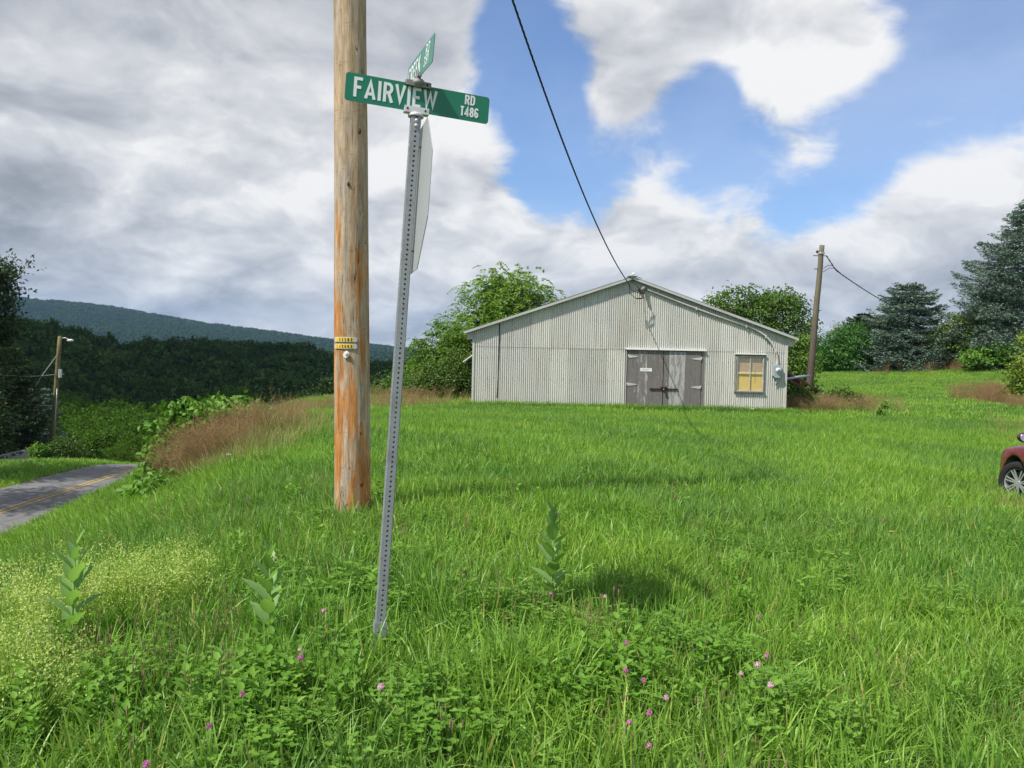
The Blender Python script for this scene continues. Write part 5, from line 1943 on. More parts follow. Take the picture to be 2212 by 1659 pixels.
# valley trees beyond the road: rounded crowns one can tell apart
vt = [(60, 905, 88, 4.0), (115, 900, 92, 4.5), (175, 930, 80, 3.8), (150, 885, 105, 4.0), (215, 905, 86, 4.6), (255, 890, 100, 4.2), (225, 950, 76, 3.4), (285, 935, 82, 3.6), (320, 900, 98, 4.5), (350, 925, 90, 3.8),
      (375, 892, 112, 4.3), (420, 890, 120, 4.6), (20, 930, 84, 4.0), (300, 965, 74, 2.6), (470, 880, 140, 4.6), (520, 868, 150, 4.8), (590, 872, 140, 4.4), (650, 868, 150, 4.8), (330, 965, 76, 2.4), (260, 985, 70, 1.8), (570, 895, 100, 3.2), (660, 895, 95, 3.0), (700, 880, 110, 3.6), (90, 930, 74, 2.6)]
VT_PROTO = []
R2 = np.random.default_rng(77)
for k in range(4):
    lobes = [((0, 0, 5.4), (3.0, 3.0, 2.3)), ((1.7, 0.5, 4.3), (2.2, 2.2, 1.8)), ((-1.8, -0.3, 4.5), (2.2, 2.2, 1.7)), ((0.4, -1.7, 4.2), (2.1, 2.1, 1.7)), ((-0.4, 1.5, 5.6), (1.9, 1.9, 1.6)), ((0.3, -0.6, 6.8), (1.5, 1.5, 1.1)), ((0, 0, 2.4), (3.0, 3.0, 1.5))]
    lobes = [((c[0] * random.uniform(.7, 1.3), c[1] * random.uniform(.7, 1.3), c[2] * random.uniform(.9, 1.1)), r) for c, r in lobes]
    VT_PROTO.append((lobes,))
protos = []
for i, (px, py, Yv, r) in enumerate(vt):
    top = at(px, py - 20, Yv)
    gzv = gz1(top.x, Yv)
    sc = r / 3.4
    base_ = Vector((top.x, Yv, top.z - 7.9 * sc))
    lab = 'rounded green tree in the valley beyond the road'
    if len(protos) < 4:
        t_ = leafy_tree('valley_tree', (0, 0, 0), VT_PROTO[len(protos)][0], M_VALLEY, lab, n_tips=560, per=26, leaf=(0.24, 0.15), spread=0.75, droop=0.1, trunk_r=0.22, group='trees in the valley')
        protos.append(t_)
    else:
        src = protos[i % 4]
        t_ = src.copy()
        COL.objects.link(t_)
        for ch in src.children:
            c_ = ch.copy()
            COL.objects.link(c_)
            c_.parent = t_
    t_.location = base_
    t_.scale = (sc, sc, sc)
    t_.rotation_euler = (0, 0, random.random() * 6.28)

# ------------------------------------------------------------------ wooded hills: crowns as instances


def crown_variant(n, r, leafl, leafw, seed, h=1.0):
    g = np.random.default_rng(seed)
    d = unit(g.normal(size=(n, 3)) + np.array([0, 0, 0.5]))
    wob = 1 + 0.25 * np.sin(d[:, 0] * 6 + seed) * np.cos(d[:, 1] * 5 + seed * 2) + 0.12 * np.sin(d[:, 2] * 9 + seed)
    P = d * np.array([r, r, r * h]) * (wob * (0.8 + 0.2 * g.random(n)))[:, None]
    P[:, 2] += r * 0.4
    V, F, t = cards(P, unit(g.normal(size=(n, 3)) + d * 0.1), d + np.array([0, 0, 0.25]) + g.normal(size=(n, 3)) * 0.30, leafl * (0.7 + 0.6 * g.random(n)), leafw, 0.1, g.random(n))
    return np_mesh('crown', V, F, t)


def on_grid(hg, n, jitter=1.0, tmin=0.0):
    xs, yy, ZZ = hg
    nx_, ny_ = len(xs), len(yy)
    u = R.random(n) * (nx_ - 1.001)
    v = R.random(n) * (ny_ - 1.001)
    iu, iv = u.astype(int), v.astype(int)
    fu, fv = u - iu, v - iv
    x = xs[iu] * (1 - fu) + xs[iu + 1] * fu
    y = yy[iv] * (1 - fv) + yy[iv + 1] * fv
    z = ZZ[iv, iu] * (1 - fu) * (1 - fv) + ZZ[iv, iu + 1] * fu * (1 - fv) + ZZ[iv + 1, iu] * (1 - fu) * fv + ZZ[iv + 1, iu + 1] * fu * fv
    return np.stack([x, y, z], 1)


fc = variants('forest', [crown_variant(800, 5.6, 1.2, 0.8, 30 + k, 0.85) for k in range(5)], M_FOREST)
for nm, hg, n in (('hill_forest', hillb, 3000), ('hill_forest', hilla, 2100)):
    P = on_grid(hg, n)
    P = P[np.abs(P[:, 0]) < P[:, 1] * 0.8 + 40]
    scatter(nm, P, 0.6 + 0.95 * R.random(len(P)) ** 1.5, R.random(len(P)) * 6.28, fc)
rc = variants('ridge', [crown_variant(150, 8.0, 5.0, 3.8, 60 + k, 0.75) for k in range(5)], M_RIDGE)
P = on_grid(ridge, 34000)
P = P[(P[:, 0] < P[:, 1] * 0.35) & (P[:, 0] > -P[:, 1] * 0.78)]
scatter('ridge_forest', P, 0.6 + 0.8 * R.random(len(P)), R.random(len(P)) * 6.28, rc)
# valley floor woods filling the space between the tall valley trees and the hill
n = 900
y = 70 + 190 * R.random(n)
x = -0.85 * y + (0.98 * y) * R.random(n)
k = ~((y < 62) | (x > -8))
P = np.stack([x[k], y[k], gz(x[k], y[k]) - 0.5], 1)
P = P[:, :]
P = P[P[:, 1] > 78]
lim = np.array([(EYE.z + (p[1] / ray(0, 925).y) * ray(0, 925).z) for p in P])
P[:, 2] = np.minimum(P[:, 2], lim - 6)
fv = variants('valley', [crown_variant(800, 4.6, 0.8, 0.5, 90 + k, 0.95) for k in range(4)], M_VALLEY)
scatter('valley_woods', P, 0.55 + 0.5 * R.random(len(P)), R.random(len(P)) * 6.28, fv)

# ------------------------------------------------------------------ car at the right edge
Y_CAR = 12.0
hub = at(2203, 1043, Y_CAR)
az = rad(8)
car = empty('parked_car', (0, 0, 0), 'dark red car parked on the grass, cut by the right edge of the picture', 'car')
fwd = Vector((math.sin(az), math.cos(az), 0))       # direction the car faces
lft = Vector((-fwd.y, fwd.x, 0))
WR = 0.325
TRK = 0.80
WBASE = 2.62
# local frame: +x forward, +y left, z up, origin at the ground under the front axle
orig = Vector((hub.x, hub.y, hub.z - WR)) - lft * TRK
car.location = orig
car.rotation_euler = (0, 0, math.atan2(fwd.y, fwd.x))
M_CARP = plain('dark red car paint', (0.14, 0.003, 0.016), 0.3, 0.0, 0.04, 3, 0.4, coat=0.5)
M_TYRE = plain('black tyre rubber', (0.022, 0.022, 0.023), 0.85, 0, 0.2, 20, 0.2)
M_RIM = plain('silver alloy', (0.62, 0.63, 0.64), 0.3, 0.7, 0.05, 10, 0.5)
M_DARKP = plain('black plastic', (0.012, 0.012, 0.013), 0.7)
M_GLS = plain('dark car glass', (0.015, 0.018, 0.02), 0.06, 0, 0.02, 3, 0.8, coat=1.0)
M_MIRR = plain('mirror glass', (0.90, 0.92, 0.95), 0.35, 0.9, 0.01, 3)

# body sections: x, half width low, half width belt, z bottom, z belt, z top(at centre)
SEC = [(0.93, 0.40, 0.46, 0.28, 0.58, 0.60), (0.88, 0.62, 0.66, 0.20, 0.66, 0.69), (0.72, 0.80, 0.80, 0.18, 0.74, 0.78), (0.40, 0.885, 0.86, 0.18, 0.83, 0.88), (0.0, 0.90, 0.87, 0.18, 0.90, 0.95),
       (-0.45, 0.89, 0.87, 0.18, 0.95, 1.00), (-0.9, 0.885, 0.86, 0.18, 0.97, 1.00), (-1.6, 0.885, 0.86, 0.18, 0.98, 1.00), (-2.3, 0.885, 0.86, 0.18, 0.99, 1.01), (-2.7, 0.895, 0.86, 0.18, 1.00, 1.03), (-3.1, 0.875, 0.83, 0.20, 1.00, 1.04), (-3.45, 0.80, 0.76, 0.26, 0.96, 1.02), (-3.58, 0.62, 0.62, 0.34, 0.90, 0.94)]
ringn = 18
V, F = [], []
for (x, wl, wb_, zb_, zm, zt) in SEC:
    half = []
    half += [(0.0, zb_), (wl * 0.6, zb_), (wl * 0.93, zb_ + 0.02), (wl, zb_ + 0.14), (wl * 1.005, zb_ + (zm - zb_) * 0.45), (wl * 0.995, zb_ + (zm - zb_) * 0.72), (wb_ * 0.985, zm - 0.03), (wb_ * 0.93, zm + 0.005), (wb_ * 0.6, zm + (zt - zm) * 0.7), (0.0, zt)]
    ring = half + [(-a, b_) for a, b_ in reversed(half[1:-1])]
    for a, b_ in ring:
        V.append((x, a, b_))
m_ = len(ring)
for i in range(len(SEC) - 1):
    for k in range(m_):
        F.append((i * m_ + k, i * m_ + (k + 1) % m_, (i + 1) * m_ + (k + 1) % m_, (i + 1) * m_ + k))
F.append(tuple(range(m_)))
F.append(tuple((len(SEC) - 1) * m_ + k for k in reversed(range(m_))))
me = bpy.data.meshes.new('body')
me.from_pydata(V, [], F)
me.update()
bm = bmesh.new()
bm.from_mesh(me)
bmesh.ops.recalc_face_normals(bm, faces=bm.faces)
bm.to_mesh(me)
bm.free()
body = link('body', me, M_CARP, car, False)
sb = body.modifiers.new('s', 'SUBSURF')
sb.levels = sb.render_levels = 2
cut = []
for wx in (0.0, -WBASE):
    for s in (-1, 1):
        c_ = MB().tube([(wx, s * 0.62, WR + 0.03), (wx, s * 1.2, WR + 0.03)], 0.385, 40).build('cutter', M_DARKP, None)
        c_.parent = car
        bo = body.modifiers.new('b', 'BOOLEAN')
        bo.object = c_
        bo.operation = 'DIFFERENCE'
        bo.solver = 'EXACT'
        cut.append(c_)
bpy.context.view_layer.update()
dg = bpy.context.evaluated_depsgraph_get()
me2 = bpy.data.meshes.new_from_object(body.evaluated_get(dg))
body.modifiers.clear()
body.data = me2
me2.materials.clear()
me2.materials.append(M_CARP)
me2.materials.append(M_DARKP)
mi = np.zeros(len(me2.polygons), np.int32)
for p in me2.polygons:
    c_ = p.center
    for wx in (0.0, -WBASE):
        d_ = math.hypot(c_.x - wx, c_.z - WR - 0.03)
        if (d_ < 0.3855 and abs(c_.y) < 0.9 and abs(p.normal.y) < 0.3 and d_ > 0.37) or (d_ < 0.38 and abs(abs(c_.y) - 0.62) < 0.01):
            mi[p.index] = 1
me2.polygons.foreach_set('material_index', mi)
me2.polygons.foreach_set('use_smooth', [True] * len(me2.polygons))
for c_ in cut:
    m__ = c_.data
    bpy.data.objects.remove(c_)
    bpy.data.meshes.remove(m__)


def car_part(mb, name, mat, bevel=0.0, parent=None):
    o = mb.build(name, mat, None, bevel)
    o.parent = parent or car
    return o


# cabin: glass below, painted roof and pillars over it
def cabin(zs, inset, name, mat, lo, hi):
    prof = [(-0.35, 0.96), (-1.15, 1.40), (-1.75, 1.47), (-2.35, 1.44), (-3.05, 1.10), (-3.15, 1.02)]
    V, F = [], []
    n = 24
    for i in range(n + 1):
        t = i / n
        x = -0.30 - 2.85 * t
        top = np.interp(-x, [-p[0] for p in prof], [p[1] for p in prof])
        ztop = 0.95 + (top - 0.95)
        wtop = 0.60 + 0.22 * (1 - max(0, (ztop - 0.95)) / 0.52)
        for (a, b_) in ((0.82, 0.96), ((0.82 + wtop) / 2 + 0.015, 0.96 + (ztop - 0.96) * 0.55), (wtop, 0.96 + (ztop - 0.96) * 0.93), (wtop * 0.6, ztop), (0, ztop + 0.01)):
            V.append((x, a, b_))
    for s in (1, -1):
        pass
    m = 5
    Vm = V + [(x, -a, b_) for x, a, b_ in V]
    o2 = len(V)
    for i in range(n):
        for k in range(m - 1):
            F.append((i * m + k, (i + 1) * m + k, (i + 1) * m + k + 1, i * m + k + 1))
            F.append((o2 + i * m + k, o2 + i * m + k + 1, o2 + (i + 1) * m + k + 1, o2 + (i + 1) * m + k))
    return Vm, F


Vc, Fc = cabin(0, 0, '', None, 0, 0)
# roof and pillar faces are painted, the rest is glass
paint, glass = [], []
for f in Fc:
    c_ = np.mean([Vc[i] for i in f], 0)
    roofish = c_[2] > 1.37 and -2.55 < c_[0] < -1.1
    pillar = abs(c_[1]) > 0.55 and (abs(c_[0] + 1.72) < 0.05 or c_[0] < -2.75)
    rail = abs(c_[1]) > 0.5 and c_[2] > 0.96 + 0.70 * (np.interp(-c_[0], [0.35, 1.15, 1.75, 2.35, 3.05], [0.96, 1.40, 1.47, 1.44, 1.10]) - 0.96) and abs(c_[1]) > 0.6
    (paint if (roofish or pillar or rail) else glass).append(f)
car_part(MB().add(Vc, paint, True), 'roof', M_CARP)
car_part(MB().add(Vc, glass, True), 'windows', M_GLS)
for wx in (0.0, -WBASE):
    for s in (-1, 1):
        wh = bpy.data.objects.new('wheel', None)
        COL.objects.link(wh)
        wh.parent = car
        wh.location = (wx, s * (TRK - 0.02), WR)
        if wx == 0.0:
            wh.rotation_euler = (0, 0, rad(26))
        pr = [(-0.095, 0.215), (-0.102, 0.25), (-0.105, 0.290), (-0.085, 0.318), (-0.03, WR), (0.03, WR), (0.085, 0.318), (0.105, 0.290), (0.102, 0.25), (0.095, 0.215)]
        V, F = [], []
        K = 44
        for k in range(K):
            a = 2 * math.pi * k / K
            for (yy_, r_) in pr:
                V.append((r_ * math.cos(a), yy_, r_ * math.sin(a)))
        m = len(pr)
        for k in range(K):
            for j in range(m):
                F.append((k * m + j, ((k + 1) % K) * m + j, ((k + 1) % K) * m + (j + 1) % m, k * m + (j + 1) % m))
        car_part(MB().add(V, F, True), 'tyre', M_TYRE, 0, wh)
        rm = MB()
        yo = s * 0.085
        pr2 = [(yo, 0.218), (yo * 0.92, 0.205), (yo * 0.2, 0.195), (-yo * 0.8, 0.205), (-yo * 0.9, 0.218)]
        V, F = [], []
        for k in range(K):
            a = 2 * math.pi * k / K
            for (yy_, r_) in pr2:
                V.append((r_ * math.cos(a), yy_, r_ * math.sin(a)))
        m = len(pr2)
        for k in range(K):
            for j in range(m - 1):
                F.append((k * m + j, ((k + 1) % K) * m + j, ((k + 1) % K) * m + j + 1, k * m + j + 1))
        rm.add(V, F, True)
        rm.tube([(0, yo * 0.45, 0), (0, yo * 0.88, 0)], [0.05, 0.038], 16)
        for k in range(7):
            a = 2 * math.pi * k / 7 + 0.25
            rd = Vector((math.cos(a), 0, math.sin(a)))
            tn = Vector((-math.sin(a), 0, math.cos(a)))
            for e in (-1, 1):
                p_a = rd * 0.04 + tn * e * 0.010 + Vector((0, yo * 0.75, 0))
                p_b = rd * 0.205 + tn * e * 0.026 + Vector((0, yo * 0.90, 0))
                d_ = (p_b - p_a)
                rm.box((p_a + p_b) / 2, (d_.length, 0.020, 0.019), (d_.normalized(), Vector((0, 1, 0)), d_.normalized().cross(Vector((0, 1, 0)))))
        car_part(rm, 'rim', M_RIM, 0.002, wh)
        car_part(MB().tube([(0, -s * 0.02, 0), (0, s * 0.01, 0)], 0.17, 24), 'brake_disc', plain('brake disc', (0.06, 0.06, 0.06), 0.5, 0.6), 0, wh)
for s in (1, -1):
    mr_ = bpy.data.objects.new('side_mirror', None)
    COL.objects.link(mr_)
    mr_.parent = car
    mr_.location = (-0.62, s * 0.90, 1.03)
    car_part(MB().sphere((0, s * 0.13, 0.035), 0.10, 18, 12, (0.62, 1.20, 0.78)).tube([(0.0, -s * 0.06, -0.04), (0, s * 0.04, 0.0)], 0.03, 8), 'mirror_shell', plain('dark purple mirror shell', (0.05, 0.008, 0.03), 0.25, 0.2, 0.05, 3, 0.5, coat=1.0), 0, mr_)
    car_part(MB().prism([(s * (0.13 + 0.100 * math.cos(a)) , 0.035 + 0.062 * math.sin(a)) for a in np.linspace(0, 6.283, 25)[:-1]], Vector((-0.058, 0, 0)), Vector((0, 1, 0)), Vector((0, 0, 1)), Vector((-1, 0, 0)), 0.006), 'mirror_glass', M_MIRR, 0, mr_)
    car_part(MB().sphere((0.62, s * 0.64, 0.66), 0.13, 14, 8, (1.5, 0.75, 0.65)), 'headlight', M_GLASSY)
    car_part(MB().sphere((-3.42, s * 0.66, 0.86), 0.13, 14, 8, (0.7, 0.9, 0.8)), 'tail_light', plain('red lamp lens', (0.4, 0.01, 0.01), 0.2))
    # door seams and handles as thin insets
    dm = MB()
    for xs_ in (-0.52, -1.62, -2.42):
        dm.box((xs_, s * 0.884, 0.56), (0.005, 0.014, 0.50))
    car_part(dm, 'door_seams', M_DARKP)
    dm = MB()
    for xs_ in (-1.42, -2.25):
        dm.box((xs_, s * 0.885, 0.82), (0.17, 0.04, 0.025))
    car_part(dm, 'door_handle', M_CARP, 0.006)

# ------------------------------------------------------------------ milkweeds
M_MILKB = plain('milkweed buds', (0.34, 0.40, 0.13), 0.8, 0, 0.2, 60)


def milkweed(px, py, hgt, label, seed, n_pairs=7, Lf=0.16, lean=(0, 0), buds=True):
    random.seed(seed)
    g = gpt(px, py)
    root = empty('milkweed_plant', g, label, 'plant')
    top = g + Vector((lean[0], lean[1], hgt))
    MB().tube([g - Vector((0, 0, 0.05)), g.lerp(top, 0.5) + Vector((0.006, 0, 0)), top], [0.0065, 0.005, 0.003], 8).build('stem', M_STEM, root)
    a0 = random.random() * 3
    for i in range(n_pairs):
        t = 0.16 + 0.80 * i / (n_pairs - 1)
        c = g.lerp(top, t)
        a = a0 + i * math.pi / 2 + random.uniform(-0.3, 0.3)
        sz = Lf * (0.82 + 0.35 * math.sin(math.pi * min(1, t * 0.9 + 0.12))) * (1 if t < 0.8 else 0.78)
        for s in (0, math.pi):
            aa = a + s + random.uniform(-0.2, 0.2)
            up = 0.62 + 0.55 * t + random.uniform(-0.12, 0.12)
            hx = Vector((math.cos(aa), math.sin(aa), 0))
            d = (hx * math.cos(up) + Vector((0, 0, math.sin(up)))).normalized()
            side = Vector((-math.sin(aa), math.cos(aa), 0))
            nm = side.cross(d)
            if nm.z < 0:
                nm = -nm
            L = sz * random.uniform(0.9, 1.1)
            V, F = [], []
            m = 8
            for k in range(m + 1):
                q = k / m
                w = 0.205 * L * (math.sin(math.pi * min(1, (q + 0.03) ** 0.85)) ** 0.75 if 0 < q < 1 else 0.02)
                p = c + d * (L * q) - nm * (0.10 * L * q * q) * (1.2 - t) * 2
                w *= 1.08
                V += [p - side * w + nm * w * 0.32, p, p + side * w + nm * w * 0.32]
            for k in range(m):
                o = 3 * k
                F += [(o, o + 1, o + 4, o + 3), (o + 1, o + 2, o + 5, o + 4)]
            me = bpy.data.meshes.new('leaf')
            me.from_pydata([tuple(v) for v in V], [], F)
            me.polygons.foreach_set('use_smooth', [True] * len(F))
            at_ = me.attributes.new('tint', 'FLOAT', 'POINT')
            at_.data.foreach_set('value', [random.random()] * len(V))
            me.update()
            link('leaf', me, M_MILK, root)
    if buds:
        mb = MB()
        for k in range(16):
            v = Vector((random.gauss(0, 1), random.gauss(0, 1), random.gauss(0.6, 1))).normalized() * 0.022
            mb.sphere(top + Vector((0.02, -0.01, -0.03)) + v, 0.006, 6, 4)
        mb.build('flower_buds', M_MILKB, root)
    return root


milkweed(150, 1425, 0.60, 'milkweed with broad upright leaves growing out of the pale bedstraw, leftmost', 4, 9, 0.165, (0.02, 0.02))
milkweed(580, 1420, 0.53, 'short milkweed with a yellowish bud cluster left of the sign post foot', 9, 8, 0.16, (0.0, 0.0))
milkweed(1190, 1345, 0.66, 'tallest milkweed, standing in the open grass right of the sign post', 15, 11, 0.15, (0.0, 0.03))

# ------------------------------------------------------------------ small flowers
def gpt_h(px, py, h):
    d = ray(px, py)
    d = d / d.y
    ys = np.linspace(1.5, 60, 3000)
    zz = EYE.z + d.z * ys - gz(d.x * ys, ys) - h
    Y = ys[int(np.argmax(zz <= 0))]
    return Vector((d.x * Y, Y, gz1(d.x * Y, Y)))


def flower_proto(kind):
    pass


CLOVER = [
    (1295, 2445, 1, 'pale pink clover flower in grass between the short milkweed and the sign post foot'),
    (1200, 2600, 1, 'pale pink clover flower just below and right of the short milkweed'),
    (1201, 2632, 0, 'bright pink clover flower right under the pale one near the short milkweed'),
    (970, 2776, 0, 'bright pink clover flower alone in the grass well below the short milkweed'),
    (837, 2905, 0, 'big bright pink clover flower in the lower left foreground'),
    (585, 3060, 0, 'pink clover flower cut by the bottom edge of the picture at left'),
    (2360, 1939, 0, 'small pink clover flower far out in the meadow below the barn doors'),
    (2204, 2375, 0, 'pink clover flower at the foot of the tallest milkweed'),
    (2420, 2386, 1, 'pale clover flower on the shaded grass just right of the tallest milkweed'),
    (2507, 2573, 0, 'bright pink clover flower standing above the ragweed patch'),
    (2503, 2684, 0, 'small pink clover flower at the upper left of the ragweed patch'),
    (2575, 2723, 0, 'broad bright pink clover flower in the middle of the ragweed patch'),
    (2597, 2854, 0, 'reddish pink clover flower below the ragweed patch'),
    (2517, 2891, 0, 'reddish clover flower low and left, under the ragweed patch'),
    (2597, 2985, 0, 'lowest bright pink clover flower right of the picture centre'),
    (1523, 2750, 1, 'pale clover flower below the foot of the sign post'),
    (2665, 2792, 1, 'washed out pink clover flower at the right side of the ragweed patch'),
    (2700, 1988, 0, 'tiny pink clover flower in the middle meadow above the right soil mound'),
    (3035, 2467, 0, 'lone pink clover flower in open grass below the right soil mound'),
    (3069, 2625, 0, 'dark pink clover flower topmost of the cluster in the right foreground'),
    (3030, 2661, 1, 'pale pink clover flower in the middle of the right foreground cluster'),
    (2965, 2695, 1, 'pale pink clover flower leftmost of the right foreground cluster'),
    (3082, 2742, 1, 'pale lilac clover flower lowest of the right foreground cluster')]
M_CL = [M_PINK, M_PINKP]
cl_src = {}
for i, (fx, fy, pale, clab) in enumerate(CLOVER):
    px, py = fx / 1.8517, fy / 1.8517
    g = gpt_h(px, py, 0.27)
    hgt = max(0.12, at(px, py, g.y).z - g.z)
    if pale not in cl_src:
        root = empty('clover_flower', g, None, None)
        mb = MB()
        random.seed(31)
        for k in range(70):
            v = Vector((random.gauss(0, 1), random.gauss(0, 1), random.gauss(0.25, 1))).normalized()
            p = Vector((0, 0, 0)) + v * 0.010
            mb.tube([p, p + v * 0.008 + Vector((0, 0, 0.003))], [0.0022, 0.0008], 4, False)
        mb.sphere((0, 0, 0), 0.011, 8, 6)
        h_ = mb.build('flower_head', M_CL[pale], None)
        h_.parent = root
        s_ = MB().tube([(0, 0, -0.35), (0.004, 0.002, -0.15), (0, 0, -0.008)], 0.0014, 5).build('stalk', M_STEM, None)
        s_.parent = root
        cl_src[pale] = root
        o = root
    else:
        o = cl_src[pale].copy()
        COL.objects.link(o)
        for ch in cl_src[pale].children:
            c_ = ch.copy()
            COL.objects.link(c_)
            c_.parent = o
    o.location = (g.x, g.y, g.z + hgt)
    k = random.Random(i).uniform(0.55, 0.85)
    o.scale = (k, k, k)
    o.rotation_euler = (random.Random(i).uniform(-.3, .3), random.Random(i + 9).uniform(-.3, .3), i)
    tag(o, clab, 'flower', 'clover flowers in the meadow')
for i, (fx, fy, lab) in enumerate(((3799, 2027, 'yellow dandelion flower in front of the red car'), (3565, 2127, 'tiny yellow flower in grass well left of the car'))):
    px, py = fx / 1.8517, fy / 1.8517
    g = gpt_h(px, py, 0.25)
    hgt = max(0.15, at(px, py, g.y).z - g.z)
    root = empty('dandelion', (g.x, g.y, g.z + hgt), lab, 'flower')
    mb = MB()
    for k in range(16):
        a = 2 * math.pi * k / 16
        for rr_, zz_ in ((0.018, 0.004), (0.012, 0.009)):
            d = Vector((math.cos(a + rr_ * 20), math.sin(a + rr_ * 20), 0))
            mb.box(d * rr_ * 0.5 + Vector((0, 0, zz_)), (rr_, 0.005, 0.0015), (d, Vector((-d.y, d.x, 0)), Vector((0, 0, 1))))
    h_ = mb.build('flower_head', M_YFLOW, None)
    h_.parent = root
    h_ = MB().tube([(0, 0, -0.25), (0, 0, 0)], 0.002, 5).build('stalk', M_STEM, None)
    h_.parent = root
for i, (fx, fy, r_, lab) in enumerate(((920, 1820, 0.060, 'largest white umbel flower in front of the reddish grass'), (863, 1868, 0.025, 'small white flower left of the pale grass clump'), (923, 1857, 0.02, 'small white flower just under the large white umbel'), (923, 1916, 0.028, 'lowest small white flower at the edge of the reddish grass'))):
    px, py = fx / 1.8517, fy / 1.8517
    p = at(px, py, 13.2)
    root = empty('white_umbel', p, lab, 'flower')
    mb = MB()
    random.seed(i)
    for k in range(36):
        a, q = random.random() * 6.28, random.random() ** 0.5
        mb.sphere((math.cos(a) * q * r_, math.sin(a) * q * r_, 0.012 * (1 - q * q) + random.uniform(0, 0.008)), r_ * 0.16, 5, 4)
    h_ = mb.build('flower_head', M_WFLOW, None)
    h_.parent = root
    g = gz1(p.x, p.y)
    h_ = MB().tube([(0, 0.01, g - p.z), (0, 0, 0)], 0.003, 5).build('stalk', M_STEM, None)
    h_.parent = root
for (c, r) in SOIL:
    V, F = [], []
    n_ = 14
    for j in range(6):
        for k in range(n_):
            a = 2 * math.pi * k / n_
            q = (j / 5)
            rr_ = r * q * (1 + 0.25 * math.sin(a * 3 + r * 50) + 0.1 * random.random())
            V.append((c.x + rr_ * math.cos(a), c.y + rr_ * math.sin(a), gz1(c.x, c.y) + 0.07 * (1 - q ** 1.6) * (0.8 + 0.4 * random.random()) - 0.005))
    for j in range(5):
        for k in range(n_):
            F.append((j * n_ + k, (j + 1) * n_ + k, (j + 1) * n_ + (k + 1) % n_, j * n_ + (k + 1) % n_))
    o = MB().add(V, F).build('soil_mound', M_DIRT, None)
    tag(o, 'small bare tan soil mound in the open grass, %s one' % ('left, nearer the tall milkweed' if r < 0.16 else 'right, lone'), 'soil mound')

# ------------------------------------------------------------------ grass and other ground cover
V8 = []
for k in range(8):
    Vb, Fb, tb = blades(28, 0.10, 0.11, 0.28, 0.0074, 0.62, 5, 0.75, 100 + k)
    V8.append(np_mesh('tuft', Vb, Fb, tb))
VL = []
for k in range(3):      # long arching tussocks
    Vb, Fb, tb = blades(30, 0.07, 0.26, 0.44, 0.0085, 0.7, 7, 0.95, 140 + k)
    VL.append(np_mesh('tussock', Vb, Fb, tb))
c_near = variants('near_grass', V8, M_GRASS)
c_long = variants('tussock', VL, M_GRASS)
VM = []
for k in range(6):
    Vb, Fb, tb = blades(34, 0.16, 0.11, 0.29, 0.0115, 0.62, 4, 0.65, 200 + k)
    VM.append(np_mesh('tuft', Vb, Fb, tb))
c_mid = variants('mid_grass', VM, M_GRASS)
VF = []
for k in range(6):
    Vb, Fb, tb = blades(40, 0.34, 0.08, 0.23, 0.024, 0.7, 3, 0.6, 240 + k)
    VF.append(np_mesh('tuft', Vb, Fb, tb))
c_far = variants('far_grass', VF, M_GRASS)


def hgt_noise(x, y):
    return 0.72 + 0.62 * fbm(x, y, 1.6, 3, 12)


x, y = wedge(0.6, 9.5, 11500, 1.6)
k = not_built(x, y) & ~in_soil(x, y)
x, y = x[k], y[k]
s = hgt_noise(x, y) * (0.75 + 0.4 * R.random(len(x)))
scatter('near_grass', np.stack([x, y, gz(x, y)], 1), s, R.random(len(x)) * 6.28, c_near, tilt=R.normal(size=(len(x), 2)) * 0.10)
# tussocks
x, y = wedge(1.0, 16, 1500, 1.2)
k = not_built(x, y) & (vnoise(x, y, 1.3, 33) > 0.60) & ~in_soil(x, y)
x, y = x[k], y[k]
gA, gB = gpt(1120, 1530), gpt(1320, 1110)
xa = np.concatenate([gA.x + R.normal(size=24) * 0.22, gB.x + R.normal(size=30) * 0.7])
ya = np.concatenate([gA.y + R.normal(size=24) * 0.12, gB.y + R.normal(size=30) * 0.5])
x, y = np.concatenate([x, xa]), np.concatenate([y, ya])
scatter('grass_tussocks', np.stack([x, y, gz(x, y)], 1), 0.7 + 0.35 * R.random(len(x)), R.random(len(x)) * 6.28, c_long)
x, y = wedge(8.0, 26, 34000, 1.5)
k = not_built(x, y) & ~((y > 16) & (x < -9.5) & (y < 26) & (R.random(len(x)) < 0.3))
x, y = x[k], y[k]
s = hgt_noise(x, y) * (0.75 + 0.4 * R.random(len(x)))
scatter('mid_grass', np.stack([x, y, gz(x, y)], 1), s, R.random(len(x)) * 6.28, c_mid)
x, y = wedge(24, 96, 88000, 2.0, 0.74)
k = not_built(x, y) & ((x > -12) | (y < 60)) & (R.random(len(x)) < np.clip(55 / y, 0.45, 1)) & ~((x < 14) & (y > 62))
x, y = x[k], y[k]
s = (0.65 + 0.6 * fbm(x, y, 3.0, 3, 14)) * (0.8 + 0.4 * R.random(len(x)))
scatter('far_grass', np.stack([x, y, gz(x, y)], 1), s, R.random(len(x)) * 6.28, c_far)

# grass at the foot of the barn, a little taller
x = BXL - 0.3 + (BXR - BXL + 0.6) * R.random(900)
y = YB - 0.06 - 0.35 * R.random(900)
scatter('wall_foot_grass', np.stack([x, y, gz(x, y)], 1), 0.8 + 0.5 * R.random(900), R.random(900) * 6.28, c_mid)


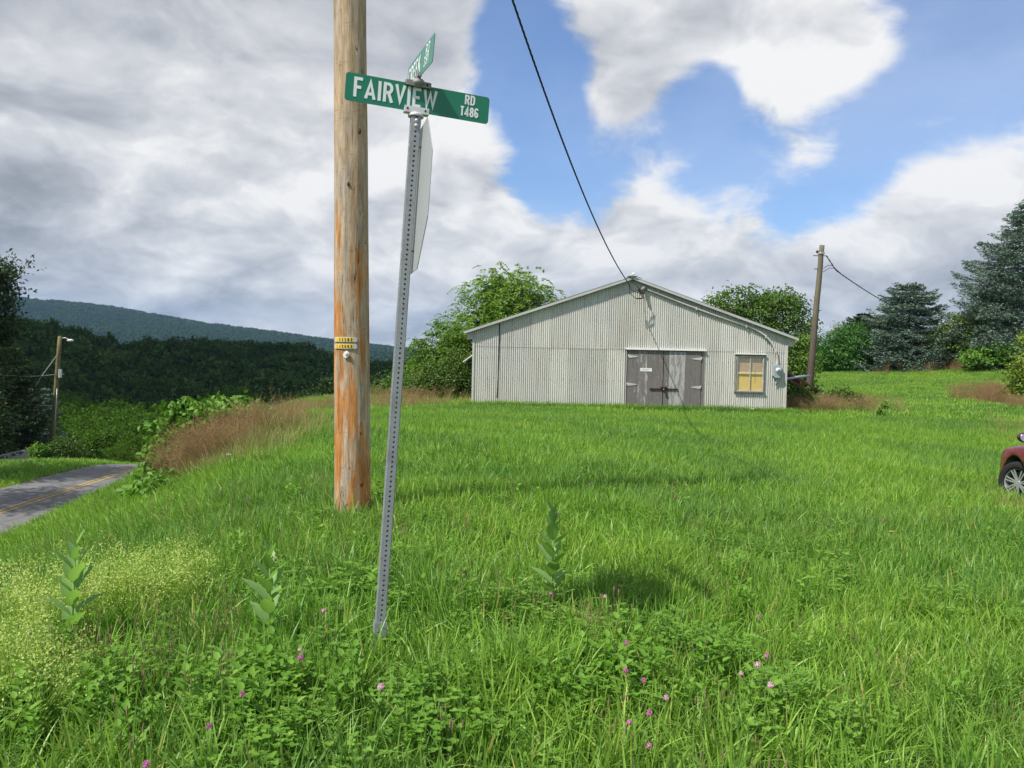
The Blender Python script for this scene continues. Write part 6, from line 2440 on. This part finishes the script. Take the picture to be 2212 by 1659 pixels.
def weed_variant(n, leaf, w, h, seed, tri=False, pin=False):
    g = np.random.default_rng(seed)
    parts = []
    if tri:      # clover: three leaflets per stalk
        m = n
        a = g.random(m) * 6.28
        r = 0.10 * np.sqrt(g.random(m))
        C = np.stack([r * np.cos(a), r * np.sin(a), h * (0.5 + 0.6 * g.random(m))], 1)
        t = g.random(m)
        for q in range(3):
            aa = a + q * 2.094 + g.normal(size=m) * 0.2
            D = np.stack([np.cos(aa), np.sin(aa), 0.15 + 0.2 * g.random(m)], 1)
            parts.append(cards2(C, D, np.tile([0, 0, 1.0], (m, 1)) + g.normal(size=(m, 3)) * 0.15, leaf * (0.8 + 0.4 * g.random(m)), w, 0.0, t))
        B = C.copy()
        B[:, 2] = 0
        S = C - B
        parts.append(cards(B, S, g.normal(size=(m, 3)), np.linalg.norm(S, axis=1), 0.003, 0, t * 0.5))
    elif pin:    # ferny ragweed-like sprays
        for i in range(n):
            a = g.random() * 6.28
            L = 0.10 + 0.08 * g.random()
            st = np.array([0.03 * math.cos(a), 0.03 * math.sin(a), h * (0.3 + 0.7 * g.random())])
            d = np.array([math.cos(a), math.sin(a), 0.35])
            d /= np.linalg.norm(d)
            ks = np.linspace(0.2, 1, 7)
            C = st + d * (L * ks)[:, None]
            C[:, 2] -= 0.4 * L * ks ** 2
            sdv = np.array([-math.sin(a), math.cos(a), 0.1])
            for sg in (-1, 1):
                parts.append(cards(C, np.tile(sdv * sg + d * 0.7, (7, 1)) + g.normal(size=(7, 3)) * 0.1, np.tile([0, 0, 1.0], (7, 1)) + g.normal(size=(7, 3)) * 0.2, leaf * (1.15 - 0.6 * ks), w, 0.05, np.full(7, g.random())))
    else:        # upright broad-leaved stalks
        for i in range(n):
            a0_ = g.random() * 6.28
            bx_, by_ = g.normal(size=2) * 0.03
            hh_ = h * (0.6 + 0.5 * g.random())
            m = 9
            zs_ = np.linspace(0.15, 1, m) * hh_
            aa = a0_ + np.arange(m) * 2.4
            C = np.stack([np.full(m, bx_), np.full(m, by_), zs_], 1)
            D = np.stack([np.cos(aa), np.sin(aa), np.full(m, 0.55)], 1)
            parts.append(cards2(C, D, np.tile([0, 0, 1.0], (m, 1)) - D * 0.3, leaf * (1.1 - 0.5 * zs_ / hh_), w, 0.02, np.full(m, g.random())))
            parts.append(cards(np.array([[bx_, by_, 0]]), np.array([[0, 0, 1.0]]), g.normal(size=(1, 3)), hh_, 0.006, 0, np.array([0.4])))
    Vw, Fw, tw = merge(parts)
    return np_mesh('weed', Vw, Fw, tw)


c_clov = variants('clover', [weed_variant(26, 0.020, 0.017, 0.17, 300 + k, tri=True) for k in range(4)], M_WEED)
c_rag = variants('ragweed', [weed_variant(22, 0.045, 0.014, 0.24, 320 + k, pin=True) for k in range(4)], M_WEED)
c_brd = variants('broadleaf', [weed_variant(3, 0.075, 0.028, 0.26, 340 + k) for k in range(4)], M_WEED)


def patches(px_list, n, sx, sy):
    xs_, ys_ = [], []
    for (px, py) in px_list:
        g = gpt(px, py)
        xs_.append(g.x + R.normal(size=n) * sx)
        ys_.append(g.y + R.normal(size=n) * sy)
    return np.concatenate(xs_), np.concatenate(ys_)


x, y = patches([(300, 1540), (520, 1560), (700, 1600), (1000, 1600), (1380, 1520), (1480, 1600), (620, 1480), (1250, 1420), (850, 1620), (1400, 1640)], 8, 0.44, 0.26)
x2, y2 = wedge(2.2, 8, 420, 0.3)
k = vnoise(x2, y2, 0.9, 55) > 0.5
x, y = np.concatenate([x, x2[k]]), np.concatenate([y, y2[k]])
scatter('clover_leaves', np.stack([x, y, gz(x, y)], 1), 0.75 + 0.5 * R.random(len(x)), R.random(len(x)) * 6.28, c_clov)
x, y = patches([(1380, 1490), (1480, 1470), (1540, 1530), (1050, 1310), (900, 1240), (1360, 1430), (760, 1600), (1420, 1420), (690, 1330)], 4, 0.3, 0.18)
scatter('ragweed_sprays', np.stack([x, y, gz(x, y)], 1), 0.6 + 0.4 * R.random(len(x)), R.random(len(x)) * 6.28, c_rag)
x, y = patches([(1320, 1500), (1380, 1560), (1450, 1500), (560, 1600), (470, 1580), (130, 1560), (60, 1600), (1230, 1560), (1500, 1450), (700, 1560), (240, 1620)], 8, 0.18, 0.12)
x2, y2 = wedge(2.2, 10, 160, 0.3)
x, y = np.concatenate([x, x2]), np.concatenate([y, y2])
scatter('broadleaf_weeds', np.stack([x, y, gz(x, y)], 1), 0.7 + 0.5 * R.random(len(x)), R.random(len(x)) * 6.28, c_brd)

# plantain heads on thin stalks
def plantain(seed):
    g = np.random.default_rng(seed)
    mb = MB()
    for i in range(7):
        a = g.random() * 6.28
        r = 0.10 * g.random()
        h = 0.24 + 0.12 * g.random()
        b0_ = Vector((r * math.cos(a), r * math.sin(a), 0))
        tp_ = b0_ + Vector((g.normal() * 0.03, g.normal() * 0.03, h))
        mb.tube([tp_ - Vector((0, 0, 0.03)), tp_ - Vector((0, 0, 0.015)), tp_], [0.003, 0.0042, 0.0015], 5)
        mb.tube([b0_, tp_ - Vector((0, 0, 0.03))], 0.0009, 3, False)
    me = bpy.data.meshes.new('plantain')
    me.from_pydata(mb.v, [], mb.f)
    me.update()
    return me


c_pl = variants('plantain', [plantain(400 + k) for k in range(4)], M_BROWN)
x, y = patches([(230, 1480), (330, 1500), (420, 1450), (540, 1480), (330, 1560), (1200, 1400), (1320, 1380), (1290, 1450), (180, 1500)], 3, 0.25, 0.14)
x2, y2 = wedge(2.5, 9, 60, 0.2)
x, y = np.concatenate([x, x2]), np.concatenate([y, y2])
scatter('plantain_heads', np.stack([x, y, gz(x, y)], 1), 0.8 + 0.3 * R.random(len(x)), R.random(len(x)) * 6.28, c_pl)


# bedstraw: froth of tiny pale flowers
def froth(seed):
    g = np.random.default_rng(seed)
    n = 300
    cl = g.normal(size=(16, 3)) * np.array([0.10, 0.10, 0.055]) + np.array([0, 0, 0.22])
    P = cl[g.integers(0, 16, n)] + g.normal(size=(n, 3)) * np.array([0.022, 0.022, 0.022])
    P[:, 2] = np.maximum(P[:, 2], 0.03)
    ns = 26
    kk = g.integers(0, 16, ns)
    B0 = np.stack([g.normal(size=ns) * 0.03, g.normal(size=ns) * 0.03, np.zeros(ns)], 1)
    T0 = cl[kk] + g.normal(size=(ns, 3)) * 0.02
    stm = cards(B0, T0 - B0, g.normal(size=(ns, 3)), np.linalg.norm(T0 - B0, axis=1), 0.003, 0.05, np.zeros(ns))
    lf = cards(B0[kk % 16] * 0 + T0 * np.array([0.8, 0.8, 0.6]), unit(g.normal(size=(ns, 3))), g.normal(size=(ns, 3)), 0.03, 0.006, 0.1, np.zeros(ns))
    Vb, Fb, tb = cards(P, unit(g.normal(size=(n, 3))), g.normal(size=(n, 3)) * 0.6 + np.array([0, 0, 1.0]), 0.009 + 0.006 * g.random(n), 0.008, 0.1, g.random(n))
    return np_mesh('froth', *merge([(Vb, Fb, tb), stm, lf]))


c_fr = variants('bedstraw', [froth(500 + k) for k in range(5)], M_BEDSTRAW)
BS = [(30, 1290, .16), (60, 1330, .14), (215, 1270, .14), (255, 1300, .14), (310, 1290, .14), (350, 1270, .10), (385, 1235, .05), (260, 1240, .10), (400, 1290, .06), (20, 1390, .14), (60, 1440, .12), (20, 1500, .10), (100, 1500, .08), (215, 1330, .10), (330, 1240, .08)]
xs_, ys_ = [], []
for (px, py, sg) in BS:
    g = gpt(px, py + 60)
    n = int(34 * sg) + 1
    xs_.append(g.x + R.normal(size=n) * sg)
    ys_.append(g.y + R.normal(size=n) * sg * 0.8)
x, y = np.concatenate(xs_), np.concatenate(ys_)
sc = np.stack([np.ones(len(x)), np.ones(len(x)), 0.8 + 0.6 * R.random(len(x))], 1) * (0.8 + 0.4 * R.random(len(x)))[:, None]
scatter('bedstraw', np.stack([x, y, gz(x, y) + 0.02], 1), sc, R.random(len(x)) * 6.28, c_fr)


# dry panicle grass: thin stalks with feathery reddish heads
def panicle(seed, h=0.95, n=22):
    g = np.random.default_rng(seed)
    parts = []
    Vb, Fb, tb = blades(n * 2, 0.14, h * 0.35, h * 0.75, 0.006, 0.6, 4, 0.6, seed)
    parts.append((Vb, Fb, tb * 0.25 + 0.45))
    for i in range(n):
        a = g.random() * 6.28
        r = 0.13 * math.sqrt(g.random())
        H = h * (0.7 + 0.4 * g.random())
        ln = 0.15 + 0.35 * g.random()
        da = g.random() * 6.28
        ks = np.linspace(0, 1, 6)
        C = np.stack([r * math.cos(a) + ln * H * ks ** 2 * math.cos(da), r * math.sin(a) + ln * H * ks ** 2 * math.sin(da), H * ks * (1 - 0.12 * ks)], 1)
        D = C[1:] - C[:-1]
        parts.append(cards(C[:-1], D, g.normal(size=(5, 3)), np.linalg.norm(D, axis=1) * 1.05, 0.0035, 0, np.full(5, 0.55)))
        m = 34
        q = 0.62 + 0.38 * g.random(m)
        P = np.stack([np.interp(q, ks, C[:, j]) for j in range(3)], 1) + g.normal(size=(m, 3)) * (0.030 * (1.15 - q))[:, None] * 1.3
        parts.append(cards(P, unit(g.normal(size=(m, 3)) * 0.6 + np.array([math.cos(da) * .3, math.sin(da) * .3, 0.9])), g.normal(size=(m, 3)), 0.020 + 0.02 * g.random(m), 0.005, 0.1, 0.1 + 0.5 * g.random(m)))
    Vp, Fp, tp_ = merge(parts)
    return np_mesh('panicle', Vp, Fp, tp_)


c_pan = variants('dry_grass', [panicle(600 + k) for k in range(5)], M_DRY)
c_straw = variants('straw', [np_mesh('straw', *blades(46, 0.16, 0.45, 1.0, 0.010, 0.8, 6, 0.9, 640 + k)) for k in range(4)], M_STRAW)


def place_px(lst, coll, name, smin=0.8, smax=1.15, tilt=0.12, fix=True):
    xs_, ys_, ss_ = [], [], []
    for (px, py, Yv, sx, sy, n, sc_) in lst:
        c = at(px, py, Yv) if Yv else gpt(px, py)
        xs_.append(c.x + R.normal(size=n) * sx)
        ys_.append(c.y + R.normal(size=n) * sy)
        ss_.append(np.full(n, sc_) * (smin + (smax - smin) * R.random(n)))
    x, y, s = map(np.concatenate, (xs_, ys_, ss_))
    k = not_built(x, y)
    x, y, s = x[k], y[k], s[k]
    return scatter(name, np.stack([x, y, gz(x, y)], 1), s, R.random(len(x)) * 6.28, coll, tilt=R.normal(size=(len(x), 2)) * tilt)


place_px([(425, 985, 14.4, 0.34, 0.4, 30, 0.95), (460, 945, 15.4, 0.4, 0.4, 36, 1.05), (520, 905, 16.6, 0.45, 0.5, 30, 1.05), (430, 1020, 13.8, 0.25, 0.3, 20, 0.75), (480, 1000, 14.4, 0.3, 0.4, 16, 0.8), (570, 900, 18, 0.5, 0.6, 26, 0.85), (600, 900, 20, 0.5, 1.0, 14, 0.8),
          (640, 900, 27, 1.3, 1.0, 22, 0.6), (720, 895, 29, 1.6, 0.9, 26, 0.6), (800, 890, 30, 1.6, 0.9, 26, 0.58), (875, 885, 31, 0.9, 0.8, 36, 0.8)], c_pan, 'red_grass', tilt=0.22)
place_px([(2130, 845, 38, 0.7, 0.6, 70, 1.05), (2165, 850, 36, 0.5, 0.5, 36, 0.95), (2200, 860, 33, 0.4, 0.4, 16, 0.7), (1740, 890, 29.3, 0.5, 0.5, 26, 0.7), (1800, 880, 30, 0.7, 0.6, 40, 0.7), (1850, 870, 31, 0.6, 0.6, 30, 0.7), (1715, 895, 28.8, 0.25, 0.3, 10, 0.7), (1880, 865, 32, 0.5, 0.5, 16, 0.6), (2050, 800, 62, 2.2, 0.8, 40, 1.0)], c_pan, 'tan_grass', tilt=0.3)
place_px([(520, 1030, 13.5, 0.45, 0.35, 40, 0.55), (560, 1045, 13.0, 0.35, 0.3, 40, 0.45), (560, 960, 16.0, 0.5, 0.6, 70, 0.75), (600, 940, 17.5, 0.6, 0.7, 60, 0.75), (500, 990, 14.5, 0.5, 0.4, 50, 0.7), (450, 1060, 13.0, 0.3, 0.3, 14, 0.5), (470, 930, 16.0, 0.6, 0.6, 40, 0.8),
          (700, 895, 29, 2.2, 1.2, 90, 0.55), (850, 890, 30, 1.8, 1.0, 80, 0.55), (1780, 880, 30, 1.0, 0.6, 60, 0.6),
          (2200, 920, 22.0, 0.7, 0.7, 26, 0.45), (2215, 905, 24.0, 0.7, 0.7, 30, 0.5)], c_straw, 'pale_grass', tilt=0.35)
place_px([(420, 985, 14.2, 0.35, 0.4, 22, 0.6), (470, 950, 15.2, 0.4, 0.4, 26, 0.7), (530, 920, 16.3, 0.5, 0.5, 34, 0.75), (480, 1010, 13.9, 0.4, 0.3, 26, 0.5), (560, 930, 17.0, 0.4, 0.5, 20, 0.8), (1780, 875, 29.4, 0.8, 0.4, 30, 0.5)], variants('green_stalks', [np_mesh('stalks', *blades(40, 0.16, 0.4, 0.95, 0.010, 0.7, 6, 0.7, 660 + k)) for k in range(3)], M_HEDGE), 'green_stalks', tilt=0.3)
# fine stalks by the car
place_px([(2165, 1120, None, 0.12, 0.12, 5, 0.45), (2150, 1100, None, 0.15, 0.1, 4, 0.4)], c_straw, 'stalks', tilt=0.15)

# vine-covered bush on the bank
b = gbase(420, 17.5)
b = (b[0], b[1], b[2] - 0.2)
leafy_tree('vine_bush', b, [lob(385, 950, 15.6, 0.40, 0.5, b), lob(372, 990, 15.0, 0.36, 0.4, b), lob(410, 920, 16.0, 0.45, 0.42, b), lob(455, 900, 16.6, 0.5, 0.26, b), lob(500, 884, 17.6, 0.45, 0.18, b), lob(360, 1020, 14.6, 0.33, 0.35, b), lob(540, 888, 19.0, 0.35, 0.15, b)],
           M_VINE, 'bright green vine covered bush at the top of the road bank', 'shrub', n_tips=210, per=18, leaf=(0.12, 0.10), spread=0.26, droop=0.4, trunk_r=0.03)
b = gbase(407, 18.5)
leafy_tree('sapling', b, [lob(408, 893, 18.5, 0.15, 0.24, b), lob(425, 905, 18.5, 0.2, 0.2, b)], M_VINE, 'small upright sapling poking out of the vine covered bush', 'plant', n_tips=24, per=14, leaf=(0.12, 0.07), spread=0.12, trunk_r=0.02)
b = gbase(345, 13.0)
leafy_tree('vine_mat', b, [lob(340, 1060, 13.0, 0.35, 0.15, b), lob(375, 1045, 13.3, 0.4, 0.18, b), lob(345, 1085, 12.0, 0.35, 0.14, b), lob(380, 1075, 12.2, 0.35, 0.14, b)],
           M_VINE, 'low mat of pale vine leaves below the reddish grass', 'plant', n_tips=90, per=14, leaf=(0.11, 0.10), spread=0.2, trunk_r=0.02, trunk_part=False)
b = gbase(1815, 31)
leafy_tree('bush', b, [lob(1815, 862, 31, 0.55, 0.35, b), lob(1790, 870, 31, 0.45, 0.25, b), lob(1840, 865, 31, 0.4, 0.25, b)], M_HEDGE, 'low green bush in the tan grass right of the old pole', 'shrub', n_tips=110, per=22, leaf=(0.11, 0.065), spread=0.26, trunk_r=0.02)
b = gbase(1718, 30)
leafy_tree('bush', b, [lob(1712, 858, 30, 0.35, 0.45, b), lob(1730, 862, 30, 0.35, 0.35, b)], M_HEDGE, 'weedy shrub squeezed between barn corner and old pole', 'shrub', n_tips=90, per=20, leaf=(0.11, 0.065), spread=0.25, trunk_r=0.02)
b = gbase(1908, 27)
leafy_tree('seedling', b, [((0, 0, 0.28), (0.12, 0.12, 0.2))], M_VINE, 'small bright yellow-green seedling alone in the right meadow', 'plant', n_tips=16, per=8, leaf=(0.12, 0.06), spread=0.1, trunk_r=0.01)

# ------------------------------------------------------------------ cloud to the west whose shade lies over the wooded hill
def cloud(c, r, label):
    mb = MB()
    g = random.Random(5)
    lobes_ = [(Vector((g.uniform(-1, 1) * r[0] * 0.8, g.uniform(-1, 1) * r[1] * 0.8, g.uniform(-0.2, 0.3) * r[2])), g.uniform(0.3, 0.5)) for _ in range(34)]
    lobes_.append((Vector((0, 0, 0)), 0.85))
    for p, q in lobes_:
        mb.sphere(Vector(c) + p, 1.0, 18, 10, (r[0] * q, r[1] * q, r[2] * q * 1.2))
    o = mb.build('cloud', plain('cloud white', (0.85, 0.86, 0.88), 1.0, 0, 0.02, 0.01, 0.0), None)
    tag(o, kind='structure')


def shade(P, h):
    t = (h - P.z) / sun_dir.z
    return Vector(P) + sun_dir * t


CL_H = 480.0
cc = shade(Vector((-130, 330, -5)), CL_H)
cloud((cc.x, cc.y, CL_H), (260, 215, 45), '')

# ------------------------------------------------------------------ summer haze
mh, N = new_mat('summer haze')
pv_ = N.n('ShaderNodeVolumePrincipled', {'Color': (0.42, 0.66, 1.0, 1), 'Density': 0.000088, 'Anisotropy': 0.2})
N.n('ShaderNodeOutputMaterial', {'Volume': pv_.outputs[0]})
o = MB().b2(-5300, 5300, -1000, 6600, -60, 330).build('haze', mh, None)
tag(o, kind='stuff')
